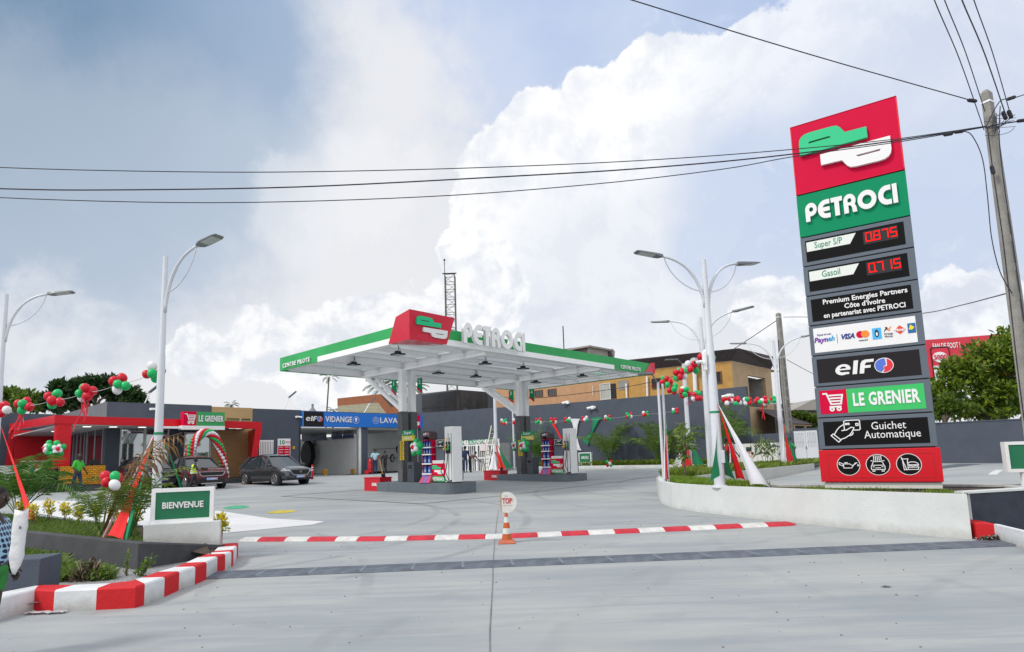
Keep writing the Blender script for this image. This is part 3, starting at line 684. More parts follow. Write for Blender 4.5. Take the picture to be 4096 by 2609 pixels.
for i in range(10):
 mm=RED if i==0 else REDPK if i==9 else GREENP if i==8 else PGREY
 o=panel(Zb[i],Zb[i+1],mm,names[i],dy=.03 if i==0 else 0)
 h=Zb[i+1]-Zb[i];z0,z1=Zb[i],Zb[i+1]
 def insert(u0,u1,v0,v1,m,name='insert',y=.006):
  q=MB();q.box(u0*PW,-y,z0+v0*h,u1*PW,.002,z0+v1*h); return q.build(name,m,o)
 FM=pface(z0,z1,.010);FM2=pface(z0,z1,.014)
 if i==9:
  q=MB()
  for a in ((.0,.0,1,.02),(0,.98,1,1),(0,.02,.015,.98),(.985,.02,1,.98)):q.box(a[0]*PW+.004,-.012,z0+a[1]*h+.014,a[2]*PW-.004,.002,z0+a[3]*h-.014)
  q.build('panel_rim',mat('panel_rim_red',(.75,.01,.03),.4,var=0),o)
  pp(PW,h,o,pface(z0,z1,.05),ext=.035)
 if i==8:petroci(PW*.845,h*.42,SIGNW,o,pface(z0+.0*h,z1+.06*h,.035),ext=.022)
 if i in (6,7):
  insert(.045,.935,.14,.86,BLACK,'black_screen')
  fl=[((.055-.5)*PW,.30*h),((.52-.5)*PW,.30*h),((.46-.5)*PW,-.02*h),((.055-.5)*PW,-.02*h)]
  flat([fl],.003,mat('label_white',(.74,.78,.74),.5,var=0),o,FM,'fuel_label')
  text('Super S/P' if i==7 else 'Gasoil',.20,GREENP,o,FM2@Matrix.Translation((-.24*PW,.145*h,0)),'fuel_name',width=.26*PW if i==7 else .17*PW)
  q=MB();q.box(.58*PW,-.012,z0+.36*h,.88*PW,-.004,z0+.78*h);q.build('display',mat('display_grey',(.04,.04,.045),.5,var=0,spec=.1),o)
  segs={'0':'abcdef','8':'abcdefg','7':'abc','5':'acdfg','1':'bc'}
  dw,dh=.048*PW,.27*h;lines=[]
  for k,ch in enumerate('0875' if i==7 else '0715'):
   x0=(.605+.072*k-.5)*PW;y0=-.05*h+.0*h
   sg=dict(a=((x0,y0+dh),(x0+dw,y0+dh)),g=((x0,y0+dh/2),(x0+dw,y0+dh/2)),d=((x0,y0),(x0+dw,y0)),f=((x0,y0+dh/2),(x0,y0+dh)),e=((x0,y0),(x0,y0+dh/2)),b=((x0+dw,y0+dh/2),(x0+dw,y0+dh)),c=((x0+dw,y0),(x0+dw,y0+dh/2)))
   lines+=[sg[s_] for s_ in segs[ch]]
   if k==0:lines.append(((x0+dw+.022,y0),(x0+dw+.03,y0)))
  strokes(lines,.021,.003,LEDR,o,pface(z0,z1,.017),'led_digits')
 if i==5:
  insert(.045,.935,.13,.87,BLACK,'black_screen')
  for k,(s_,wd,dx) in enumerate((('Premium Energies Partners',.745,.03),('C\u00f4te d\u2019Ivoire',.36,.03),('en partenariat avec PETROCI',.72,.015))):
   text(s_,.145,SIGNW,o,FM2@Matrix.Translation((dx*PW,(.22-.225*k)*h,0)),'white_lettering',bold=.0032,width=wd*PW)
 if i==4:
  insert(.04,.94,.10,.90,SIGNW,'white_insert')
  NV=mat('navy_ink',(.02,.03,.22),.5,var=0);OR=mat('orange_ink',(.85,.25,.02),.5,var=0);VIO=mat('violet_ink',(.16,.01,.35),.5,var=0);CYN=mat('cyan_ink',(.01,.35,.65),.5,var=0)
  text('Payez ici avec',.06,NV,o,FM@Matrix.Translation((-.36*PW,.17*h,0)),'small_lettering',width=.13*PW)
  text('Payn',.15,VIO,o,FM@Matrix.Translation((-.395*PW,.0,0)),'payment_mark',bold=.004,width=.13*PW,shear=.2)
  text('ah',.15,CYN,o,FM@Matrix.Translation((-.298*PW,.01*h,0)),'payment_mark',bold=.004,width=.06*PW,shear=.2)
  text('VISA',.15,NV,o,FM@Matrix.Translation((-.15*PW,.01*h,0)),'payment_mark',bold=.006,width=.12*PW,shear=.25)
  q=MB();q.box(-.245*PW,-.17*h,0,-.242*PW,.14*h,.002);q.build('divider',MATTE,o,mtx=FM)
  flat([arc(-.035*PW,.03*h,.036*PW,0,360,20)[:-1]],.002,REDPK,o,FM,'red_disc');flat([arc(.008*PW,.03*h,.036*PW,0,360,20)[:-1]],.003,OR,o,FM2,'orange_disc')
  text('mastercard',.05,MATTE,o,FM@Matrix.Translation((-.012*PW,-.16*h,0)),'small_lettering',width=.075*PW)
  q=MB();q.box(.07*PW,-.18*h,0,.148*PW,.17*h,.002);q.build('blue_tile',mat('light_blue_ink',(.05,.45,.85),.5,var=0),o,mtx=FM)
  flat([arc(.109*PW,.0,.018*PW,0,360,16,.12*h)[:-1]],.002,MATTE,o,FM2,'black_bird_mark');flat([arc(.109*PW,-.02*h,.009*PW,0,360,12,.06*h)[:-1]],.002,SIGNW,o,FM2@Matrix.Translation((0,0,.003)),'white_bird_belly')
  strokes([[(.175*PW,.04*h),(.197*PW,.15*h)],[(.185*PW,.15*h),(.198*PW,.15*h),(.198*PW,.08*h)]],.016,.002,MATTE,o,FM,'arrow_mark')
  strokes([[(.232*PW,.16*h),(.208*PW,.05*h)],[(.208*PW,.12*h),(.208*PW,.05*h),(.222*PW,.05*h)]],.016,.002,OR,o,FM,'arrow_mark')
  text('Orange\nMoney',.06,MATTE,o,FM@Matrix.Translation((.207*PW,-.09*h,0)),'small_lettering',width=.075*PW)
  flat([[(.258*PW,.03*h),(.305*PW,.17*h),(.352*PW,.03*h),(.305*PW,-.11*h)]],.002,mat('red_orange_ink',(.75,.06,.02),.5,var=0),o,FM,'diamond_mark')
  text('Money',.085,SIGNW,o,FM2@Matrix.Translation((.303*PW,.03*h,0)),'payment_mark',width=.085*PW,bold=.003,shear=.2)
  q=MB();q.box(.37*PW,-.11*h,0,.435*PW,.19*h,.002);q.build('navy_tile',mat('tile_blue',(.01,.12,.33),.5,var=0),o,mtx=FM)
  flat([[(.378*PW,.0),(.392*PW,.15*h),(.425*PW,.06*h),(.405*PW,-.01*h)]],.002,mat('yellow_ink',(.9,.65,.02),.5,var=0),o,FM2,'yellow_mark')
 if i==3:
  insert(.045,.94,.12,.88,mat('elf_black',(.018,.016,.019),.5,var=.05,spec=.15),'black_insert')
  ef=FM2@Matrix.Translation((-.02*PW,0,0));s_=.50*h
  def elf(par,mt,H,wm=None):
   wm=wm or SIGNW
   k=H
   e_=arc(.42*k,.0,.42*k,12,330,26,.33*k)+arc(.42*k,.0,.20*k,318,195,12,.155*k)+[(.84*k,-.02*k),(.83*k,.06*k)]
   sh=.16
   def shr(P): return [(x+y*sh,y) for x,y in P]
   e0=[(.83*k,-.03*k),(.84*k,.07*k)]+arc(.43*k,.0,.42*k,14,300,24,.34*k)+[(.80*k,-.30*k),(.78*k,-.17*k)]+arc(.44*k,-.0,.21*k,290,195,8,.17*k)+[(.24*k,-.03*k)]
   hole=[(.25*k,.06*k)]+arc(.43*k,.055*k,.18*k,175,5,10,.14*k)
   flat([shr(e0),shr(hole)],.003,wm,par,mt,'letter')
   flat([shr([(.98*k,-.34*k),(1.22*k,-.34*k),(1.22*k,.50*k),(.98*k,.50*k)])],.003,wm,par,mt,'letter')
   flat([shr([(1.36*k,-.34*k),(1.60*k,-.34*k),(1.60*k,-.02*k),(1.92*k,-.02*k),(1.92*k,.14*k),(1.60*k,.14*k),(1.60*k,.20*k),(1.66*k,.32*k),(2.05*k,.32*k),(2.05*k,.50*k),(1.58*k,.50*k),(1.42*k,.42*k),(1.36*k,.26*k)])],.003,wm,par,mt,'letter')
   cx=2.62*k;R=.50*k
   flat([arc(cx,.04*k,R,0,360,30,R*.92)[:-1]],.002,SIGNW,par,mt,'emblem_disc')
   m2=mt@Matrix.Translation((0,0,.004))
   flat([arc(cx,.04*k,R*.92,80,250,16,R*.84)+[(cx-.02*k,-.20*k),(cx-.02*k,.0),(cx+.10*k,.05*k),(cx+.10*k,.2*k)]],.002,mat('emblem_blue',(.08,.16,.62),.4,var=0),par,m2,'blue_swirl')
   flat([arc(cx,.04*k,R*.92,-100,70,16,R*.84)+[(cx+.16*k,.26*k),(cx+.16*k,.0),(cx+.0*k,-.04*k),(cx+.0*k,-.25*k)]],.002,mat('emblem_red',(.72,.02,.04),.4,var=0),par,m2,'red_swirl')
  elf(o,FM2@Matrix.Translation((-.29*PW,-.02*h,0)),h*.50)
 if i==2:
  insert(.04,.29,.12,.87,REDPK,'red_insert');insert(.2903,.945,.12,.87,mat('bright_green_vinyl',(.03,.50,.12),.5,var=0),'green_insert')
  def cart(par,mt,s_,m=None):
   m=m or SIGNW
   strokes([[(-.42*s_,.40*s_),(-.27*s_,.40*s_),(-.10*s_,-.12*s_),(.32*s_,-.12*s_),(.40*s_,.30*s_),(-.16*s_,.30*s_)],[(-.12*s_,.16*s_),(.30*s_,.16*s_)],[(-.08*s_,.02*s_),(.28*s_,.02*s_)],[(-.16*s_,-.25*s_),(.30*s_,-.25*s_)]],.075*s_,.003,m,par,mt,'cart_symbol')
   for cx in (-.08,.22):flat([arc(cx*s_,-.36*s_,.11*s_,0,360,18)[:-1],arc(cx*s_,-.36*s_,.035*s_,0,360,12)[:-1]],.0032,m,par,mt,'cart_wheel')
  cart(o,FM2@Matrix.Translation((-.335*PW,.0,0)),h*.66)
  text('LE GRENIER',.36,SIGNW,o,FM2@Matrix.Translation((.12*PW,-.005*h,0)),'shop_name',bold=.012,width=.565*PW,ext=.006,space=1.06)
 if i==1:
  insert(.05,.945,.12,.87,BLACK,'black_insert')
  text('Guichet',.22,SIGNW,o,FM2@Matrix.Translation((.12*PW,.17*h,0)),'white_lettering',width=.29*PW)
  text('Automatique',.22,SIGNW,o,FM2@Matrix.Translation((.145*PW,-.09*h,0)),'white_lettering',width=.47*PW)
  k=PW
  strokes([[(-.26*k,.03*k),(-.26*k,.115*k),(-.245*k,.125*k),(-.13*k,.125*k),(-.12*k,.115*k),(-.12*k,.035*k),(-.13*k,.025*k),(-.19*k,.025*k)],
    [(-.365*k,-.005*k),(-.30*k,-.07*k),(-.322*k,-.09*k),(-.385*k,-.022*k),(-.365*k,-.005*k)],
    [(-.355*k,-.012*k),(-.33*k,.03*k),(-.305*k,.06*k),(-.265*k,.085*k)],[(-.305*k,-.065*k),(-.26*k,-.05*k),(-.215*k,-.02*k),(-.18*k,.03*k),(-.175*k,.05*k),(-.20*k,.055*k),(-.24*k,.03*k),(-.285*k,.025*k)],
    [(-.22*k,-.03*k),(-.195*k,-.02*k),(-.185*k,.0)],[(-.155*k,.07*k),(-.135*k,.07*k),(-.135*k,.09*k),(-.155*k,.09*k),(-.155*k,.07*k)]],.009*k/1,.003,SIGNW,o,FM2,'hand_and_card_symbol')
  for cx in (-.24,-.22):flat([arc(cx*k,.09*k,.012*k,0,360,14)[:-1]],.002,SIGNW,o,FM2,'card_dot')
 if i==0:
  q=MB()
  for a in ((.06,.14,.96,.155),(.06,.83,.96,.845),(.06,.155,.066,.83),(.954,.155,.96,.83)):q.box(a[0]*PW,-.036,z0+a[1]*h,a[2]*PW,-.028,z0+a[3]*h)
  q.build('groove',mat('red_groove',(.40,.005,.012),.5,var=0),o)
  PF=pface(z0,z1,.034)
  for k,cx in enumerate((-.255,.0,.255)):
   r=.31*h;T=PF@Matrix.Translation((cx*PW,.02*h,0))
   flat([arc(0,0,r,0,360,36)[:-1]],.002,BLACK,o,T,'icon_disc');flat([arc(0,0,r,0,360,36)[:-1],arc(0,0,r*.95,0,360,36)[:-1]],.003,SIGNW,o,T,'icon_ring')
   T2=T@Matrix.Translation((0,0,.004));u=r
   if k==0:L2=[[(-.78*u,.28*u),(-.45*u,.12*u),(-.45*u,-.1*u),(-.80*u,.08*u),(-.78*u,.28*u)],[(-.45*u,.12*u),(.1*u,.12*u),(.35*u,-.05*u),(.75*u,.22*u),(.6*u,.2*u),(.25*u,-.28*u),(-.42*u,-.28*u),(-.42*u,.1*u)],[(-.2*u,.12*u),(-.2*u,.24*u)],[(-.32*u,.24*u),(-.05*u,.24*u)],[(.82*u,.05*u),(.78*u,-.08*u),(.86*u,-.08*u),(.82*u,.05*u)]]
   elif k==1:L2=[[(-.5*u,-.05*u),(-.36*u,.3*u),(.36*u,.3*u),(.5*u,-.05*u),(-.5*u,-.05*u),(-.56*u,-.15*u),(-.56*u,-.45*u),(.56*u,-.45*u),(.56*u,-.15*u),(.5*u,-.05*u)],[(-.46*u,-.45*u),(-.46*u,-.62*u),(-.3*u,-.62*u),(-.3*u,-.45*u)],[(.46*u,-.45*u),(.46*u,-.62*u),(.3*u,-.62*u),(.3*u,-.45*u)],[(-.2*u,-.3*u),(.2*u,-.3*u)],[(-.42*u,-.2*u),(-.3*u,-.2*u)],[(.42*u,-.2*u),(.3*u,-.2*u)]]+[[(x*u,.38*u),(x*u,.85*u)] for x in (-.3,-.15,0,.15,.3)]+[[(-.55*u,.38*u),(-.42*u,.38*u)],[(.55*u,.38*u),(.42*u,.38*u)]]
   else:L2=[[(-.55*u,.5*u),(-.02*u,.5*u)],[(-.48*u,.5*u),(-.40*u,-.5*u),(-.12*u,-.5*u)],[(-.06*u,.5*u),(-.1*u,.1*u)],[(-.55*u,.68*u),(-.22*u,-.45*u)],[(-.12*u,-.05*u),(-.02*u,.15*u),(.2*u,.22*u),(.5*u,.2*u),(.68*u,.1*u),(.76*u,-.05*u),(-.12*u,-.05*u)],[(-.1*u,-.17*u),(.1*u,-.12*u),(.3*u,-.18*u),(.5*u,-.12*u),(.75*u,-.17*u)],[(-.1*u,-.27*u),(.75*u,-.27*u),(.7*u,-.48*u),(-.05*u,-.48*u),(-.1*u,-.27*u)]]
   strokes(L2,.065*u,.002,SIGNW,o,T2,'icon_drawing')
bb=MB();bb.box(.02,.03,-.12,PW-.0,PT-.03,-.004);bb.build('plinth',mat('plinth_white',(.62,.62,.60),.6,var=.03),pyl)
bb=MB()
for xx in (.22*PW,.78*PW):
 bb.box(xx-.17,.06,-.42,xx+.17,PT-.06,-.12);bb.box(xx-.30,.02,-.44,xx+.30,PT-.02,-.40)
 for s_ in (-1,1):
  bb.add([(xx+s_*.17,.16,-.12),(xx+s_*.17,.19,-.12),(xx+s_*.32,.19,-.40),(xx+s_*.32,.16,-.40),(xx+s_*.17,.19,-.40),(xx+s_*.17,.16,-.40)],[(0,1,2,3),(0,3,5),(1,4,2)])
bb.build('steel_footing',mat('footing_steel',(.03,.045,.06),.5,metal=.4,var=.2),pyl)
# ================================================================ CANOPY
ZU=5.35;A0=atZ(1637.7,1360.7,ZU);CLn,CWd=15.1,8.65      # length along local x, depth along local y
can=thing('fuel_canopy','large white fuel station canopy with green fascia and a red corner logo box','canopy',A0,RZ)
FG=mat('fascia_green',(.03,.36,.10),.45,var=.10,vscale=.9,spec=.3)
TH=.55
bb=MB()
n=96
for k in range(n):
 x=.25+k*(CLn-.5)/n;dx=(CLn-.5)/n
 bb.box(x,.15,.36,x+dx*.55,CWd-.15,.365);bb.box(x+dx*.55,.15,.40,x+dx*.98,CWd-.15,.405)
SOF=mat('soffit_sheet',(.86,.87,.88),.5,var=.05,vscale=2);t_=SOF.node_tree;b_=t_.nodes['Principled BSDF'];tr_=t_.nodes.new('ShaderNodeBsdfTranslucent');tr_.inputs['Color'].default_value=(.75,.78,.80,1);ms_=t_.nodes.new('ShaderNodeMixShader');ms_.inputs[0].default_value=.42
t_.links.new(b_.outputs[0],ms_.inputs[1]);t_.links.new(tr_.outputs[0],ms_.inputs[2]);t_.links.new(ms_.outputs[0],t_.nodes['Material Output'].inputs[0])
bb.build('ribbed_soffit',SOF,can)
bb=MB();bb.box(0,-.05,.20,CLn,.0,TH);bb.box(-.05,-.05,.20,0,CWd,TH);bb.box(CLn,-.05,.20,CLn+.05,CWd,TH);bb.box(0,CWd,.0,CLn,CWd+.05,TH)
bb.box(11.75,-.05,0,CLn,.0,.20);bb.box(-.05,5.6,0,.0,CWd,.20);bb.box(CLn,-.05,0,CLn+.05,CWd,.2)
bb.build('green_fascia',FG,can)
bb=MB();bb.box(1.4,-.062,-.004,11.75,.0,.196);bb.box(-.062,.9,-.004,.0,5.6,.196);bb.build('white_fascia',METW,can)
bb=MB()
def hbeam(b_,x0,y0,x1,y1,z0,z1,fw=.2):
 along_x=abs(x1-x0)>abs(y1-y0)
 if along_x:
  b_.box(x0,y0-.012,z0+.018,x1,y0+.012,z1-.018);b_.box(x0,y0-fw/2,z0,x1,y0+fw/2,z0+.016);b_.box(x0,y0-fw/2,z1-.016,x1,y0+fw/2,z1)
 else:
  b_.box(x0-.012,y0,z0+.018,x0+.012,y1,z1-.018);b_.box(x0-fw/2,y0,z0,x0+fw/2,y1,z0+.016);b_.box(x0-fw/2,y0,z1-.016,x0+fw/2,y1,z1)
for x in (.16,CLn-.16):hbeam(bb,x,.3,x,CWd-.3,.02,.34)
for y in (.16,CWd-.16):hbeam(bb,.3,y,CLn-.3,y,.015,.345)
for y in (1.6,3.05,4.45,7.2):hbeam(bb,.3,y,CLn-.3,y,.17,.355,.12)
hbeam(bb,.3,5.45,CLn-.3,5.45,.05,.35,.18)
for x in (3.9,11.2):
 bb.box(x-.15,.3,-.06,x+.15,CWd-.25,.02);bb.box(x-.04,.3,.02,x+.04,CWd-.25,.30);bb.box(x-.15,.3,.30,x+.15,CWd-.25,.34)
bb.build('steel_frame',METW,can)
ISZ=.62-ZU
for cx in (3.9,11.2):
 for dx in (-.24,.24):
  bb=MB();bb.box(cx+dx-.13,5.08,ISZ+2.9,cx+dx+.13,5.34,-.06)
  o=bb.build('column',METW,can,bevel=.008)
  bb=MB();bb.box(cx+dx-.16,5.05,ISZ,cx+dx+.16,5.37,ISZ+2.9);bb.build('grey_cladding',mat('column_grey',(.10,.105,.11),.8,var=.2,vscale=6,bump=.5,bscale=50),o,bevel=.006)
  bb=MB();bb.beam((cx+dx,5.36,ISZ+3.05),(cx+dx,7.75,-.16),.13,.20,up=(1,0,0));bb.build('strut',METW,can)
bb=MB()
v=[(-.08,-.10,0),(1.50,-.10,.01),(1.74,-.26,.93),(-.22,-.30,.93),(-.08,1.02,.01),(-.22,.42,.80),(1.5,.3,.90),(.2,.6,.82)]
bb.add([v[0],v[1],v[2],v[3],v[4],v[5]],[(0,1,2,3),(0,3,5,4)])
bb.add([v[3],v[2],(1.6,.35,.90),v[5],v[4],v[0],v[1],(1.45,.3,.02)],[(0,1,2,3),(1,6,7,2),(3,2,7,4),(5,4,7,6)])
lb=bb.build('red_logo_box',mat('logo_box_red',(.62,.004,.035),.35,var=.02,coat=.3),can)
fx=np.array([1,0,0.]);fy=np.array([0,-.17,.92]);fy/=np.linalg.norm(fy)
LM=face((.76,-.23,.47),fx,fy)
pp(1.62,.98,lb,LM,ext=.035)
bb=MB();bb.add([(14.35,-.075,.0),(15.0,-.075,.58),(15.3,-.15,.60),(15.35,-.12,.12),(15.2,-.09,-.02),(15.1,.5,.55),(15.1,.5,.0)],
    [(0,4,3,2,1),(1,2,5),(2,3,6,5),(3,4,6)])
bb.build('red_end_cap',mat('logo_box_red',(.62,.004,.035),.35),can)
pm=face((3.62,-.34,.40),(1,0,0),(0,0,1))
petroci(3.20,.72,SIGNW,can,pm@Matrix.Translation((0,.05,0)),ext=.06)
def plate_text(s_,x,y,ax,wid,par=can):
 pass
text('CENTRE PILOTE',.24,SIGNW,can,face((13.12,-.09,.15),(1,0,0),(0,0,1)),'fascia_lettering',ext=.015,bold=.003,width=1.75,space=1.1)
text('CENTRE PILOTE',.24,SIGNW,can,face((-.09,7.22,.16),(0,-1,0),(0,0,1)),'fascia_lettering',ext=.015,bold=.003,width=2.2,space=1.1)
lamp0=None
LT=[(1.3,2.35,'nearest the red corner'),(1.38,5.35,'beyond it on the left side'),(5.6,2.2,'front'),(5.85,5.45,'rear'),(7.95,2.2,'front'),(8.15,5.4,'rear'),(12.4,2.25,'front'),(12.45,5.3,'rear')]
LL=['black canopy floodlight hanging nearest the red corner logo box','black canopy floodlight hanging in the left rear corner of the canopy','black canopy floodlight right of the first column, nearer the front fascia','black canopy floodlight right of the first column, nearer the rear edge',
 'black canopy floodlight just left of the second column, nearer the front fascia','black canopy floodlight just left of the second column, nearer the rear edge','black canopy floodlight near the far right end, front row','black canopy floodlight near the far right end, rear row']
for (x,y,_),lab in zip(LT,LL):
 p=A0+Rd*x+Ld*y;p[2]=ZU-.02
 if lamp0 is None:
  lamp0=thing('canopy_light',lab,'light',p,RZ,'floodlights hanging under the canopy')
  bb=MB();bb.box(-.2,-.2,-.02,.2,.2,.03);bb.build('housing',MATTE,lamp0,bevel=.008)
  bb=MB();bb.box(-.17,-.17,-.028,.17,.17,-.0205);bb.build('lens',mat('lens_grey',(.35,.37,.40),.3,var=0),lamp0)
  bb=MB();bb.box(-.1,-.07,.03,.1,.07,.12);bb.tube([(0,0,.12),(.03,0,.22),(0,0,.40)],.012,6);bb.tube([(.06,0,.12),(.11,0,.2),(.02,0,.3)],.008,6);bb.build('bracket',MATTE,lamp0)
 else:dup(lamp0,p,RZ,lab)
# ================================================================ STATION BUILDING (shop + service bays)
F0=atZ(1455,1896,.5)
def fl(px,py,c=0.):   # photo pixel -> (x, z) in the facade frame on the plane y = c
 q=rl(onR(px,py,F0+Ld*c),F0); return float(q[0]),float(q[2])
def sl(px,py,c):      # photo pixel -> (y, z) on the cross plane x = c
 q=rl(onL(px,py,F0+Rd*c),F0); return float(q[1]),float(q[2])
def rect(px0,py0,px1,py1,c=0.):
 a=fl(px0,py0,c);b_=fl(px1,py1,c);e=fl(px1,py0,c);g=fl(px0,py1,c)
 return (a[0]+g[0])/2,(g[1]+b_[1])/2,(b_[0]+e[0])/2,(a[1]+e[1])/2     # x0,z0,x1,z1
def rectL(px0,py0,px1,py1,c):
 a=sl(px0,py0,c);b_=sl(px1,py1,c);e=sl(px1,py0,c);g=sl(px0,py1,c)
 return (a[0]+g[0])/2,(g[1]+b_[1])/2,(b_[0]+e[0])/2,(a[1]+e[1])/2     # y0,z0,y1,z1 (y0>y1)
st=thing('station_building','single storey dark grey station building with shop at left and two open service bays','building',F0,RZ)
ZT=4.66;GZ=-.12
WOOD=mat('wood_cladding',(.44,.30,.14),.6,var=.18,vscale=2.2,streak=(.6,1,14))
XC=-16.88;yS,_=sl(254,1634,XC);XE=5.55
bb=MB()
bb.box(XC,0,3.3,-11.21,.25,ZT+.1)                      # above shop windows
bb.box(XC,0,GZ,fl(478,1800)[0],.25,3.3)
xm0=fl(675,1800)[0];xd0=fl(735,1800)[0]
bb.box(xm0,0,GZ,xd0,.25,3.3);bb.box(fl(478,1800)[0],0,GZ,xm0,.25,.62)
x_w0=fl(843,1800)[0]
bb.box(-8.62,0,GZ,-5.15,.25,ZT)                        # grey wall right of the timber
bb.box(-5.15,.0,3.5,XE,.3,ZT-.03)
bb.box(XC+.001,.25,3.3,XC+.25,yS,ZT+.1);bb.build('shop_wall',DGREY,st)
bb=MB();bb.box(XC-22,yS,GZ-.3,XC,yS+.25,ZT+.1);bb.build('rear_wing_wall',DGREY,st)
LITGREY=mat('sunlit_grey_render',(.12,.13,.15),.85,var=.12,vscale=1.5,bump=.3,dirt=.1)  # wall render in a lighter tone, sunlight on this side painted into the colour
bb=MB();bb.box(XC-.02,-.02,3.62,XC,yS,ZT+.11);bb.build('side_parapet',LITGREY,st)
bb=MB();bb.box(XC,.25,ZT-.3,XE,14,ZT-.2);bb.build('roof',mat('roof_grey',(.2,.2,.21),.9),st)
ds=[rectL(258,1722,293,1860,XC),rectL(306,1718,337,1858,XC),rectL(347,1712,411,1856,XC)]
bb=MB();zt=3.0;prev=yS
for y0,z0,y1,z1 in ds:
 bb.box(XC,y0,GZ,XC+.25,prev,3.3);prev=y1
bb.box(XC,.25,GZ,XC+.25,prev,3.3)
for y0,z0,y1,z1 in ds:bb.box(XC,y1,z1,XC+.25,y0,3.3)
bb.build('side_wall',DGREY,st)
FRAME=mat('window_frame_grey',(.45,.46,.47),.4,metal=.3,var=0)
for k,(y0,z0,y1,z1) in enumerate(ds):
 bb=MB();f=.07
 bb.box(XC-.03,y1,z1-f,XC+.06,y0,z1);bb.box(XC-.03,y1,GZ,XC+.06,y1+f,z1-f);bb.box(XC-.03,y0-f,GZ,XC+.06,y0,z1-f)
 ym=(y0+y1)/2;bb.box(XC-.02,ym-.05,GZ,XC+.05,ym+.05,z1-f)
 o=bb.build('glass_door',FRAME,st)
 bb=MB();bb.box(XC+.01,y1+f,GZ,XC+.03,y0-f,z1-f);bb.build('pane',GLASS,o)
bb=MB();bb.box(XC+.3,5.4,GZ,-8.7,5.5,3.3);bb.box(XC+.3,.3,3.22,-8.7,5.4,3.3);bb.box(-8.8,.3,GZ,-8.7,5.4,3.3);bb.build('interior_wall',mat('interior_grey',(.30,.30,.29),.9,var=.2,vscale=1.5),st)
SHELF=mat('shelf_goods',(.35,.18,.12),.7,var=.9,vscale=6)
bb=MB()
for x in (-15.8,-14.6,-13.4):bb.box(x,2.4,GZ,x+.9,2.8,1.7)
bb.build('shop_shelf',SHELF,st)
GLC=bpy.data.materials.new('clear_glass');GLC.use_nodes=True;t_=GLC.node_tree;t_.nodes.clear()
o_=t_.nodes.new('ShaderNodeOutputMaterial');a_=t_.nodes.new('ShaderNodeBsdfTransparent');a_.inputs[0].default_value=(.42,.48,.48,1);g_=t_.nodes.new('ShaderNodeBsdfGlossy');g_.inputs['Roughness'].default_value=.03;g_.inputs[0].default_value=(.9,.95,1,1)
m_=t_.nodes.new('ShaderNodeMixShader');m_.inputs[0].default_value=.30;t_.links.new(a_.outputs[0],m_.inputs[1]);t_.links.new(g_.outputs[0],m_.inputs[2]);t_.links.new(m_.outputs[0],o_.inputs[0])
x0,z0,x1,z1=rect(479,1711,675,1836);xm=fl(578,1800)[0];z0=.62
bb=MB()
for a in ((x0,z1-.07,x1,z1),(x0,z0,x1,z0+.07),(x0,z0+.07,x0+.07,z1-.07),(x1-.07,z0+.07,x1,z1-.07),(xm-.07,z0+.07,xm+.07,z1-.07)):bb.box(a[0],-.03,a[1],a[2],.06,a[3])
o=bb.build('shop_window',mat('window_frame_white',(.62,.64,.66),.4,var=0),st);bb=MB();bb.box(x0+.05,.02,z0+.05,x1-.05,.03,z1-.05);bb.build('pane',GLC,o)
x0,x1=xd0,x_w0;z1=3.05
bb=MB()
for a in ((x0,z1-.08,x1,z1),(x0,GZ,x0+.08,z1-.08),(x1-.08,GZ,x1,z1-.08),(fl(776,1800)[0],GZ,fl(786,1800)[0],z1-.08)):bb.box(a[0],-.02,a[1],a[2],.06,a[3])
o=bb.build('entrance_door',mat('window_frame_white',(.62,.64,.66),.4),st);bb=MB();bb.box(x0+.05,.02,GZ,x1-.05,.03,z1-.05);bb.build('pane',GLC,o)
bb=MB();bb.box(x0,0,z1,x1,.25,3.3);bb.build('door_header',DGREY,st)
bb=MB();bb.box(x_w0,-.06,GZ+.35,-8.62,.25,3.75);bb.box(-11.21,-.06,3.75,-8.62,.25,3.80);bb.box(-11.21,-.06,4.02,-8.62,.25,ZT+.02)
bb.box(-11.21,-.06,3.80,-10.3,.25,4.02)
k=0;zz_=GZ+.45
while zz_<ZT:bb.box(max(x_w0,-11.21) if zz_>3.75 else x_w0,-.075,zz_,-8.621,-.0605,zz_+.045);zz_+=.13
bb.build('timber_cladding',WOOD,st)
bb=MB();bb.box(-10.3,-.02,3.80,-8.70,.0,4.02);o=bb.build('strip_window',GLASS,st);bb=MB();bb.box(-9.45,-.05,3.8,-9.35,.0,4.02);bb.box(-8.72,-.05,3.8,-8.64,.0,4.02);bb.build('frame',FRAME,o)
bb=MB();bb.box(-16.5,-.10,-.45,-8.0,0.2,GZ+.35-.001);bb.build('timber_base',DGREY,st)
x0,z0,x1,z1=rect(1038,1764,1090,1830)
bb=MB();bb.box(x0,-.01,z0,x1,.0,z1);o=bb.build('grille_window',MATTE,st)
bb=MB()
for k in range(9):xx=x0+(x1-x0)*k/8;bb.box(xx-.035,-.05,z0,xx+.035,-.02,z1)
bb.box(x0-.05,-.052,z1-.04,x1+.05,-.021,z1+.05);bb.box(x0-.05,-.052,z0-.05,x1+.05,-.021,z0+.04);bb.build('white_bars',METW,o)
x0,z0,x1,z1=rect(1109,1755,1160,1834)
ps=thing('service_poster','white and red poster headed 10 on the grey wall left of the service bay','poster',F0+Rd*x0+Ld*-.02,RZ)
w_,h_=x1-x0,z1-z0
def zoff(o,z):o.location.z+=z; return o
bb=MB();bb.box(0,-.03,z0,w_,0,z1);bb.build('board',SIGNW,ps)
bb=MB();bb.box(.04*w_,-.035,z0+.02,.96*w_,-.0305,z0+.64*h_);bb.build('red_area',REDPK,ps)
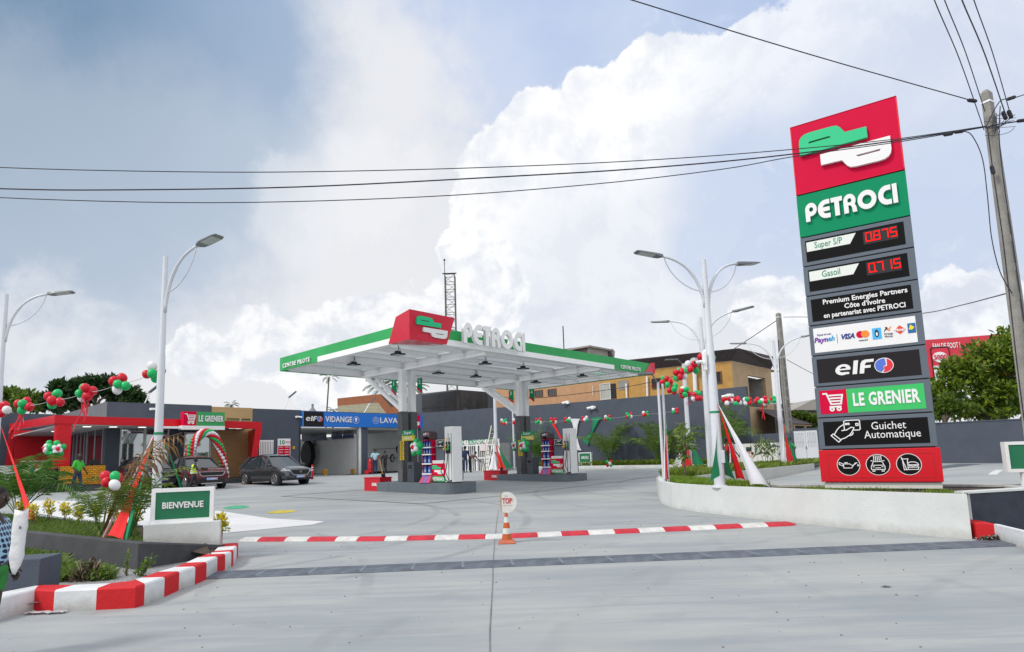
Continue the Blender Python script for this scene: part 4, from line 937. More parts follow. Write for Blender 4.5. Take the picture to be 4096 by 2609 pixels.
text('10',.42,GREENP,ps,face((.32*w_,-.034,z0+.80*h_),(1,0,0),(0,0,1)),'headline',ext=.002,bold=.01)
strokes([[(0,0),(.38,0)],[(0,-.07),(.36,-.07)]],.03,.001,REDPK,ps,face((.6*w_,-.034,z0+.84*h_),(1,0,0),(0,0,1)),'small_lines')
strokes([[(c_*.45*w_,-r_*.17),(c_*.45*w_+.26+.05*((r_*c_+r_)%2),-r_*.17)] for c_ in (0,1) for r_ in range(5)],.03,.001,SIGNW,ps,face((.12*w_,-.037,z0+.57*h_),(1,0,0),(0,0,1)),'small_lines')
PC=-2.6
xK,zK=fl(219,1663,PC);xR,zR=fl(1048,1689,PC);zP=(zK+zR)/2
yE=yS-.3
PR_=thing('red_portal','glossy red portal frame and flat canopy wrapped round the shop front','portal',F0+Rd*xK+Ld*PC,RZ)
LXp=xR-xK;LYp=yE-PC;BH=.46
PRZ=F0[2]
def bxr(b_,*a):b_.box(*a)
def wedge(b_,x0,y0,x1,y1,za,zb,h):
 P=[(x0,y0,za),(x1,y0,za if x1-x0<1 else zb),(x1,y1,zb),(x0,y1,zb if x1-x0<1 else za)]
 b_.add([(x,y,z_-h) for x,y,z_ in P]+P,[(0,3,2,1),(4,5,6,7),(0,1,5,4),(1,2,6,5),(2,3,7,6),(3,0,4,7)])
zKp=zK+.03;zEp=zK+.33;BH=.42
bb=MB();wedge(bb,0,0,LXp,.25,zKp,zR,BH);wedge(bb,0,.25,.25,LYp,zKp,zEp,BH)
def slant(b_,x_top0,x_top1,x_bot0,x_bot1,y0,y1,z0,z1):
 b_.add([(x_bot0,y0,z0),(x_bot1,y0,z0),(x_bot1,y1,z0),(x_bot0,y1,z0),(x_top0,y0,z1),(x_top1,y0,z1),(x_top1,y1,z1),(x_top0,y1,z1)],
  [(0,3,2,1),(4,5,6,7),(0,1,5,4),(1,2,6,5),(2,3,7,6),(3,0,4,7)])
fo,fi,fi1,bi_=fl(1016,1860,PC)[0]-xK,fl(1022,1705,PC)[0]-xK,fl(995,1860,PC)[0]-xK,fl(991,1800,0)[0]-xK;zt_=zR-BH
bb.add([(fi1,0,.3),(fo,0,.3),(bi_+.22,-PC-.02,.3),(bi_,-PC-.02,.3),(fi,0,zt_),(LXp,0,zt_),(bi_+.30,-PC-.02,zt_),(bi_,-PC-.02,zt_)],[(0,3,2,1),(4,5,6,7),(0,1,5,4),(1,2,6,5),(2,3,7,6),(3,0,4,7)])
bb.build('red_beam',RED,PR_)
bb=MB()
slant(bb,0,.3,-.12,.2,LYp-.12,LYp,.2,zEp-BH)
bb.box(.3,LYp-.12,.2,XC-xK+.0,LYp,zEp-BH);bb.build('red_end_wall',RED,PR_)
bb=MB();bb.box(.12,.05,1.1,.75,.60,zP-BH+.1);bb.build('red_column',RED,PR_)
bb=MB();bb.box(-.25,-.2,-.6,1.05,.85,1.1);bb.build('black_pedestal',mat('pedestal_black',(.02,.02,.024),.3,var=.1),PR_)
bb=MB();bb.box(.25,.25,zP-BH+.02,LXp-.02,-PC,zP-BH+.08);bb.box(.25,-PC,zP-BH+.02,XC-xK,LYp,zP-BH+.08);bb.build('soffit',WHITE,PR_)
LIT=mat('downlight',(.9,.9,.9),.4,var=0,emit=((1,.97,.92),1.3))
for (px,py) in ((470,1706),(835,1709),(981,1705),(318,1690),(178,1698),(135,1707),(520,1696)):
 pass
for x,y in ((1.6,1.0),(4.2,1.0),(7.3,1.0),(9.2,1.0),(LXp-.9,1.2),(1.2,4.0),(1.2,6.2),(2.8,1.0)):
 bb=MB();bb.box(x-.16,y-.16,zP-BH-.005,x+.16,y+.16,zP-BH+.015);bb.build('downlight',LIT,PR_)
pf=thing('shop_platform','dark tiled raised platform running along the shop front','platform',F0+Rd*XC,RZ)
bb=MB();bb.box(-1.6,-3.9,-.6,-8.0-XC,-.11,.22);bb.box(-1.6,-.11,-.6,-.05,yE+3,.22);bb.box(-14,1.8,-.6,-1.6,yE+3,.22)
bb.build('tiled_platform',mat('dark_tile',(.055,.060,.072),.5,var=.15,vscale=2),pf)
bb=MB()
for k in range(9):bb.box(-1.5+k*1.05,-3.912,-.5,-1.48+k*1.05,-3.901,.19)
bb.build('tile_joints',mat('joint',(.12,.12,.13),.9,var=0),pf)
c_=PC-.55;x0,z0,x1,z1=rect(735,1648,899,1704,c_)
xs_=fl(786,1680,c_)[0]
sg=thing('shop_sign','red and green box sign LE GRENIER with a shopping cart above the entrance','shop sign',F0+Rd*x0+Ld*c_,RZ)
W_=x1-x0;H_=z1-z0;X_=xs_-x0
bb=MB();bb.box(0,0,z0,X_,.5,z1);bb.build('red_box',REDPK,sg);bb=MB();bb.box(X_,0,z0,W_,.5,z1);bb.build('green_box',mat('sign_green',(.03,.33,.10),.45,var=.03),sg)
bb=MB();bb.box(-.1,-.05,z0-.22,W_,.5,z0-.001);bb.beam((-1.0,.3,z0-.1),(-.1,.3,z0-.1),.4,.12);bb.build('sign_base',METW,sg)
cart(sg,face((X_*.5,-.012,(z0+z1)/2),(1,0,0),(0,0,1)),H_*.82)
text('LE GRENIER',.8*H_*.72,SIGNW,sg,face(((X_+W_)/2,-.03,(z0+z1)/2),(1,0,0),(0,0,1)),'shop_name',ext=.015,bold=.015,width=(W_-X_)*.88,space=1.08)
BLUE=mat('sign_blue',(.004,.16,.62),.4,var=.03)
bs=thing('service_sign','long blue fascia sign reading VIDANGE and LAVAGE over the service bays','sign',F0+Rd*-5.15+Ld*-.25,RZ)
BL=XE+5.15;z0,z1=3.50,4.56
bb=MB();bb.box(0,0,z0,BL,.24,z1);bb.build('blue_fascia',BLUE,bs)
bb=MB();bb.box(0,-.004,z0,.06,0,z1);bb.build('light_edge',mat('light_blue',(.12,.36,.80),.4,var=0),bs)
def bx(px): return fl(px,1690,-.25)[0]+5.15
e0,e1=bx(1214),bx(1294)
bb=MB();bb.box(e0,-.03,z0+.02,e1,-.001,z1-.02);o=bb.build('black_brand_panel',mat('elf_black',(.03,.026,.03),.35),bs)
elf(o,face((e0+.16,-.04,(z0+z1)/2),(1,0,0),(0,0,1)),.41)
def btxt(s_,a,b_):text(s_,.58,SIGNW,bs,face(((bx(a)+bx(b_))/2,-.03,(z0+z1)/2),(1,0,0),(0,0,1)),'service_name',ext=.012,bold=.010,width=bx(b_)-bx(a),space=1.05)
btxt('VIDANGE',1301,1408);btxt('LAVAGE',1519,1623)
for px in (1424,1503):
 T=face((bx(px),-.012,(z0+z1)/2),(1,0,0),(0,0,1))
 flat([arc(0,0,.27,0,360,30)[:-1],arc(0,0,.25,0,360,30)[:-1]],.002,SIGNW,bs,T,'icon_ring')
 if px==1424:flat([arc(0,.07,.11,0,180,10)+[(0,-.20)]],.002,SIGNW,bs,T,'oil_drop')
 else:strokes([[(-.12,-.1),(-.12,.02),(-.08,.10),(.08,.10),(.12,.02),(.12,-.1),(-.12,-.1)],[(-.12,.02),(.12,.02)],[(-.09,.14),(-.09,.2)],[(0,.14),(0,.2)],[(.09,.14),(.09,.2)]],.018,.002,SIGNW,bs,T,'car_symbol')
e0,e1=bx(1627),bx(1680)
bb=MB();bb.box(e0,-.03,z0+.02,e1,-.001,z1-.02);o=bb.build('red_logo_panel',REDPK,bs)
pp((e1-e0)*1.05,1.05,o,face(((e0+e1)/2,-.05,(z0+z1)/2),(1,0,0),(0,0,1)),ext=.012)
PWALL=mat('bay_white_tile',(.80,.81,.80),.5,var=.05,vscale=3)
bb=MB();bb.box(-.42,.1,GZ,-.2,9,2.95);bb.box(-.42,.02,GZ,-.2,.3,3.5);bb.box(5.1,.1,GZ,5.3,9,3.5);bb.build('bay_wall',PWALL,st)
bb=MB();bb.box(-.20,-.02,GZ,.35,.3,3.5);bb.box(5.3,-.02,GZ,XE,6,3.5);bb.box(-5.3,-.0,GZ,-5.15,9,3.5);bb.build('bay_pillar',DGREY,st)
bb=MB();bb.box(-5.1,.3,3.36,5.1,8.8,3.46);bb.build('bay_ceiling',mat('ceiling_grey',(.6,.6,.6),.8),st)
bb=MB();bb.box(-.46,6.2,2.3,-.18,6.6,3.36);bb.box(-.46,5.8,2.95,-.18,8.6,3.36);bb.build('bay_lintel',mat('beige_paint',(.35,.34,.31),.8),st)
NB_=mat('board_navy',(.01,.04,.16),.5,var=0);BG=mat('board_grey',(.18,.19,.23),.6,var=0)
for k,(ya,yb,s_) in enumerate(((8.4,4.6,'SERVICES'),(3.7,2.2,'4x4'),(2.1,.6,'FOURGON'))):
 bb=MB();bb.box(-.50,yb,2.72,-.46,ya,3.34);o=bb.build('price_board',BG,st)
 bb=MB();bb.box(-.512,yb+.05,2.76,-.5,ya-.05,2.98);bb.build('navy_band',NB_,o)
 text(s_,.22,MATTE,o,face((-.502,(ya+yb)/2,3.16),(0,-1,0),(0,0,1)),'board_lettering',ext=.002)
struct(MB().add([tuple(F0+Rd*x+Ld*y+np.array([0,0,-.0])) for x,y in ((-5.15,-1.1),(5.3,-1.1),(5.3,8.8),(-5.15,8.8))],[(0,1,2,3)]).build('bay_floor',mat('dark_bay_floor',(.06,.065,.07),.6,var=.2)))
ya,za=sl(1226,1822,-.42)
br=thing('wash_brush','large round black wash brush standing against the white wall of the left service bay','brush',F0+Rd*-.75+Ld*7.0+np.array([0,0,GZ]),RZ)
bb=MB();c_z=1.75;P_=[(-.18,.0),(-.18,.85),(-.1,.98),(.1,.98),(.18,.85),(.18,.0)]
V_=[(x,r*math.cos(2*PI*k/24),c_z+r*math.sin(2*PI*k/24)*1.15) for x,r in P_[1:-1] for k in range(24)]
bb.add(V_,[(i*24+k,i*24+(k+1)%24,(i+1)*24+(k+1)%24,(i+1)*24+k) for i in range(3) for k in range(24)]+[tuple(range(24)),tuple(72+k for k in range(24))]);bb.build('bristle_disc',MATTE,br)
bb=MB();bb.box(-.12,-.1,0,.12,.1,c_z-.9);bb.build('stand',STEEL,br)
for (z_,ya,yb) in ((1.95,6.3,1.5),(1.15,7,2)):
 bb=MB();bb.tube([(5.06,ya,z_),(5.06,yb,z_)],.025,6);bb.build('wall_pipe',STEEL,st)
for px,py,lab in ((1573,1833,'coiled black hose hanging low on the right bay wall'),(1597,1797,'coiled black hose hanging high on the right bay wall, nearest the pump column')):
 y_,z_=sl(px,py,5.05);hr=thing('hose_coil',lab,'hose',F0+Rd*5.0+Ld*y_+np.array([0,0,z_]),RZ,'hoses on the bay wall')
 bb=MB()
 for k in range(3):bb.tube([(-.02-.03*k,(.22+.02*k)*math.cos(a*PI/10),(.27+.02*k)*math.sin(a*PI/10)) for a in range(21)],.022,6,cap=False)
 bb.build('hose_loops',MATTE,hr,smooth=True)
 bb=MB();bb.box(-.1,-.06,.2,.04,.06,.36);bb.build('hook',mat('hook_blue',(.02,.07,.3),.5,var=0),hr)
for px,py,c_,lab in ((1190,1668,0,'white security camera left of the blue service sign'),(614,1637,0,'white round security camera high on the shop parapet, half behind the lamp pole')):
 x_,z_=fl(px,py,c_);cm=thing('security_camera',lab,'camera',F0+Rd*x_+Ld*-.02+np.array([0,0,z_]),RZ)
 bb=MB();bb.box(-.06,-.1,-.06,.06,0,.06);bb.tube([(-.02,-.08,0),(-.25,-.25,-.02)],.07,10);bb.tube([(.02,-.08,.0),(.2,-.25,-.04)],.06,10);bb.build('body',METW,cm)
x_,z_=fl(1173,1791,0);bb=MB();bb.box(x_-.08,-.09,z_-.1,x_+.08,0,z_+.1);bb.build('yellow_wall_box',mat('box_yellow',(.6,.35,.02),.5,var=0),st)
# ================================================================ BOUNDARY WALL
XW=9.44
def wz(px,py): return sl(px,py,XW)
bw=thing('boundary_wall','tall dark grey rendered boundary wall behind the forecourt','wall',F0+Rd*XW,RZ)
tp=[wz(*p) for p in ((1640,1655),(1767,1647),(1970,1632),(2117,1623),(2400,1602),(2652,1580),(2983,1545.5))]
bb=MB()
for k,(y,z_) in enumerate(tp):bb.v+=[(0,y,-.4),(0,y,z_),(.3,y,z_),(.3,y,-.4)]
for k in range(len(tp)-1):
 for m_ in range(3):bb.f.append((k*4+m_,k*4+m_+1,(k+1)*4+m_+1,(k+1)*4+m_))
n=len(tp)-1;bb.f+=[(n*4,n*4+1,n*4+2,n*4+3),(0,1,2,3)];bb.mi=[0]*len(bb.f)
bb.build('wall_body',DGREY,bw)
bb=MB()
for k in range(6):bb.quad((-.006,tp[0][0]-3-k*5.2,-.2),(-.006,tp[0][0]-3.02-k*5.2,-.2),(-.006,tp[0][0]-3.02-k*5.2,4.6),(-.006,tp[0][0]-3-k*5.2,4.6))
ylow=[wz(2990,1738),wz(3176,1731)]
lw=thing('low_wall','lower dark grey wall behind the white generator','wall',F0+Rd*XW,RZ)
bb=MB();bb.box(.05,ylow[1][0],-.4,.3,tp[-1][0]-.002,(ylow[0][1]+ylow[1][1])/2);bb.build('wall_body',DGREY,lw)
yg0,zg0=wz(3174,1716);yg1,zg1=wz(3290,1710);gy0=wz(3180,1800)[0];gy1=wz(3277,1800)[0];gzt=wz(3230,1722)[1];gzb=-.05
gw_=thing('gate_wall','dark grey wall framing the white metal gate','wall',F0+Rd*XW,RZ)
bb=MB();bb.box(-.1,gy0+.002,-.4,.2,yg0,zg0);bb.box(-.1,yg1,-.4,.2,gy1-.002,zg0);bb.box(-.1,gy1,gzt+.02,.2,gy0,zg0);bb.build('wall_body',DGREY,gw_)
gt=thing('metal_gate','white double leaf metal gate with slotted top in the grey wall','gate',F0+Rd*XW+Ld*gy1,RZ)
GWd=gy0-gy1
for s_ in (0,1):
 a,b_=s_*GWd/2+.01,(s_+1)*GWd/2-.01
 bb=MB();bb.box(-.06,a,gzb,-.02,b_,gzb+(gzt-gzb)*.52);bb.box(-.06,a,gzt-.12,-.02,b_,gzt);bb.box(-.06,a,gzb+(gzt-gzb)*.52,-.02,a+.06,gzt-.12);bb.box(-.06,b_-.06,gzb+(gzt-gzb)*.52,-.02,b_,gzt-.12)
 for k in range(1,8):
  y=a+(b_-a)*k/8;bb.box(-.055,y-.028,gzb+(gzt-gzb)*.52,-.025,y+.028,gzt-.12)
 bb.box(-.055,a,gzb+(gzt-gzb)*.66,-.025,b_,gzb+(gzt-gzb)*.69)
 bb.build('gate_leaf',mat('gate_white',(.62,.65,.70),.45,var=.04),gt)
bb=MB();bb.box(-.1,GWd/2-.03,gzb+.95,-.06,GWd/2+.03,gzb+1.1);bb.build('handle',STEEL,gt)
rwl=thing('right_wall','long low dark grey wall at right behind the pylon','wall',F0+Rd*XW,RZ)
ra=wz(3730,1695);rb_=wz(4090,1680);bb=MB()
bb.box(-.05,rb_[0]-30,-.5,.2,yg1-.002,(ra[1]+rb_[1])/2);bb.build('wall_body',DGREY,rwl)
bb=MB();bb.box(-.08,rb_[0]-30,(ra[1]+rb_[1])/2,.23,yg1-.002,(ra[1]+rb_[1])/2+.05);bb.build('coping',DGREY,rwl)
PKx=XW-2.2
pk=thing('wall_planter','low white kerb of the planting strip along the tall grey wall','planter',F0+Rd*PKx,RZ)
kb0=rl(onL(2050,1874,F0+Rd*PKx),F0)[1]
bb=MB();bb.box(-.1,tp[-1][0]-1.0,-.4,.1,kb0,.20);bb.build('kerb_strip',WWALL,pk)
sb_=[F0+Rd*(PKx+.1)+Ld*(tp[-1][0]-1),F0+Rd*XW+Ld*(tp[-1][0]-1),F0+Rd*XW+Ld*kb0,F0+Rd*(PKx+.1)+Ld*kb0]
struct(MB().add([(p[0],p[1],.5+.16) for p in sb_],[(0,1,2,3)]).build('wall_bed_soil',SOIL))
# ================================================================ BUILDINGS BEHIND
def quadL(px,py,c):y,z_=sl(px,py,c); return (y,z_)
XO=XW+3.0
ob=thing('orange_building','two storey yellow orange building with a dark brown sloping parapet behind the wall','building',F0+Rd*XO,RZ)
OCH=mat('ochre_render',(.52,.30,.09),.9,var=.12,vscale=2.5,bump=.4,bscale=30,dirt=.25)
SAL=mat('salmon_render',(.50,.29,.16),.9,var=.10,vscale=2.5,bump=.4,bscale=30,dirt=.2)
BRN=mat('brown_parapet',(.085,.070,.075),.9,var=.15,vscale=4,bump=.6,bscale=30)
BEI=mat('beige_render',(.46,.33,.20),.9,var=.10,vscale=2,bump=.3,dirt=.25)
yc,zc=quadL(2925,1444,XO);yl0,_=quadL(2405,1560,XO);yl1,_=quadL(1977,1560,XO)
zf0=quadL(2925,1444,XO)[1];zf1=quadL(2626,1475,XO)[1];zfl=zf1+(zf1-zf0)*.9
bb=MB();bb.add([(0,yc,-.5),(0,yl0,-.5),(0,yl0,zfl),(0,yc,zf0)],[(0,1,2,3)])
xr=rl(onR(3090,1577,F0+Ld*yc),F0)[0]-XO
zr=rl(onR(3082,1478,F0+Ld*yc),F0)[2]
def rr(px,py):q=rl(onR(px,py,F0+Ld*yc),F0); return q[0]-XO,q[2]
bb.add([(0,yc,zf0),(0,yl0,zfl),(9,yl0,zfl),(9,yc,zf0)],[(0,1,2,3)])
bb.build('ochre_wall',OCH,ob)
o0,o1=rr(2990,1501),rr(3069,1633);o0=(o0[0],o0[1]);
bb=MB();bb.box(0.01,yc-.02,-.5,o0[0],yc+.2,zf0);bb.box(o0[0],yc-.02,o0[1],o1[0],yc+.2,zf0);bb.box(o1[0],yc-.02,-.5,xr,yc+.2,zf0);bb.box(o0[0],yc-.02,-.5,o1[0],yc+.2,o1[1]);bb.build('beige_wall',BEI,ob)
bb=MB();bb.box(o0[0],yc+1.2,o1[1]-.2,o1[0]+1.5,yc+1.3,o0[1]+.2);bb.box(o1[0]+.0,yc+.2,o1[1],o1[0]+.1,yc+1.2,o0[1]);bb.build('loggia_wall',mat('bare_cement',(.26,.26,.26),.95,var=.3,vscale=1.2,dirt=.3),ob)
zt2=quadL(2900,1500,XO)
bb=MB();bb.box(-.01,yl0,-.5,.3,yl1,zfl-.05);bb.build('salmon_wall',SAL,ob)
pb=[quadL(2400,1500,XO),quadL(2626,1475,XO),quadL(2925,1444,XO)]
XT=XO-.0
def ql(px,py,c):q=sl(px,py,c); return q
xo2=-.75
pt_=[ql(2400,1453,XO+xo2+.2),ql(2600,1434,XO+xo2),ql(2954,1393,XO+xo2)]
bb=MB()
A_=[(-.03,y,z_) for y,z_ in pb];B_=[(xo2,y,z_) for y,z_ in pt_]
cornerT=B_[2]
e1_=rr(3082,1478);fx_=(e1_[0],yc-.03,e1_[1]);
q=rl(onR(3095,1427,F0+Ld*(cornerT[1])),F0);tT=(q[0]-XO,cornerT[1],q[2]);q=rl(onR(3099,1449,F0+Ld*(cornerT[1])),F0);tM=(q[0]-XO,cornerT[1],q[2])
A_[2]=(-.03,yc-.03,A_[2][2])
bb.add(A_+B_+[fx_,tT,tM],[(0,1,4,3),(1,2,5,4),(2,6,8,7,5),(3,4,5,7)])
bb.build('brown_parapet',BRN,ob)
def win(px0,py0,px1,py1,name,m,c=XO,d=-.03,frame=None):
 y0,z0,y1,z1=rectL(px0,py0,px1,py1,c)
 bb=MB();bb.box(d-.02,min(y0,y1),z0,d,max(y0,y1),z1);o=bb.build(name,m,ob)
 if frame:
  a,b_=min(y0,y1),max(y0,y1);f=MB()
  for q in ((a-.06,z1,b_+.06,z1+.06),(a-.06,z0-.06,b_+.06,z0),(a-.06,z0,a,z1),(b_,z0,b_+.06,z1)):f.box(d-.06,q[0],q[1],d,q[2],q[3])
  f.build('frame',frame,o)
 return o
BRF=mat('brown_frame',(.16,.09,.05),.8,var=.1)
win(2142,1564,2170,1584,'window',GLASS,frame=BRF);win(2195,1559,2224,1580,'window',GLASS,frame=BRF)
win(2611,1516,2656,1550,'louvre_window',MATTE,frame=BRF);win(2832,1492,2884,1532,'louvre_window',MATTE,frame=BRF)
win(2405,1537,2442,1596,'door',mat('pale_door',(.42,.43,.38),.5,var=.1),frame=mat('window_frame_white',(.62,.64,.66),.4));win(2444,1535,2465,1594,'door_opening',MATTE)
win(2473,1522,2514,1559,'cement_patch',CONC,d=-.012)
for a,b_,r_ in (((2505,1535),(2507,1592),.07),((2588,1506),(2590,1588),.08),((2778,1480),(2782,1565),.15),((2370,1543),(2371,1580),.02)):
 p,q=quadL(*a,XO-.15),quadL(*b_,XO-.15);bb=MB();bb.tube([(-.15,p[0],p[1]),(-.15,q[0],q[1])],r_,8);bb.build('drain_pipe',METW,ob)
p=quadL(2778,1452,XO-.5);bb=MB();bb.ball((-.5,p[0],p[1]),.38,10,6);bb.build('vent_cowl',mat('translucent_grey',(.45,.48,.48),.4),ob)
q0,q1,q2,q3=rr(2997,1690),rr(3130,1690),rr(3030,1635),rr(3160,1645)
bb=MB();bb.add([(q0[0],yc-2.4,q0[1]*.93),(q0[0]+7,yc-2.4,q0[1]*.93),(q0[0]+7,yc-.1,q2[1]),(q2[0]-.3,yc-.1,q2[1])],[(0,1,2,3)]);bb.build('dark_awning',BRN,ob)
w0,w1=rr(3003,1698),rr(3090,1736)
bb=MB();bb.box(q0[0]-.2,yc-2.2,-.5,q0[0]+9,yc-2.1,w1[1]*.90);bb.box(q0[0]-.2,yc-2.2,w0[1]*.93,q0[0]+9,yc-2.1,q0[1]*.925)
for xx in (q0[0]-.2,q0[0]+1.9,q0[0]+4.2):bb.box(xx,yc-2.2,w1[1]*.9,xx+.25,yc-2.1,w0[1]*.93)
bb.build('beige_window_band',BEI,ob);bb=MB();bb.box(q0[0]-.2,yc-1.9,0,q0[0]+9,yc-1.8,q0[1]);bb.build('dark_interior',MATTE,ob)
rt=thing('rooftop_room','unfinished rooftop room of dark and bare concrete showing above the canopy','rooftop room',F0+Rd*(XO+6),RZ)
c_=XO+6
a=[quadL(*p,c_) for p in ((2190,1450),(2190,1405),(2350,1384),(2350,1450))]
bb=MB();bb.add([(0,y,z_) for y,z_ in a]+[(4,y,z_) for y,z_ in a],[(0,1,2,3),(4,5,6,7),(1,2,6,5),(2,3,7,6)]);bb.build('dark_wall',BRN,rt)
ye=a[2][0];zt_=a[2][1]
q=rl(onR(2428,1395,F0+Ld*ye),F0)[0]-c_
bb=MB();bb.box(.02,ye-.05,zt_-4,q,ye+.1,zt_-.15);bb.build('bare_wall',CONC,rt)
bb=MB();bb.box(-.2,ye-.35,zt_-.15,q+.5,ye+4,zt_);bb.tube([(q+.3,ye-.3,zt_),(q+.5,ye-.4,zt_-.2),(q+.35,ye-.35,zt_-1.2)],.12,6);bb.build('roof_slab',CONC,rt)
an=thing('roof_aerial','thin dark aerial rod standing on the rooftop behind the canopy','aerial',F0+Rd*c_+Ld*quadL(2256,1400,c_)[0]+np.array([0,0,quadL(2256,1410,c_)[1]]),RZ)
bb=MB();bb.tube([(0,0,0),(0,0,quadL(2255,1304,c_)[1]-quadL(2256,1410,c_)[1])],.05,6);bb.build('rod',MATTE,an)
gb=thing('grey_side_building','plain dark grey building end rising behind the boundary wall beside the sooty block','building',F0+Rd*(XW+.6),RZ)
g=[sl(*p,XW+.6) for p in ((1640,1580),(1830,1559),(1830,1660),(1640,1680))]
bb=MB();bb.add([(0,y,z_) for y,z_ in g]+[(5,y,z_) for y,z_ in g],[(0,1,2,3),(4,5,6,7),(0,1,5,4),(1,2,6,5),(0,3,7,4)]);bb.build('grey_wall',mat('mid_grey_render',(.085,.095,.115),.85,var=.1,vscale=1.5,bump=.3),gb)
gy=sl(1830,1600,XW+.6)[0]
def rb2(px,py):q=rl(onR(px,py,F0+Ld*(gy-.02)),F0); return q[0]-(XW+.6),q[2]
a,b_=rb2(1831,1562),rb2(1951,1634)
so=thing('sooty_block','soot blackened bare concrete block with a small square opening above the wall','building',F0+Rd*(XW+.6)+Ld*gy,RZ)
SOOT=mat('sooty_concrete',(.045,.042,.042),.95,var=.7,vscale=1.1,streak=(1,1,.35),bump=.5,dirt=.2)
h0,h1=rb2(1852,1627),rb2(1873,1640)
bb=MB();bb.box(0.0,-.05,h0[1],b_[0],5,a[1]);bb.box(0,-.05,b_[1]-1.2,h0[0],5,h0[1]);bb.box(h1[0],-.05,b_[1]-1.2,b_[0],5,h0[1]);bb.build('block_walls',SOOT,so)
bb=MB();bb.box(-.05,-.1,a[1]-.9,b_[0]*.98,-.051,a[1]-.45) if 0 else bb.box(h0[0],.6,h1[1]-1,h1[0],.7,h0[1]);bb.build('opening',MATTE,so)
YB=66.
tb=thing('brick_building','cream brick building with a terracotta tiled band behind the blue sign','building',atY(1480,1750,YB))
def pY(px,py,Y=YB):p=atY(px,py,Y); return tuple(p)
f_=.2934
def z3(x,y): return (1200+x*f_,1550+y*f_)
TERRA=mat('terracotta_tile',(.42,.15,.07),.8,var=.2,vscale=3);CREAM=mat('cream_brick',(.50,.46,.33),.9,var=.15,vscale=3)
for m_ in (TERRA,CREAM):
 t_=m_.node_tree;b_=t_.nodes['Principled BSDF'];br_=t_.nodes.new('ShaderNodeTexBrick');tc_=t_.nodes.new('ShaderNodeTexCoord');mp_=t_.nodes.new('ShaderNodeMapping')
 mp_.inputs['Rotation'].default_value=(PI/2,0,0);mp_.inputs['Scale'].default_value=(1,1,1);t_.links.new(tc_.outputs['Object'],mp_.inputs[0]);t_.links.new(mp_.outputs[0],br_.inputs[0])
 base_=(.42,.15,.07) if m_ is TERRA else (.50,.46,.33);br_.inputs['Color1'].default_value=base_+(1,);br_.inputs['Color2'].default_value=tuple(c*.85 for c in base_)+(1,);br_.inputs['Mortar'].default_value=tuple(c*.55 for c in base_)+(1,)
 br_.inputs['Scale'].default_value=1.6;br_.inputs['Mortar Size'].default_value=.03;t_.links.new(br_.outputs[0],b_.inputs['Base Color'])
def extr(pts,m_,name,par,dy):
 bb=MB();n=len(pts);L_=[pY(*p) for p in pts];bb.add(L_+[(x+dy*x/YB*0,y+dy,z_) for x,y,z_ in L_],[tuple(range(n)),tuple(range(n,2*n))[::-1]]+[(k,(k+1)%n,n+(k+1)%n,n+k) for k in range(n)]); return bb.build(name,m_,par,world=True)
extr([z3(512,252),z3(1062,205),z3(1192,370),z3(1200,520),z3(512,520)],CREAM,'brick_wall',tb,10)
extr([z3(510,150),z3(1090,90),z3(1240,265),z3(1420,262),z3(1420,372),z3(1191,371),z3(1061,204),z3(510,251)],TERRA,'tiled_band',tb,10.2)
extr([z3(1100,92),z3(1420,120),z3(1420,262),z3(1242,263)],mat('dark_roof',(.06,.07,.08),.8),'roof_slope',tb,9.8)
pv=thing('pavilion_top','small pointed grey pavilion roof tip with a finial behind the bays','roof tip',pY(1250,1648,60.))
p_=atY(1250,1648,60.);bb=MB();bb.lathe([(.55,-.1),(.42,.05),(.2,.3),(.1,.5),(.1,.58)],12);bb.ball((0,0,.68),.13);bb.build('roof_tip',mat('pavilion_grey',(.22,.23,.24),.7),pv,smooth=True)
rf=thing('tin_roof_house','low house with a faded brown tiled roof far behind the gate','building',atY(3180,1650,62.))
def fb_(pts,Y,m_,name,par,dy=6):
 L_=[tuple(atY(*p,Y)) for p in pts];n=len(L_);bb=MB();bb.add(L_+[(x,y+dy,z_) for x,y,z_ in L_],[tuple(range(n)),tuple(range(n,2*n))[::-1]]+[(k,(k+1)%n,n+(k+1)%n,n+k) for k in range(n)]); return bb.build(name,m_,par,world=True)
ROOFB=mat('weathered_roof',(.20,.15,.12),.9,var=.3,vscale=2,streak=(6,1,1),dirt=.3)
fb_([(3090,1615),(3140,1617),(3258,1600),(3330,1612),(3400,1640),(3400,1700),(3090,1640)],62.,ROOFB,'tiled_roof',rf,4)
fb_([(3090,1640),(3400,1660),(3400,1780),(3090,1780)],63.,mat('shed_wall',(.12,.11,.10),.9,var=.3),'wall',rf,3)
rf2=thing('grey_roof_house','house with a grey corrugated roof far behind the gate, next to the pylon','building',atY(3240,1650,55.))
fb_([(3170,1640),(3255,1598),(3420,1590),(3420,1640)],56.,mat('grey_sheet_roof',(.32,.30,.28),.8,var=.25,vscale=3,streak=(8,1,1)),'sheet_roof',rf2,4)
fb_([(3180,1642),(3420,1642),(3420,1760),(3180,1760)],57.,mat('shed_wall',(.12,.11,.10),.9),'wall',rf2,3)
MT=atY(1809,1560,85.);mh=atY(1809,1103,85.)[2]
ms=thing('lattice_mast','open steel lattice mast with a thin aerial rising behind the canopy','mast',(MT[0],MT[1],0))
bb=MB();hw=(atY(1829,1300,85.)[0]-atY(1790,1300,85.)[0])/2;G4=[(-hw,-hw),(hw,-hw),(hw,hw),(-hw,hw)]
for gx,gy_ in G4:bb.tube([(gx,gy_,3),(gx,gy_,mh)],.07,5)
n=22
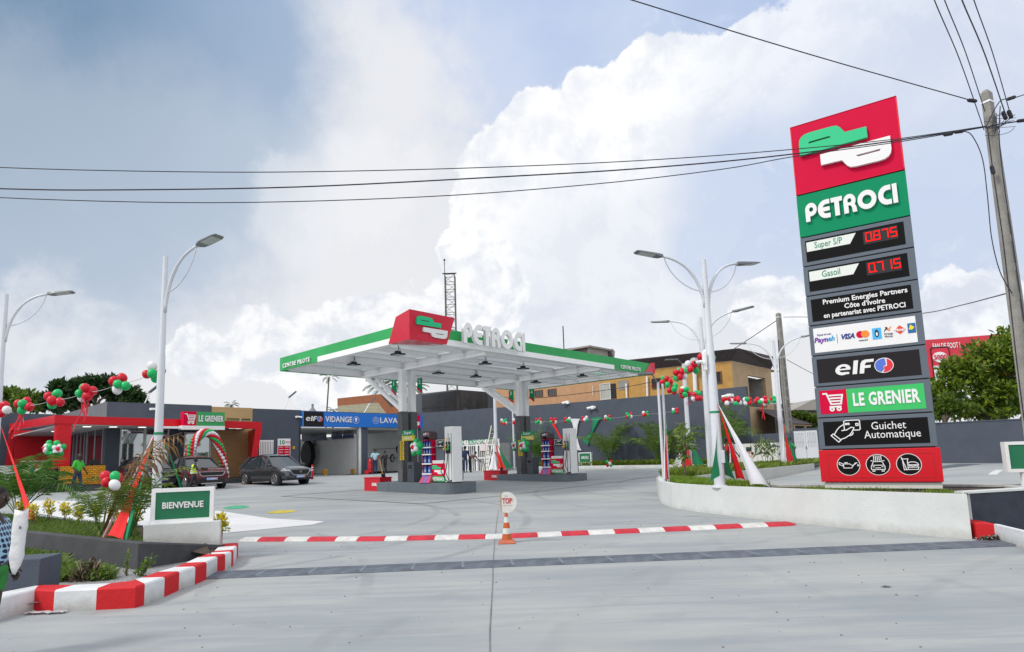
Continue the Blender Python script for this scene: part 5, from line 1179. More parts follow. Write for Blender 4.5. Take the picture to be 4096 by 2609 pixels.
for k in range(n):
 za,zb=3+(mh-3)*k/n,3+(mh-3)*(k+1)/n
 for i_ in range(4):
  a,c_=G4[i_],G4[(i_+1)%4]
  bb.beam((a[0],a[1],zb),(c_[0],c_[1],zb),.06,.06)
  if i_%2==0 or 1:bb.beam((a[0],a[1],za if k%2 else zb),(c_[0],c_[1],zb if k%2 else za),.045,.045)
bb.build('lattice',mat('mast_steel',(.13,.12,.09),.8,var=.2),ms)
bb=MB();zt_=atY(1787,1046,85.)[2];bb.tube([(-hw,-hw,mh),(-hw,-hw,zt_)],.05,5);bb.ball((-hw,-hw,zt_),.15);bb.box(-hw-.3,-hw-.3,mh,hw+.3,-hw-.1,mh+.12);bb.build('aerial',MATTE,ms)
YBB=48.
bl_=thing('billboard','red roadside billboard with a phone picture reading FAN DE FOOT ! behind the tree','billboard',atY(3860,1800,YBB))
Pb=[atY(*p,YBB) for p in ((3640,1365),(4090,1330),(4090,1500),(3640,1560))]
bb=MB();bb.add([tuple(p) for p in Pb]+[(p[0],p[1]+.3,p[2]) for p in Pb],[(0,1,2,3),(7,6,5,4),(0,1,5,4),(1,2,6,5),(2,3,7,6),(3,0,4,7)]);bb.build('board',mat('billboard_red',(.62,.03,.06),.6,var=.12,vscale=.6),bl_,world=True)
def bbface(px,py,dy=-.05):
 p=atY(px,py,YBB+dy);L_=bl_.location;d=Pb[1]-Pb[0];d/=np.linalg.norm(d); return face((p[0]-L_[0],p[1]-L_[1],p[2]-L_[2]),d,(0,0,1))
text('FAN DE FOOT !',.62,SIGNW,bl_,bbface(3786,1384),'headline',bold=.010,width=(3827-3718)/2438*YBB)
ph=[(-.65,-2.2),(-.65,.9),(-.52,1.05),(.9-.2,1.05),(.83,.9),(.83,-2.2)]
flat([ph],.02,MATTE,bl_,bbface(3760,1440),'phone_outline');flat([[(x*.88+.01,y*.93-.05) for x,y in ph]],.02,mat('phone_red',(.66,.02,.05),.5),bl_,bbface(3760,1440,-.1),'phone_screen')
flat([[(x*.88+.01,y) for x,y in ((-.65,-2.1),(-.65,-.45),(.83,-.45),(.83,-2.1))]],.02,SIGNW,bl_,bbface(3760,1440,-.15),'white_app_area')
flat([arc(0.03,.22,.56,0,360,24,.42)[:-1]],.02,SIGNW,bl_,bbface(3760,1440,-.16),'white_bubble');text('5000',.55,REDPK,bl_,bbface(3761,1430,-.22)@Matrix.Translation((0.02,0,0)),'amount',bold=.01,width=1.0)
bb=MB()
for px in (3700,3850,4000):p=atY(px,1480,YBB+.2);bb.tube([(p[0],p[1],0),tuple(p)],.12,8)
bb.build('posts',STEEL,bl_,world=True)
# ================================================================ PUMP ISLANDS
def cw(x,y,zz=0.):p=A0+Rd*x+Ld*y;p[2]=zz; return p
def cy(px,py,x): return float(rl(onL(px,py,A0+Rd*x),A0)[1])
def cx_(px,py,y): return float(rl(onR(px,py,A0+Ld*y),A0)[0])
IZ=.62;GI=.18;XF=3.22
iy1=cy(1507,1945,XF);iy0=cy(1797,1957,XF);ix1=cx_(1905,1950,iy0+.0)
ix1=max(ix1,4.55)
OFF=7.28
things1=[]
def I(o):things1.append(o); return o
isl=I(thing('pump_island','raised grey pump island nearer the camera under the canopy','island',cw(0,0,0),RZ,'pump islands'))
pl_=[(XF,iy1),(XF,iy0+.35)]+[(XF+.35-.35*math.cos(a),iy0+.35-.35*math.sin(a)) for a in (.4,.8,1.2,PI/2)]+[(ix1,iy0)]+[(ix1,iy1)]
bb=MB();bb.prism(pl_,GI-.1,IZ);bb.build('island_body',mat('island_grey',(.115,.14,.165),.7,var=.12,vscale=4,bump=.2,dirt=.2),isl,bevel=.012)
def tri(pxL,pxC,pxR,xf):y1=cy(pxL,1900,xf);y0=cy(pxC,1900,xf);x1=cx_(pxR,1900,y0); return y1,y0,x1
def hz(px,py,x): return float(onL(px,py,A0+Rd*x)[2])
py1,py0,pxx=tri(1781,1811.7,1850,3.38);PX=3.38
pb=I(thing('fuel_pump','tall white fuel pump with green and yellow nozzles on the nearer island','fuel pump',cw(0,0,IZ),RZ,'fuel pumps'))
ZTW=hz(1800,1706,PX)-IZ
PWH=mat('pump_white',(.74,.75,.76),.35,var=.02,coat=.2)
bb=MB();bb.box(PX,py0,.03,pxx,py1,ZTW);bb.build('hose_tower',PWH,pb,bevel=.012)
bb=MB();bb.box(PX+.02,py0+.02,0,pxx-.02,py1-.02,.03);bb.build('tower_foot',MATTE,pb)
d_=py1-py0
bb=MB()
for t_ in (.13,.52):bb.box(PX-.004,py0+d_*t_-.012,.03,PX-.0005,py0+d_*t_+.012,ZTW*.88)
bb.build('hose_slots',MATTE,pb)
NY=mat('nozzle_yellow',(.75,.38,.01),.4,var=0);NG_=mat('nozzle_green',(.01,.30,.12),.4,var=0)
for t_,m_ in ((.72,NY),(.33,NG_)):
 y=py0+d_*t_
 bb=MB();bb.box(PX-.03,y-.035,ZTW*.52,PX-.001,y+.035,ZTW*.73);bb.build('holster',MATTE,pb)
 bb=MB();bb.tube([(PX-.05,y-.02,ZTW*.68),(PX-.10,y,ZTW*.62),(PX-.09,y+.06,ZTW*.585)],[.018,.03,.028],8);bb.box(PX-.15,y-.02,ZTW*.59,PX-.04,y+.06,ZTW*.62);bb.build('nozzle',m_,pb)
 bb=MB();bb.box(PX-.006,y-.02,ZTW*.74,PX-.001,y+.02,ZTW*.80);bb.build('fuel_label',m_,pb)
 a=.5 if m_ is NY else .3
 bb=MB();bb.tube([(PX-.07,y+.03,ZTW*.575),(PX-.09,y+.05,ZTW*.4),(PX-.12,y+a*.45,ZTW*.2),(PX-.08,y+.0,.1),(PX-.03,y-.06,.05),(PX-.01,py0+d_*.13,.10)],.016,7);bb.build('hose',MATTE,pb,smooth=True)
bb=MB();bb.tube([(pxx+.03,py0+.1,ZTW*.55),(pxx+.06,py0+.02,ZTW*.3),(pxx+.04,py0+.02,.1),(pxx-.02,py0+.05,.04)],.016,6);bb.build('hose',MATTE,pb,smooth=True)
by1=cy(1722,1880,PX+.02)
bh=hz(1750,1842,PX)-IZ
bb=MB();bb.box(PX+.02,py1+.002,.04,pxx-.02,by1,bh);bb.build('body_cabinet',PWH,pb,bevel=.01)
bw_=by1-py1
bb=MB();bb.box(PX+.005,py1+.02,.30*bh,PX+.019,by1-.02,.86*bh);o=bb.build('red_panel',REDPK,pb)
pp(bw_*.96,bh*.62,o,face((PX+.0,(py1+by1)/2,.585*bh),(0,-1,0),(0,0,1)),ext=.002)
bb=MB();bb.box(PX+.005,py1+.02,.045,PX+.019,by1-.02,.298*bh);o=bb.build('green_panel',FG,pb)
petroci(bw_*.80,bh*.15,SIGNW,o,face((PX+.0,(py1+by1)/2,.17*bh),(0,-1,0),(0,0,1)),ext=.003,each=False)
bb=MB();bb.box(PX+.12,py1+.05,bh+.002,pxx-.1,by1-.22,ZTW*.68);bb.build('dark_housing',PGREY,pb)
dz0,dz1=hz(1760,1790,PX)-IZ,hz(1760,1756,PX)-IZ
dy1,dy0=cy(1745,1770,PX+.05),py1+.01
bb=MB();bb.box(PX+.02,dy0,dz0,PX+.25,dy1,dz1);o=bb.build('display_unit',MATTE,pb,bevel=.015)
bb=MB();f_=.03;ym,w2=(dy0+dy1)/2,(dy1-dy0)/2-f_
for a in ((-w2,dz0+f_,w2,dz0+f_+.012),(-w2,dz1-f_-.012,w2,dz1-f_),(-w2,dz0+f_,-w2+.012,dz1-f_),(w2-.012,dz0+f_,w2,dz1-f_)):bb.box(PX+.012,ym+a[0],a[1],PX+.0195,ym+a[2],a[3])
bb.build('white_outline',SIGNW,o)
bb=MB();bb.box(PX+.010,ym-.07,(dz0+dz1)/2-.0,PX+.0195,ym+.09,dz1-.08);bb.build('lcd',mat('lcd_grey',(.38,.42,.38),.3,var=0),o)
bb=MB()
for k in range(4):bb.box(PX+.010,ym+.13,dz0+.07+.06*k,PX+.0195,ym+.16,dz0+.085+.06*k)
for k in range(2):bb.box(PX+.010,ym-.16,(dz0+dz1)/2+.04+.04*k,PX+.0195,ym-.09,(dz0+dz1)/2+.055+.04*k)
bb.box(PX+.01,ym-.04,dz0+.05,PX+.0195,ym+.03,dz0+.09);bb.build('keys',SIGNW,o)
ry1,ry0,rxx=tri(1692,1727,1748,3.36);RX=3.36
rk=I(thing('lubricant_rack','dark display rack of blue oil bottles on the nearer island beside the pump','display rack',cw(0,0,IZ),RZ,'lubricant racks'))
RH=hz(1710,1760,RX)-IZ;RHT=hz(1710,1723,RX)-IZ
RBR=mat('rack_brown',(.050,.030,.035),.5,var=.05);RDK=mat('rack_dark',(.02,.02,.024),.5,var=.05);rw_=ry1-ry0
bb=MB();bb.box(RX+.22,ry0-.02,.0,rxx,ry1,RH+.05);bb.build('rack_back',RDK,rk)
bb=MB();bb.box(RX,ry1-.02,.30,RX+.22,ry1,RH);bb.box(RX,ry0,.30,RX+.22,ry0+.02,RH);bb.box(RX,ry0,RH-.02,RX+.22,ry1,RH);bb.build('red_frame',REDPK,rk)
hp=[(ry0-.02,RH+.02),(ry0-.02,RHT-.12)]+[((ry0+ry1)/2-(rw_/2-.0)*math.cos(a),RHT-.12+.12*math.sin(a)) for a in (.5,1,PI/2,PI-1,PI-.5)]+[(ry1+.02,RHT-.12),(ry1+.02,RH+.02)]+[((ry0+ry1)/2+rw_*.4*math.cos(a),RH+.02+.10*math.sin(a)) for a in (.3,.9,PI/2,PI-.9,PI-.3)]
bb=MB();n=len(hp);bb.add([(RX-.04,y,z_) for y,z_ in hp]+[(RX+.30,y,z_) for y,z_ in hp],[tuple(range(n)),tuple(range(n,2*n))[::-1]]+[(k,(k+1)%n,n+(k+1)%n,n+k) for k in range(n)]);o=bb.build('header',RBR,rk)
elf(o,face((RX-.045,(ry0+ry1)/2+.17,RHT-.14),(0,-1,0),(0,0,1)),.11)
SZ=[.36,.36+(RH-.36)*.30,.36+(RH-.36)*.58,.36+(RH-.36)*.79]
bb=MB()
for z_ in SZ:bb=MB();bb.box(RX-.05,ry0,z_-.05,RX+.22,ry1,z_);bb.build('shelf',SIGNW,rk)
bb=MB();bb.add([(RX-.18,ry0-.05,0),(RX-.18,ry1+.05,0),(RX-.0,ry1,.30),(RX-.0,ry0,.30),(RX+.2,ry0,0),(RX+.2,ry1,0),(RX+.2,ry1,.3),(RX+.2,ry0,.3)],[(0,1,2,3),(0,3,7,4),(1,5,6,2),(3,2,6,7)])
PST=bpy.data.materials.new('poster_blend');PST.use_nodes=True;t_=PST.node_tree;n_=t_.nodes.new('ShaderNodeTexNoise');n_.inputs['Scale'].default_value=2.2;n_.inputs['Detail'].default_value=1;r_=t_.nodes.new('ShaderNodeValToRGB')
t_.links.new(t_.nodes.new('ShaderNodeTexCoord').outputs['Object'],n_.inputs['Vector'])
for k,(p_,c_) in enumerate(((.36,(.25,.25,.30)),(.46,(.16,.08,.45)),(.56,(.55,.06,.12)))):
 e_=r_.color_ramp.elements[k] if k<2 else r_.color_ramp.elements.new(p_);e_.position=p_;e_.color=c_+(1,)
t_.links.new(n_.outputs['Fac'],r_.inputs[0]);t_.links.new(r_.outputs[0],t_.nodes['Principled BSDF'].inputs['Base Color'])
bb.build('poster_board',PST,rk)
BB=mat('bottle_blue',(.01,.06,.36),.35,var=.1);BLB=mat('bottle_label',(.28,.33,.42),.5,var=.3,vscale=30)
def bottle_mesh(w_,h_):
 t=thing('oil_bottle','','bottle',(0,0,0),RZ,'oil bottles on the pump racks')
 bb=MB();bb.add([(-.05,-w_/2,0),(.05,-w_/2,0),(.05,w_/2,0),(-.05,w_/2,0),(-.05,-w_/2,h_*.62),(.05,-w_/2,h_*.62),(.05,w_/2,h_*.62),(-.05,w_/2,h_*.62),(-.03,-w_*.15,h_*.88),(.03,-w_*.15,h_*.88),(.03,w_*.3,h_*.88),(-.03,w_*.3,h_*.88)],
  [(0,3,2,1),(0,1,5,4),(1,2,6,5),(2,3,7,6),(3,0,4,7),(4,5,9,8),(5,6,10,9),(6,7,11,10),(7,4,8,11),(8,9,10,11)]);bb.build('bottle_body',BB,t)
 bb=MB();bb.tube([(0,w_*.1,h_*.88),(0,w_*.1,h_)],.02,8);bb.build('cap',MATTE,t)
 bb=MB();bb.box(-.056,-w_*.36,h_*.12,-.0505,w_*.36,h_*.5);bb.build('label',BLB,t); return t
small=bottle_mesh(.085,.24);big=bottle_mesh(.15,.31)
rown=['bottom shelf','second lowest shelf','second highest shelf','top shelf']
first={}
for isl_i in range(2):
 for s_i,(z_,nn,src) in enumerate(((SZ[0],2,big),(SZ[1],2,big),(SZ[2],3,small),(SZ[3],3,small))):
  for k in range(nn):
   y=ry1-.03-(k+.5)*(rw_-.04)/nn
   p=cw(RX+.04+OFF*isl_i,y,IZ+z_+.002)
   pos=('left','right')[k] if nn==2 else ('left','middle','right')[k]
   lab=f'blue oil bottle at {pos} on the {rown[s_i]} of the {"nearer" if isl_i == 0 else "farther"} rack'
   if id(src) not in first:first[id(src)]=1;src.location=tuple(p);src['label']=lab
   else:dup(src,p,RZ,lab)
b1,b0,bx1=tri(1629,1656,1690,3.40);BH_=hz(1650,1848,3.40)-IZ
bn=I(thing('waste_bin','dark grey boxy waste bin between column and rack on the nearer island','bin',cw(0,0,IZ),RZ,'waste bins'))
bb=MB();bb.box(3.40,b0,0,min(bx1,4.0),b1,BH_);bb.build('bin_body',mat('bin_grey',(.045,.055,.075),.5,var=.05),bn,bevel=.012)
bb=MB();bb.box(3.385,b0+.08,BH_*.62,3.399,b1-.06,BH_*.9);o=bb.build('opening_frame',PGREY,bn);bb=MB();bb.box(3.375,b0+.11,BH_*.65,3.3845,b1-.09,BH_*.87);bb.build('opening',MATTE,o)
YELP=mat('plate_yellow',(.70,.48,.01),.45,var=.02)
fs=I(thing('fuel_name_board','green Super and yellow Gasoil boards on the nearer column','sign board',cw(0,0,0),RZ,'fuel name boards'))
sy1,sy0=cy(1615,1735,3.40),cy(1664,1735,3.40)
for (zt_,zb_,m_,s_) in ((1722,1742,GREENP,'Super'),(1743.5,1763,mat('board_yellow',(.62,.50,.01),.45,var=.02),'Gasoil')):
 a,c_=hz(1640,zt_,3.40),hz(1640,zb_,3.40)
 bb=MB();bb.box(3.30,sy0,c_,3.36,sy1,a);o=bb.build('board',m_,fs)
 text(s_,(a-c_)*.95,SIGNW,o,face((3.295,(sy0+sy1)/2,(a+c_)/2+.01),(0,-1,0),(0,0,1)),'fuel_name',bold=.001,width=(sy1-sy0)*.62,ext=.002,space=1.05)
 strokes([[(-(sy1-sy0)*.44,-(a-c_)*.40),(-(sy1-sy0)*.39,-(a-c_)*.18)],[((sy1-sy0)*.44,-(a-c_)*.40),((sy1-sy0)*.39,-(a-c_)*.18)]],.02,.001,SIGNW,o,face((3.297,(sy0+sy1)/2,(a+c_)/2),(0,-1,0),(0,0,1)),'tick_marks')
wp_=I(thing('warning_plates','vertical strip of four yellow warning pictogram plates on the nearer column','warning sign',cw(0,0,0),RZ,'warning plate strips'))
wy1,wy0=cy(1600,1800,3.44),cy(1612,1800,3.44)
for k in range(4):
 a=hz(1606,1763+k*19.7,3.4)-.01;c_=hz(1606,1763+(k+1)*19.7,3.4)+.01
 bb=MB();bb.box(3.45,wy0-.02,c_,3.485,wy1+.02,a);o=bb.build('plate',YELP,wp_)
 r=min(a-c_,wy1-wy0)*.42;T=face((3.447,(wy0+wy1)/2,(a+c_)/2),(0,-1,0),(0,0,1))
 flat([arc(0,0,r,0,360,20)[:-1],arc(0,0,r*.72,0,360,20)[:-1]],.001,MATTE,o,T,'black_ring')
 strokes([[(-r*.4,-r*.4),(r*.4,r*.4)]] if k<3 else [[(-r*.4,0),(r*.4,0)],[(0,-r*.3),(0,r*.3)]],r*.25,.001,MATTE,o,T,'pictogram')
sx0,sx1=3.05,3.6
sb1,sb0=cy(1455,1955,3.22),cy(1535,1955,3.22)
sa1=cy(1457,1950,3.25);
SBX=3.25;s_l=sa1;s_w=.62
sbx=I(thing('sand_box','red metal sand box at the rear end of the nearer island','sand box',cw(SBX,sa1,GI),RZ,'sand boxes'))
bb=MB();bb.box(0,-1.15,.06,.6,0,.62);bb.build('box_body',mat('sand_box_red',(.55,.005,.02),.4,var=.05),sbx,bevel=.008)
bb=MB();bb.box(.08,-1.05,0,.52,-.1,.06);bb.build('feet',MATTE,sbx)
bb=MB();bb.box(-.02,-1.17,.60,.62,.02,.64);bb.build('lid',mat('sand_box_red',(.55,.005,.02),.4),sbx)
text('SABLE',.17,SIGNW,sbx,face((.38,-1.153,.34),(1,0,0),(0,0,1)),'lettering',bold=.006);text('SABLE',.17,SIGNW,sbx,face((-.004,-.80,.34),(0,-1,0),(0,0,1)),'lettering',bold=.006)
shv=I(thing('shovel','shovel with red grip standing on the sand box by the nearer island','shovel',cw(SBX+.3,sa1-.95,GI+.62),RZ,'shovels on the sand boxes'))
bb=MB();bb.tube([(0,0,.10),(.12,.42,.78)],.02,8);bb.build('shaft',mat('shovel_wood',(.55,.30,.05),.5,var=.1),shv)
bb=MB();bb.tube([(.12,.42,.78),(.15,.50,.92)],.028,8);bb.tube([(.08,.50,.93),(.22,.50,.93)],.025,8);bb.build('grip',KRED,shv)
bb=MB();bb.add([(-.12,-.05,.02),(.10,-.05,.02),(.10,-.02,.16),(-.1,-.02,.16),(-.12,-.12,.03),(.10,-.12,.03)],[(0,1,2,3),(4,5,1,0)]);bb.tube([(0,-.04,.08),(0,0,.16)],.03,6);bb.build('blade',MATTE,shv)
def num_flag(x,y,z_,s_,lab,flip=1):
 t=thing('pump_number_sign',lab,'sign',cw(x,y,z_),RZ,'pump number signs')
 bb=MB();bb.add([(0,0,0),(0,.30*flip,.25),(0,.30*flip,.62),(0,0,.62),(.03,0,0),(.03,.30*flip,.25),(.03,.30*flip,.62),(.03,0,.62)],[(0,1,2,3),(4,5,6,7),(0,1,5,4),(1,2,6,5),(2,3,7,6),(3,0,4,7)]);bb.build('green_flag',GREENP,t)
 bb=MB();bb.beam((-.004,0,-.02),(-.004,.31*flip,.23),.03,.07,up=(0,0,1));bb.build('red_edge',REDPK,t)
 text(s_,.26,SIGNW,t,face((-.006,.15*flip,.45),(0,-1,0),(0,0,1)),'number',bold=.004)
num_flag(3.45,5.38,hz(1595,1576,3.45),'1','small green and red pump number 1 sign on the first column')
num_flag(4.30,4.72,hz(1672,1572,4.3),'2','small green pump number 2 sign on the right side of the first column',1)
num_flag(3.45+OFF,5.38,hz(2072,1607,3.45+OFF),'3','small green and red pump number 3 sign on the second column')
num_flag(4.30+OFF,4.72,hz(2118,1606,4.3+OFF),'4','small green pump number 4 sign on the far side of the second column',1)
for o in list(things1):
 d=dup(o,np.array(o.location)+Rd*OFF,None,o['label'].replace('nearer the camera','farther from the camera').replace('nearer','farther'))
# ================================================================ BALLOONS
ball_me={}
def balloon(par,p,r,col):
 key=col
 if key not in ball_me:
  bb=MB();bb.ball((0,0,0),1,16,12,(1,1,1.08));bb.lathe([(.10,-1.15),(.03,-1.06)],6)
  o=bb.build('balloon',{'r':BAL_R,'g':BAL_G,'w':BAL_W}[col],par,smooth=True);ball_me[key]=o.data
 else:o=bpy.data.objects.new('balloon',ball_me[key]);COL.objects.link(o);o.parent=par
 r2=r*random.uniform(.92,1.06);o.location=tuple(map(float,p));o.scale=(r2,r2,r2*random.uniform(.98,1.1))
 o.rotation_euler=(random.uniform(-.5,.5),random.uniform(-.5,.5),random.uniform(0,3)); return o
def cluster(ox,oy,f_,lst,r0,label,Y=None,streams=None,group='balloon clusters',rad=.1):
 """lst: (x, y, colour) in zoom pixels; r0 radius in zoom pixels"""
 P=[(ox+x*f_,oy+y*f_,c_) for x,y,c_ in lst];rp=r0*f_
 Yc=Y or rad*F/rp
 mx_,my_=sum(p[0] for p in P)/len(P),sum(p[1] for p in P)/len(P)
 base=atY(mx_,my_,Yc);t=thing('balloon_cluster',label,'balloons',base,0,group)
 rr_=rp*Yc/F
 for k,(x,y,c_) in enumerate(P):
  yy=Yc+rr_*(1.1-2.0*k/max(1,len(P)-1));q=atY(x,y,yy)-base;balloon(t,q,rp*yy/F,c_)
 if streams:
  bb=MB()
  for k,(dx,dz,sw) in enumerate(streams):
   pts=[]
   for i_ in range(13):
    u=i_/12;pts.append((dx*u+.025*math.sin(u*9+k*2)*(1 if sw else .6),.02*math.cos(u*7+k),-rr_*.4-dz*u))
   for i_ in range(12):
    a,b_=pts[i_],pts[i_+1];wd=.018 if not sw else .012
    bb.quad((a[0]-wd,a[1],a[2]),(a[0]+wd,a[1]+.004,a[2]),(b_[0]+wd,b_[1]+.004,b_[2]),(b_[0]-wd,b_[1],b_[2]))
  bb.build('ribbons',mat('ribbon_red',(.65,.01,.03),.5,var=0),t)
 return t,base
A1=(0,1580,.2738);Z1=(0,1400,.3911)
G1='balloon clusters strung between the two left lamp posts'
cl=[]
cl.append(cluster(*A1,[(75,150,'r'),(-5,180,'r'),(20,270,'r'),(100,220,'w')],60,'balloon cluster cut by the left edge of the photo, red balloons and one white',14.8,None,G1)[1])
cl.append(cluster(*A1,[(265,130,'r'),(390,85,'r'),(320,225,'g'),(430,175,'r'),(330,130,'g')],60,'second balloon cluster from the left edge, with long straight red ribbons hanging down',14.5,[(-.25,.75,0),(-.10,.55,0),(-.30,.62,0),(.02,.45,1),(-.12,.72,1)],G1)[1])
cl.append(cluster(*A1,[(710,20,'r'),(835,-15,'g'),(760,140,'g'),(875,105,'r'),(760,85,'r')],62,'third balloon cluster from the left edge, three red and two green, no ribbons',14.1,None,G1)[1])
cl.append(cluster(*Z1,[(840,490,'w'),(860,390,'g'),(815,445,'g'),(945,420,'r'),(895,472,'r'),(875,390,'r')],45,'balloon cluster with curly red ribbons above the red column',13.7,[(-.02,.62,1),(.06,.50,0),(-.22,.85,1),(.0,.45,0),(.1,.30,1)],G1)[1])
cl.append(cluster(*Z1,[(1160,315,'r'),(1250,285,'r'),(1200,402,'w'),(1285,368,'g'),(1205,350,'g')],46,'balloon cluster high against the dark tree, left of the near lamp post',13.3,None,G1)[1])
cl.append(cluster(*Z1,[(1650,215,'r'),(1590,293,'g'),(1555,165,'w'),(1500,250,'r'),(1555,240,'g')],44,'balloon cluster tied behind the near left lamp post',13.1,None,G1)[1])
Z5=(2600,1350,.2607)
G2='balloon clusters strung between the right lamp posts'
dl=[]
for lst,r0,lab,strm in (
 ([(850,235,'w'),(965,312,'g'),(830,390,'g'),(775,300,'r'),(835,337,'r')],48,'balloon cluster touching the tall right lamp post, topmost of the right string',[(-.55,.12,0),(-.45,.2,1)]),
 ([(702,505,'g'),(575,505,'g'),(580,405,'w'),(685,410,'r'),(622,487,'r')],50,'balloon cluster with one white balloon in front of the white vent pipe',[(-.55,.35,1),(-.35,.25,1)]),
 ([(440,510,'g'),(407,625,'g'),(528,595,'w'),(397,537,'r'),(487,520,'r'),(463,607,'r')],46,'balloon cluster with three red balloons below the small floodlight',None),
 ([(205,630,'g'),(257,635,'r'),(310,680,'r'),(185,690,'r'),(267,727,'g')],45,'balloon cluster on top of the twin white poles, ribbons blowing left',[(-.75,.12,0),(-.85,.18,0),(-.65,.22,1)]),
 ([(325,745,'r'),(300,815,'r'),(370,830,'r'),(390,740,'g'),(372,793,'g')],43,'balloon cluster just right of the twin white poles',None),
 ([(505,795,'w'),(590,870,'r'),(497,893,'r'),(478,825,'r'),(558,797,'g'),(537,878,'g')],42,'balloon cluster in front of the slim middle pole',None),
 ([(702,855,'g'),(750,862,'g'),(765,930,'r'),(670,940,'w'),(675,877,'r'),(720,935,'r')],40,'balloon cluster with pink ribbons left of the second lamp post, against the dark wall',[(-.45,.25,0),(-.40,.32,0),(-.30,.28,1)]),
 ([(925,885,'w'),(1010,945,'r'),(925,985,'r'),(912,925,'g')],36,'balloon cluster half hidden between the two tall lamp posts',None),
 ([(1165,940,'g'),(1245,970,'w'),(1135,955,'r'),(1205,947,'r'),(1180,1010,'w')],38,'balloon cluster below the wall camera, first right of the tall lamp post',None),
 ([(1295,955,'r'),(1350,933,'r'),(1380,1000,'w'),(1350,958,'r'),(1315,1017,'g')],37,'balloon cluster second right of the tall lamp post, with a drooping red ribbon',[(-.42,.12,0),(-.5,.2,1)]),
 ([(1505,1020,'g'),(1455,955,'w'),(1530,948,'r'),(1465,1012,'w'),(1530,1002,'r'),(1490,947,'g')],35,'balloon cluster at the end of the tall grey wall',None),
 ([(1650,945,'r'),(1615,982,'r'),(1745,1015,'w'),(1720,970,'w'),(1765,928,'r'),(1810,985,'g'),(1775,980,'r'),(1685,992,'g')],35,'large balloon cluster with long red ribbons in front of the loggia',[(.02,.55,0),(-.04,.72,0),(-.12,.4,1),(.03,.8,0)]),
 ([(1875,1000,'w'),(1935,975,'r'),(1850,952,'r'),(1900,925,'g'),(1908,972,'g')],33,'last balloon cluster at the far right lamp post',None)):
 dl.append(cluster(*Z5,lst,r0,lab,None,strm,G2)[1])
Z6=(2000,1600,.2607);G3='small balloon clusters along the grey wall'
fl_=[]
pos=['over the gas cages, first from the ladder','half hidden by the second column','just right of the second column','above the red wall cloth','just left of the white wall cloth','between the white and the green wall cloths','right of the green wall cloth','second right of the green wall cloth','third right of the green wall cloth','farthest right, beside the twin poles']
for k,(x,y) in enumerate(((60,335),(243,330),(590,330),(820,320),(1035,312),(1300,297),(1650,280),(1980,240),(2230,218),(2690,170))):
 cs=['wgrwgr','wgrgr','rrgwg','rrgwr','rwrgg','rwrgw','wrrgg','grrwg','wgrgr','wrgr'][k]
 offs_=[(-30,-22),(28,-25),(-28,20),(30,18),(0,5),(5,32)]
 lst=[(x+offs_[j][0]*(1 if j<4 else .8),y+offs_[j][1],c_) for j,c_ in enumerate(cs)]
 fl_.append(cluster(*Z6,lst,25,f'small balloon cluster on the wall string {pos[k]}',None,None,G3)[1])
def string(pts,name,label):
 t=thing(name,label,'string',pts[0]);bb=MB();Q=[]
 for a,b_ in zip(pts[:-1],pts[1:]):
  for k in range(6):u=k/6;Q.append(a+(b_-a)*u+np.array([0,0,-.05*math.sin(PI*u)]))
 Q.append(pts[-1]);bb.tube(Q,.006,4);bb.build('line',mat('string_white',(.5,.5,.52),.6,var=0),t,world=True)
string(cl[1:],'balloon_string','thin line carrying the balloon clusters between the left lamp posts')
string(dl[3:8],'balloon_string','thin line carrying the clusters from the twin poles to the tall right lamp post')
string(dl[8:],'balloon_string','thin line carrying the clusters from the tall right lamp post to the far one')
string([F0+Rd*(XW-2)+Ld*(rl(onL(1985,1686,F0+Rd*(XW-2)),F0)[1])+np.array([0,0,2.6])*0]+fl_ if 0 else fl_,'balloon_string','thin line carrying the small clusters along the grey wall')
def flower(P,r,label,tilt=None,facing=None):
 t=thing('balloon_flower',label,'balloon flower',P,RZ if facing is None else facing,'balloon flowers')
 for k in range(5):a=2*PI*k/5+.3;balloon(t,(.0,math.cos(a)*r*1.75,math.sin(a)*r*1.75),r,'g')
 for k in range(4):a=2*PI*k/4+.5;balloon(t,(-r*.9,math.cos(a)*r*.95,math.sin(a)*r*.95),r*.75,'w')
 balloon(t,(-r*1.5,0,0),r*.62,'r'); return t
for i_,(px,py) in enumerate(((1666,1789),(2096,1782))):
 off=OFF*i_;x=3.25+off;p=onL(px,py,A0+Rd*x)
 flower(p,.13,f'green, white and red balloon flower facing left on the {"nearer" if i_ == 0 else "farther"} canopy column')
 q=onL(1634 if i_==0 else 2064,py,A0+Rd*(4.55+off));flower(q,.12,f'green and white balloon flower on the back of the {"nearer" if i_ == 0 else "farther"} canopy column')
pc_=onR(227,1796,F0+Ld*(PC-.15));flower(pc_,.15,'balloon flower with a red centre on the front of the red portal column',facing=RZ+PI/2)
flower(onL(196,1793,F0+Rd*(xK-.1)),.14,'green balloon flower on the left side of the red portal column')
ac=PC-1.0;xa0,_=fl(738,1850,ac);xa1,_=fl(899,1900,ac);_,zta=fl(822,1731,ac)
ar=thing('balloon_arch','spiral balloon arch in red, green and white over the shop entrance','balloon arch',F0+Rd*((xa0+xa1)/2)+Ld*ac,RZ)
aw=(xa1-xa0)/2;ah=zta
Lr=[];K_=40
for k in range(K_+1):
 a=PI*(1-k/K_);nr_=np.array([ah*math.cos(a),0,aw*math.sin(a)]);nr_/=np.linalg.norm(nr_);c_=np.array((aw*math.cos(a),0,-.15+(ah+.15)*math.sin(a)))
 for j in range(7):th=2*PI*j/7+k*.30;Lr.append((c_+nr_*.165*math.cos(th)+np.array([0,.165*math.sin(th),0]),'rwrgrwg'[j]))
vis=set(sorted(range(len(Lr)),key=lambda q:Lr[q][0][1]-.0*q)[:98]);allb=MB()
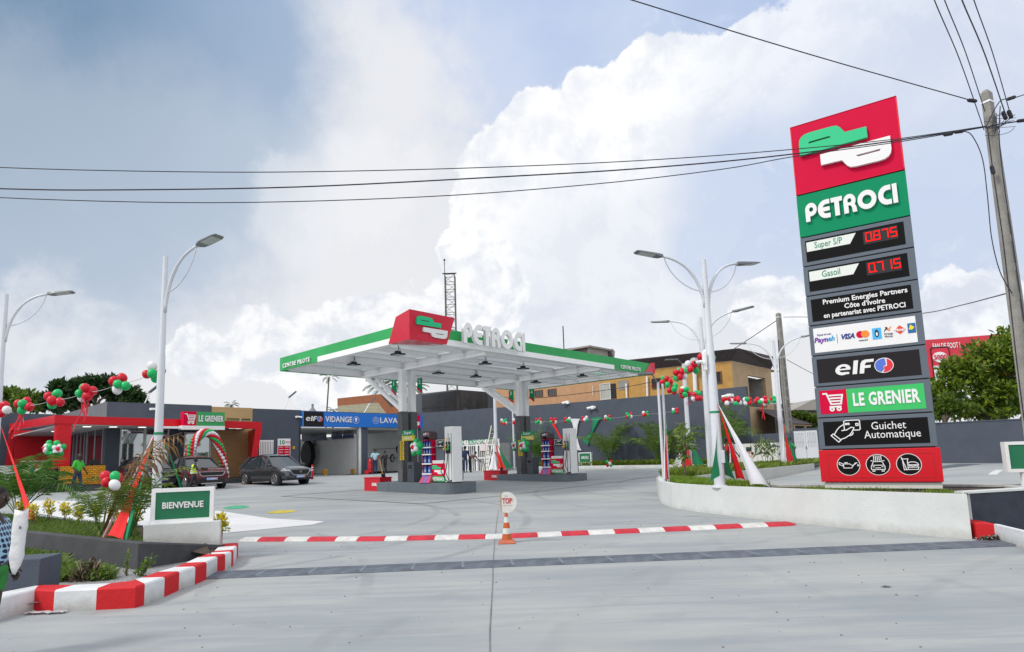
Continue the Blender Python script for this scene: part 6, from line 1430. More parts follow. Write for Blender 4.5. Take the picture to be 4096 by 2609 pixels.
for q,(p,c_) in enumerate(Lr):
 if q in vis:balloon(ar,p,.098,c_)
 else:allb.m='rwg'.index(c_);allb.ball(tuple(p),.098,9,6)
o=allb.build('balloons_behind',[BAL_R,BAL_W,BAL_G],ar,smooth=True);o['kind']='stuff'
# ================================================================ LAMP POSTS
def bez(p0,p1,p2,p3,n=14): return [tuple((1-t)**3*np.array(p0)+3*(1-t)**2*t*np.array(p1)+3*(1-t)*t*t*np.array(p2)+t**3*np.array(p3)) for t in [i/n for i in range(n+1)]]
def lamp(name_label,base,top,arms,r0=.11,r1=.055,asc=1.):
 t=thing('street_lamp',name_label,'street lamp',base,0,'white forecourt lamp posts');h=top-base[2];s_=h/5.5
 bb=MB();bb.tube([(0,0,0),(0,0,h*.62),(0,0,h*.625),(0,0,h)],[r0,r0*.72,r0*.66,r1],14);bb.lathe([(r0*1.5,-.02),(r0*1.45,.02),(r0*1.1,.04)],16);bb.build('pole',POLEM,t,smooth='auto')
 bb=MB();bb.box(r0*.2,-r0-.02,.55,r0*.9,-r0*.5,.85);bb.build('service_hatch',POLEM,t,bevel=.01)
 for (dx,dy) in arms:
  d=np.array([dx,dy,0.]);d/=np.linalg.norm(d)
  def q(o_,z_): return d*o_*asc+np.array([0,0,z_])
  za=h-1.05*s_;zt_=h-.02*s_
  bb=MB();bb.tube(bez(q(.05,za-.15),q(.12,za+.55*s_),q(.45*s_,zt_-.02),q(1.15*s_,zt_+.05*s_)),[.038]*8+[.03]*7,8);bb.build('arm',POLEM,t,smooth=True)
  bb=MB();bb.tube(bez(q(.03,za+.25*s_),q(.45*s_,za+.25*s_),q(.95*s_,za+.55*s_),q(1.08*s_,zt_+.03)),.013,6);bb.build('arc_brace',POLEM,t,smooth=True)
  x=np.array([-d[1],d[0],0]);z0=zt_+.06*s_;L_=[]
  for (o_,wd,dz,th) in ((1.12,.05,0,.06),(1.22,.10,.0,.07),(1.35,.13,.015,.05),(1.75,.13,.06,.035),(1.83,.11,.07,.02)):
   c_=q(o_*s_,z0+dz);L_.append([c_-x*wd+np.array([0,0,-th/2]),c_+x*wd+np.array([0,0,-th/2]),c_+x*wd*.8+np.array([0,0,th/2]),c_-x*wd*.8+np.array([0,0,th/2])])
  bb=MB();bb.v=[tuple(p) for r in L_ for p in r];bb.f=[(i_*4+k,i_*4+(k+1)%4,i_*4+4+(k+1)%4,i_*4+4+k) for i_ in range(4) for k in range(4)]+[(0,1,2,3),(16,17,18,19)];bb.mi=[0]*len(bb.f)
  o=bb.build('lamp_head',mat('lamp_grey',(.16,.18,.19),.45,metal=.3,var=.05),t)
  P=[L_[2][0]+(0,0,-.004)+x*.02,L_[2][1]+(0,0,-.004)-x*.02,L_[3][1]+(0,0,-.004)-x*.02,L_[3][0]+(0,0,-.004)+x*.02]
  bb=MB();bb.quad(*P);bb.build('lens',mat('lamp_lens',(.42,.46,.42),.25,var=.05),o)
 return t
def lp(px,py,Y,z_):p=atY(px,py,Y);p[2]=z_; return p
LA=lp(624,2000,12.55,.40);lamp('white lamp post rising behind the BIENVENUE sign',LA,6.02,[(.70,-.38)],.095,.05,.93)
LF=lp(2,1900,15.2,.38);LF=np.array([atY(27,1165,15.2)[0],15.2,.38]);lamp('white lamp post cut by the left edge of the photo',LF,6.08,[(.95,.22)],.095,.05,.80)
L1=lp(2850,1500,14.6,.70);L1[0]=atY(2879,1930,14.6)[0];lamp('tall white two-armed lamp post nearest the pylon, standing in the white planter',L1,6.22,[(-.92,-.25),(.90,.42)],.13,.062)
L2=np.array([atY(2845,1884,22.3)[0],22.3,.70]);lamp('white two-armed lamp post just behind the tall one, starting the hedge strip',L2,6.45,[(-.80,.55),(.80,-.55)],.125,.06)
L3=np.array([atY(3136,1858,27.3)[0],27.3,.68]);lamp('white two-armed lamp post at far right beside the white gate',L3,6.35,[(-.8,.5),(.8,-.5)],.12,.06)
t=thing('pole_camera','white camera and junction box strapped to the tall right lamp post','camera',(L1[0]-.16,14.55,atY(2832,1445,14.5)[2]))
bb=MB();bb.box(-.05,-.06,-.21,.03,.05,.21);bb.build('junction_box',METW,t,bevel=.008);bb=MB();bb.tube([(-.05,-.05,-.05),(-.12,-.07,-.01),(-.27,-.11,-.03)],[.05,.04,.035],10);bb.build('camera_body',METW,t);bb=MB();bb.tube([(-.27,-.11,-.03),(-.29,-.12,-.033)],.032,10);bb.build('camera_lens',MATTE,t)
def slim(px,yt,yb,Y,label,r=.05,head=None,n=1):
 zb=.66 if Y<32 else .55
 X=atY(px,yb,Y)[0];zt_=atY(px,yt,Y)[2];t=thing('slim_pole',label,'pole',(X,Y,zb),0,'slim white poles')
 bb=MB();bb.tube([(0,0,0),(0,0,zt_-zb)],[r,r*.8],10);bb.build('pole',POLEM,t,smooth='auto')
 if head:
  bb=MB();c_=zt_-zb
  bb.tube([(0,0,c_-.05),(head*.4,-.1,c_+.25)],.02,6);bb.box(head*.35,-.2,c_+.22,head*1.1,.05,c_+.27) if head>0 else bb.box(head*1.1,-.2,c_+.22,head*.35,.05,c_+.27)
  bb.build('floodlight',mat('lamp_grey',(.16,.18,.19),.45),t)
 return t
YP=.85*F/((1921-1800));YP=17.3
slim(2656,1528,1921,YP,'left one of the twin slim white poles at the planter nose',.045,-.5);slim(2674,1535,1921,YP+.15,'right one of the twin slim white poles at the planter nose',.04)
slim(2762,1455,1872,33.,'slim white pole with a small floodlight, right of the twin poles',.13,-.9)
slim(1987,1572,1878,42.,'slim white pole beside the aluminium ladder',.13)
slim(2058,1580,1870,44.,'thin white pole against the wall left of the second column',.07)
for px,py,bx_,by_,c_,lab in ((600,1568,565,1614,1.,'small solar floodlight on the shop roof left of the near lamp post'),(1158,1588,1122,1640,.3,'small solar floodlight on the roof above the service poster'),(1480,1610,1440,1655,.3,'small solar floodlight on the roof behind the blue service sign')):
 a,b_=onR(bx_,by_,F0+Ld*c_),onR(px,py,F0+Ld*c_);t=thing('solar_floodlight',lab,'floodlight',a,0,'solar floodlights on the roof')
 d=b_-a;bb=MB();bb.tube([(0,0,-.5),tuple(d)],.035,6);bb.build('bracket_pole',METW,t);bb=MB();bb.beam(tuple(d-np.array([.05,0,.05])),tuple(d+np.array([.45,.05,.38])),.32,.05);bb.build('panel',mat('solar_panel',(.12,.14,.17),.3,metal=.3,var=.05),t)
# ================================================================ CLOTH STREAMERS
CLR={'r':mat('cloth_red',(.72,.008,.012),.7,var=.06,vscale=3),'g':mat('cloth_green',(.005,.24,.10),.7,var=.06,vscale=3),'w':mat('cloth_white',(.70,.70,.76),.75,var=.04,vscale=3)}
CNM={'r':'red','g':'green','w':'white'}
def streamer(c_,top,bl,br_,label,k=.5,sag=.0,name='cloth_streamer',group='cloth streamers tied to the lamp posts',cb=.12):
 top,bl,br_=(np.array(p,float) for p in (top,bl,br_));t=thing(name,label,'streamer',(bl+br_)/2,0,group)
 n,m_=20,7;V=[]
 mid=(bl+br_)/2
 side=np.cross(br_-bl,top-mid);side/=(np.linalg.norm(side)+1e-9)
 for i_ in range(n+1):
  u=i_/n;ctr=top+(mid-top)*u;hw_=(br_-bl)/2*((1-k)*u**2.6+k*u*.75+.25*k*u*u+.0);
  hw_=hw_ if np.linalg.norm(hw_)>.012 else hw_/max(np.linalg.norm(hw_),1e-9)*.012
  for j in range(m_+1):
   v=j/m_*2-1;p=ctr+hw_*v+side*(.04*math.sin(v*4+u*3)*u)
   if i_>n-5:p=p+(top-mid)/np.linalg.norm(top-mid)*cb*np.linalg.norm(br_-bl)*(1-v*v)*(i_-(n-5))/5
   V.append(p)
 bb=MB();bb.v=[tuple(p) for p in V];W_=m_+1;bb.f=[(i_*W_+j,i_*W_+j+1,(i_+1)*W_+j+1,(i_+1)*W_+j) for i_ in range(n) for j in range(m_)];bb.mi=[0]*len(bb.f)
 o=bb.build('cloth',CLR[c_],t,world=True,smooth=True); return t
def st_px(c_,tp,a,b_,Yt,Ya,Yb,label,**kw): return streamer(c_,atY(*tp,Yt),atY(*a,Ya),atY(*b_,Yb),label,**kw)
nm='the tall right lamp post'
st_px('g',(2870,1612),(2844,1930),(2937,1920),14.5,14.2,15.2,f'green cloth streamer tied to {nm}, leftmost of its three')
st_px('r',(2870,1612),(2941,1922),(2990,1938),14.5,15.0,14.2,f'red cloth streamer tied to {nm}, middle of its three')
st_px('w',(2870,1612),(2998,1942),(3086,1953),14.5,14.1,13.6,f'white cloth streamer tied to {nm}, reaching farthest right')
st_px('r',(2838,1662),(2858,1868),(2872,1862),22.2,22.5,23,'red cloth streamer tied to the second lamp post, partly behind the tall one')
st_px('w',(2836,1662),(2850,1872),(2860,1870),22.1,22.0,22.2,'white cloth streamer tied to the second lamp post, partly behind the tall one')
nm='the far right lamp post'
st_px('w',(3130,1669),(3128,1860),(3149,1860),27.2,26.8,27,f'white cloth streamer tied to {nm}');st_px('r',(3130,1669),(3151,1860),(3178,1854),27.2,27.0,27.6,f'red cloth streamer tied to {nm}');st_px('g',(3130,1669),(3178,1855),(3192,1850),27.2,27.8,28.4,f'green cloth streamer tied to {nm}')
nm='the slim middle pole, against the grey wall'
st_px('w',(2752,1745),(2675,1879),(2722,1877),32.8,32,32,f'white cloth streamer tied to {nm}');st_px('r',(2752,1745),(2723,1877),(2773,1874),32.8,32.2,32.2,f'red cloth streamer tied to {nm}');st_px('g',(2758,1745),(2776,1872),(2824,1870),32.8,32.4,32.4,f'green cloth streamer tied to {nm}')
nm='the slim pole beside the ladder'
st_px('w',(1978,1757),(1953,1882),(1988,1881),41.8,41,41,f'white cloth streamer tied to {nm}');st_px('r',(1978,1757),(1993,1880),(2024,1878),41.8,41,41.3,f'red cloth streamer tied to {nm}');st_px('g',(1980,1757),(2024,1880),(2049,1873),41.8,41.4,42,f'green cloth streamer tied to {nm}')
nm='the twin white poles'
st_px('w',(2656,1660),(2656,1915),(2664,1917),17.1,17.0,17.0,f'white cloth streamer wrapped down {nm}',k=.9);st_px('r',(2661,1655),(2664,1918),(2671,1918),17.1,17.0,17.05,f'red cloth streamer hanging down {nm}',k=.9);st_px('g',(2668,1665),(2664,1740),(2675,1740),17.2,17.2,17.2,f'short green cloth streamer at {nm}',k=.9)
nm='the near left lamp post'
st_px('w',(616,1738),(408,2155),(414,2156),12.4,10.2,10.2,f'thin white cloth streamer pulled tight from {nm}',k=1.);st_px('r',(617,1738),(413,2156),(495,2162),12.4,10.2,9.9,f'red cloth streamer flaring at its foot, tied to {nm}',k=.28);st_px('g',(618,1738),(494,2164),(512,2162),12.4,9.9,10.0,f'green cloth streamer beside the red one, tied to {nm}',k=.95)
st_px('g',(648,1745),(722,1968),(741,1962),12.5,13.6,13.6,f'green cloth streamer on the right side of {nm}',k=.9)
st_px('r',(2,1700),(105,2082),(146,2082),15.0,13.6,13.4,'red cloth streamer running from the far left lamp post behind the palm',k=.35)
tb_=thing('green_tie','green band tied round the near left lamp post','ribbon',(LA[0],LA[1],atY(630,1735,12.5)[2]));bb=MB();bb.tube([(0,0,-.02),(0,0,.03)],.092,14);bb.build('band',CLR['g'],tb_)
tb_=thing('green_tie','green band tied round the tall right lamp post','ribbon',(L1[0],L1[1],atY(2860,1650,14.6)[2]));bb=MB();bb.tube([(0,0,-.02),(0,0,.03)],.118,14);bb.build('band',CLR['g'],tb_)
def bow(c_,pts,label):
 Yw=1.0
 P=[onL(x,y,F0+Rd*(XW-.12)) for x,y in pts];t=thing('wall_cloth',label,'cloth',sum(P)/4,0,'twisted cloths on the grey wall')
 n,m_=18,5;V=[];a0,a1,w0_,w1_,b0_,b1_=P
 for i_ in range(n+1):
  u=i_/n
  if u<.5:s_=u*2;e=s_**.6;l_=a0+(w0_-a0)*s_;r_=a1+(w1_-a1)*s_
  else:s_=(u-.5)*2;l_=w0_+(b0_-w0_)*s_;r_=w1_+(b1_-w1_)*s_
  sag_=math.sin(PI*(s_))*.18
  c2=(l_+r_)/2
  for j in range(m_+1):
   v=j/m_;p=l_+(r_-l_)*v;p=p+(c2-p)*sag_*1.6-Rd*.03*math.sin(v*9+u*4);V.append(p)
 bb=MB();bb.v=[tuple(p) for p in V];W_=m_+1;bb.f=[(i_*W_+j,i_*W_+j+1,(i_+1)*W_+j+1,(i_+1)*W_+j) for i_ in range(n) for j in range(m_)];bb.mi=[0]*len(bb.f);bb.build('cloth',CLR[c_],t,world=True,smooth=True)
def z6(x,y): return (2000+x*.2607,1600+y*.2607)
bow('r',[z6(745,318),z6(850,360),z6(860,460),z6(885,470),z6(905,590),z6(990,640)],'red twisted cloth fixed to the grey wall behind the far display rack')
bow('w',[z6(1075,288),z6(1226,290),z6(1155,545),z6(1172,548),z6(1150,760),z6(1255,783)],'white hourglass shaped cloth on the grey wall behind the far pump')
bow('g',[z6(1410,272),z6(1572,262),z6(1405,470),z6(1450,440),z6(1262,605),z6(1345,703)],'green twisted cloth on the grey wall right of the far pump')
# ================================================================ UTILITY POLES AND WIRES
def upole(px,pyt,Y,zb,w0_,w1_,label,hz_=None):
 top=atY(px,pyt,Y);t=thing('utility_pole',label,'utility pole',(top[0],Y,zb),.5);h=top[2]-zb
 bb=MB();a,b_=w0_/2,w1_/2
 bb.v=[(-a,-a*.7,0),(a,-a*.7,0),(a,a*.7,0),(-a,a*.7,0),(-b_,-b_*.8,h-.06),(b_,-b_*.8,h-.06),(b_,b_*.8,h-.06),(-b_,b_*.8,h-.06),(-b_*.5,-b_*.4,h),(b_*.5,-b_*.4,h),(b_*.5,b_*.4,h),(-b_*.5,b_*.4,h)]
 bb.f=[(0,3,2,1),(0,1,5,4),(1,2,6,5),(2,3,7,6),(3,0,4,7),(4,5,9,8),(5,6,10,9),(6,7,11,10),(7,4,8,11),(8,9,10,11)];bb.mi=[0]*10
 bb.build('concrete_shaft',mat('pole_concrete',(.27,.26,.24),.9,var=.2,vscale=4,bump=.5,bscale=30,dirt=.3),t)
 bb=MB();z_=.4;step=h/15
 while z_<h*.70:
  u=z_/h;a2=a+(b_-a)*u;ay=a*.7+(b_*.8-a*.7)*u;a3=a+(b_-a)*(z_+step*.75)/h;ay3=a*.7+(b_*.8-a*.7)*(z_+step*.75)/h
  bb.quad((-a2*.42,-ay-.003,z_),(a2*.42,-ay-.003,z_),(a3*.42,-ay3-.003,z_+step*.75),(-a3*.42,-ay3-.003,z_+step*.75));z_+=step
 bb.build('recess_shading',mat('recess_shade',(.15,.145,.135),.95,var=.2,vscale=5),t)  # flat quads of darkened concrete: shade of hollows painted onto the shaft
 for zz_ in (h-.28,h-.52):bb=MB();bb.box(-b_-.012,-b_*.8-.012,zz_,b_+.012,b_*.8+.012,zz_+.035);bb.build('metal_band',METW,t); return t,top
u1,T1=upole(3944,362,11.2,0.,.30,.165,'leaning grey concrete utility pole at the right edge, carrying all the wires')
u2,T2=upole(3113,1252,35.,.4,.42,.24,'grey concrete utility pole behind the far right lamp post')
WIRE=mat('wire_black',(.012,.012,.03),.5,var=0)
def dd(x,y): return (x*1.701,y*1.701)
def wire(pts,Y0,Y1,label,r=.009,name='overhead_wire'):
 P=[np.array(atY(*dd(x,y),Y0+(Y1-Y0)*i_/(len(pts)-1))) for i_,(x,y) in enumerate(pts)]
 t=thing(name,label,'wire',P[0]);Q=[]
 n=len(P)
 for i_ in range(n-1):
  p0,p1,p2,p3=P[max(i_-1,0)],P[i_],P[i_+1],P[min(i_+2,n-1)]
  for k in range(6):
   u=k/6;Q.append(.5*((2*p1)+(-p0+p2)*u+(2*p0-5*p1+4*p2-p3)*u*u+(-p0+3*p1-3*p2+p3)*u**3))
 Q.append(P[-1]);bb=MB();bb.tube(Q,r,5);bb.build('cable',WIRE,t,world=True); return t
wire([(-300,370),(0,394),(500,405),(900,401),(1300,388),(1600,372),(1870,351),(2100,328),(2318,297)],10.2,11.1,'topmost of the three overhead wires crossing the sky to the left')
wire([(-300,432),(0,444),(250,447),(700,440),(1200,415),(1500,397),(1800,370),(2100,332),(2318,298)],10.2,11.1,'thick middle one of the three overhead wires crossing the sky to the left',.013)
wire([(-300,440),(0,465),(500,477),(1000,463),(1400,433),(1700,398),(1870,368),(2120,333),(2318,299)],10.2,11.1,'lowest of the three overhead wires crossing the sky to the left')
wire([(1380,-30),(1485,0),(1750,82),(2000,156),(2290,238)],8.5,11.1,'single wire slanting down from the top centre to the utility pole',.010)
for a,b_,lab in (((2197,0),(2314,306),'leftmost of the four wires falling from the top right corner'),((2221,0),(2316,262),'second of the four wires falling from the top right corner'),((2262,0),(2364,268),'third of the four wires falling from the top right corner'),((2290,0),(2374,262),'rightmost of the four wires falling from the top right corner')):
 mx_,my_=a[0]+(b_[0]-a[0])*.52,a[1]+(b_[1]-a[1])*.47;ex,ey=a[0]-(b_[0]-a[0])*.35,a[1]-(b_[1]-a[1])*.40
 wire([(ex,ey),a,(mx_,my_),b_],6.5,11.1,lab,.008 if 'third' not in lab else .010)
wire([(2320,300),(2350,292),(2380,288),(2430,280),(2600,262)],11.05,11.4,'cable bundle leaving the utility pole towards the right',.014)
wire([(2318,300),(2350,240),(2380,232),(2430,216),(2600,160)],11.05,11.2,'upper wire leaving the utility pole towards the right edge',.010)
wire([(2262,309),(2285,318),(2310,372),(2322,460),(2332,560),(2352,640),(2380,690)],11.0,11.1,'long looping drop cable left of the utility pole',.009)
wire([(2322,300),(2332,380),(2345,470),(2358,560),(2372,680),(2392,860),(2410,1000)],10.95,10.95,'drop cable running down the left face of the utility pole',.010)
wire([(2352,250),(2350,330),(2362,440),(2380,560),(2400,700),(2430,900)],10.95,10.95,'drop cable running down the right face of the utility pole',.009)
wire([(2382,686),(2330,700),(2260,718),(2170,737),(2000,752),(1900,746),(1842,746)],11.2,35.,'dark cable from the utility pole behind the pylon to the farther pole',.016)
wire([(1829,752),(1780,785),(1730,818),(1660,862),(1500,905),(1300,933),(1200,936),(1160,922),(1145,914)],35.,47.,'service cable from the farther pole along the orange building',.022)
wire([(1831,800),(1835,900),(1846,1000)],34.8,34.8,'dark cable running down the farther utility pole',.03)
for a,b_,Y0,Y1,lab in (((2183,838),(2440,770),60,60,'thin distant wire behind the right tree'),((1850,846),(2020,930),40,55,'thin distant wire sloping from the farther pole'),):
 wire([a,((a[0]+b_[0])/2,(a[1]+b_[1])/2+3),b_],Y0,Y1,lab,.02)
def clampb(x,y,Y,d,label,L_=.18,r=.035):
 p=atY(*dd(x,y),Y);t=thing('cable_clamp',label,'cable clamp',p,0,'black cable clamps by the utility pole');d=np.array(d,float);d/=np.linalg.norm(d)
 bb=MB();bb.tube([tuple(-d*L_/2),tuple(-d*L_*.35),tuple(d*L_*.35),tuple(d*L_/2)],[r*.5,r,r,r*.5],8);bb.build('clamp_body',MATTE,t)
for x,y,d,lab in ((2230,316,(1,0,.15),'black clamp on the middle wires left of the pole'),(2255,310,(1,0,.1),'second black clamp on the middle wires, nearer the pole'),(2286,237,(1,0,-.2),'grey black clamp on the slanting single wire'),(2362,272,(.3,0,-1),'black clamp on the third corner wire'),(2375,269,(.3,0,-1),'black clamp on the rightmost corner wire'),(2378,231,(1,0,.3),'black clamp on the upper wire right of the pole'),(2402,284,(1,0,.1),'black clamp on the bundle at the right edge'),(2334,400,(.15,0,-1),'black clamp halfway down the drop cable')):
 clampb(x,y,11.05,d,lab)
bb=MB();t=thing('wire_tangle','tangle of thin wires wrapped round the top of the right utility pole','wires',T1-np.array([0,0,.9]))
for k in range(16):
 a=T1+np.array([random.uniform(-.25,.1),-.12,-.75+random.uniform(-.25,.2)]);b_=T1+np.array([random.uniform(-.05,.5),-.14,-.72+random.uniform(-.2,.25)]);m_=(a+b_)/2+np.array([random.uniform(-.15,.15),-.05,random.uniform(-.15,.12)])
 bb.tube([tuple((1-u)**2*a+2*u*(1-u)*m_+u*u*b_) for u in (0,.2,.4,.6,.8,1)],.005,4)
bb.build('loose_wires',WIRE,t,world=True)
# ================================================================ SIGNS
def framed_sign(name,label,P,rz,W_,H_,txt,zb,leg=None,base=None,tw=.7,th=.16):
 t=thing(name,label,'sign',P,rz)
 bb=MB();f_=.06
 for a in ((0,0,W_,f_),(0,H_-f_,W_,H_),(0,f_,f_,H_-f_),(W_-f_,f_,W_,H_-f_)):bb.box(a[0],-.03,zb+a[1],a[2],.12,zb+a[3])
 bb.build('white_frame',METW,t)
 bb=MB();bb.box(f_,-.012,zb+f_,W_-f_,.11,zb+H_-f_);o=bb.build('green_board',mat('sign_board_green',(.008,.17,.075),.4,var=.04),t)
 if txt:text(txt,th,SIGNW,o,face((W_/2,-.02,zb+H_*.50),(1,0,0),(0,0,1)),'lettering',bold=.004,width=W_*tw)
 if leg:
  for x in leg:bb=MB();bb.box(x-.03,.0,0,x+.03,.08,zb);bb.build('leg',METW,t)
 if base:bb=MB();bb.box(*base);bb.build('base_block',WWALL,t,bevel=.01)
 return t
sA=atZ(584,2172,.34);sB_=atZ(871,2172,.34);
rzs=.30
framed_sign('welcome_sign','green BIENVENUE sign in a white frame on a white plinth in the left bed',atZ(600,2172,.36),rzs,.93,.56,'BIENVENUE',.30,base=(-.08,-.10,-.14,1.05,.25,.2995),tw=.66,th=.14)
ps_=onL(2313,1873,F0+Rd*(XW-1.6));zt_a=sl(2313,1811,XW-1.6)[1]+.5;ya,yb_=sl(2316,1840,XW-1.6)[0],sl(2366,1840,XW-1.6)[0]
zb_a=sl(2340,1852,XW-1.6)[1]+.5
ps_=F0+Rd*(XW-1.6)+Ld*ya;ps_[2]=.66
framed_sign('air_water_sign','small green AIR/EAU sign on two white legs by the grey wall',ps_,RZ-PI/2,ya-yb_,zt_a-zb_a,'AIR/EAU',zb_a-.66,leg=((ya-yb_)*.22,(ya-yb_)*.78),base=(-.15,-.15,-.1,ya-yb_+.15,.25,.18),tw=.6,th=.28)
pr_=atY(4035,1935,11.9);pr_[2]=.70
framed_sign('exit_sign','blank green sign in a white frame, cut by the right edge',pr_,-.25,1.2,.58,None,atY(4035,1885,11.9)[2]-.72,leg=(.27,.9),base=(.05,-.2,-.12,1.2,.3,-.0))
# ================================================================ TRAFFIC CONE AND STOP PADDLE
cp_=gnd(2028,2172)
ORG=mat('cone_orange',(.52,.105,.02),.6,var=.15,vscale=9,dirt=.35);CNW=mat('cone_white',(.62,.64,.62),.5,var=.1,vscale=9,dirt=.2)
cn=thing('traffic_cone','worn orange and white traffic cone on the driveway by the speed bump','traffic cone',cp_)
H_=.50;sc_c=1.06
bb=MB();bb.prism([(-.155,-.155),(.155,-.155),(.155,.155),(-.155,.155)],0,.015);bb.add([(-.15,-.15,.015),(.15,-.15,.015),(.15,.15,.015),(-.15,.15,.015),(-.095,-.095,.06),(.095,-.095,.06),(.095,.095,.06),(-.095,.095,.06)],[(0,1,5,4),(1,2,6,5),(2,3,7,6),(3,0,4,7),(4,5,6,7)]);bb.build('cone_base',mat('cone_base',(.50,.13,.07),.7,var=.2,vscale=10,dirt=.3),cn)
def cr_(z_): return .092+(.028-.092)*(z_-.06)/(.52-.06)
for k,(za,zb) in enumerate(((.06,.165),(.165,.265),(.265,.365),(.365,.465),(.465,.54))):
 bb=MB();bb.lathe([(cr_(za),za),(cr_(zb),zb)],20);bb.build('band',ORG if k%2==0 else CNW,cn,smooth='auto')
pd=thing('stop_paddle','white hand paddle, broken at left so it reads TOP, stuck in the cone','sign',cp_+np.array([0,0,.52]),-.03)
R_=.182;oc=[]
for k in range(41):
 a=2*PI*k/40;x,y=math.cos(a)*R_,math.sin(a)*R_
 oc.append((x,y))
cut=-.088
pts=[(x,y*1.03) for x,y in oc[:-1] if x>cut]
pts=sorted(pts,key=lambda q:math.atan2(q[1],q[0]-cut+.001))
jag=[(cut+.012,.17),(cut-.008,.12),(cut+.004,.05),(cut-.006,-.03),(cut+.002,-.10),(cut-.002,-.178)]
T=face((.02,-.015,.205),(1,0,0),(0,0,1))
o=flat([pts+jag],.006,mat('paddle_white',(.68,.68,.65),.6,var=.08,vscale=12,dirt=.2),pd,T,'paddle_board')
flat([[(x-.012,y*1.01) for x,y in ([(cut+.02,-.178)]+jag[::-1]+[(cut+.05,.19),(cut+.02,.192),(cut-.004,.17),(cut-.02,.1),(cut-.018,-.1),(cut-.006,-.185)])]],.004,mat('broken_edge_wood',(.38,.26,.08),.8,var=.2),pd,T@Matrix.Translation((0,0,-.003)),'broken_edge')
text('TOP',.14,mat('paint_red',(.55,.02,.03),.6,var=.1),pd,face((.025,-.026,.225),(1,0,0),(0,0,1)),'lettering',bold=.004,width=.178,ext=.001)
strokes([[(-.085,.06),(.10,.06),(.115,.045),(.115,-.02)],[(-.088,-.065),(.11,-.065)]],.003,.001,mat('thin_red',(.5,.05,.03),.6,var=0),pd,face((.02,-.024,.215),(1,0,0),(0,0,1)),'red_lines')
strokes([[(-.04,.115),(-.04,.09)],[(-.02,.115),(-.02,.09)],[(0,.115),(0,.09)],[(.02,.115),(.01,.10),(.02,.09)]],.0025,.001,MATTE,pd,face((.02,-.024,.215),(1,0,0),(0,0,1)),'scribble')
bb=MB();bb.tube([(0,0,-.08),(0,0,.06)],.02,8);bb.build('handle',ORG,pd)
# ================================================================ MISC OBJECTS
def bollard(P,label,h=.75):
 t=thing('bollard',label,'bollard',P,0,'red plastic bollards');bb=MB();bb.lathe([(.075,0),(.07,.05),(.06,.06),(.06,h-.04),(.045,h)],14);bb.build('post',KRED,t,smooth='auto')
 for z_ in (.62,.80):bb=MB();bb.tube([(0,0,h*z_-.03),(0,0,h*z_+.03)],.063,14);bb.build('white_band',SIGNW,t)
def boll(px,pyt,pyb,label):p=gnd(px,pyb);bollard(p,label,(pyb-pyt)*p[1]/F)
boll(1249,1860,1918,'red bollard with white bands right of the grey car')
boll(399,1885,1945,'red bollard with white bands in front of the yellow draped table');boll(971,1890,1930,'red bollard half hidden behind the rear wheel of the grey car');boll(1048,1895,1928,'red bollard hidden between the wheels of the grey car')
YB_=mat('bucket_yellow',(.62,.42,.02),.5,var=.25,vscale=6)
for px,pyb,h_,lab in ((1300,1901,22,'yellow bucket with an orange pattern on the left of the bay floor'),(1413,1897,21,'yellow bucket near the white pillar of the bay')):
 p=gnd(px,pyb);k=h_*p[1]/F;t=thing('bucket',lab,'bucket',p,0,'yellow buckets in the service bay');bb=MB();bb.lathe([(k*.34,0),(k*.48,k),(k*.44,k),(k*.32,.03)],16);bb.build('bucket_body',YB_,t,smooth='auto')
 bb=MB();bb.lathe([(k*.50,k*.93),(k*.50,k)],16);bb.build('rim',YB_,t)
 bb=MB()
 for a in range(5):aa=-PI/2+(a-2)*.55;bb.tube([(k*.38*math.cos(aa),k*.38*math.sin(aa),k*.15),(k*.49*math.cos(aa),k*.49*math.sin(aa),k*.85)],.02,4)
 bb.build('orange_pattern',mat('bucket_orange',(.60,.16,.01),.5,var=0),t)
la,lb_,lt1,lt2=gnd(1934,1890),gnd(1957,1883),atY(1966,1703,42.5),atY(1984,1703,42.5)
ld=thing('ladder','aluminium ladder leaning against the slim pole by the gas cages','ladder',la)
ALU=mat('aluminium',(.34,.33,.28),.4,metal=.3,var=.1)
la=atY(1930,1891,41.3);lb_=atY(1951,1885,41.3)
bb=MB();bb.tube([tuple(la),tuple(lt1)],.045,6);bb.tube([tuple(lb_),tuple(lt2)],.045,6);bb.build('rails',ALU,ld,world=True)
for k in range(1,11):u=k/11.;bb=MB();bb.tube([tuple(la+(lt1-la)*u),tuple(lb_+(lt2-lb_)*u)],.03,5);bb.build('rung',ALU,ld,world=True)
cgx=XW-4.6
gy0_,gz0_=sl(1868,1757,cgx);gy1_,_=sl(1947,1757,cgx)
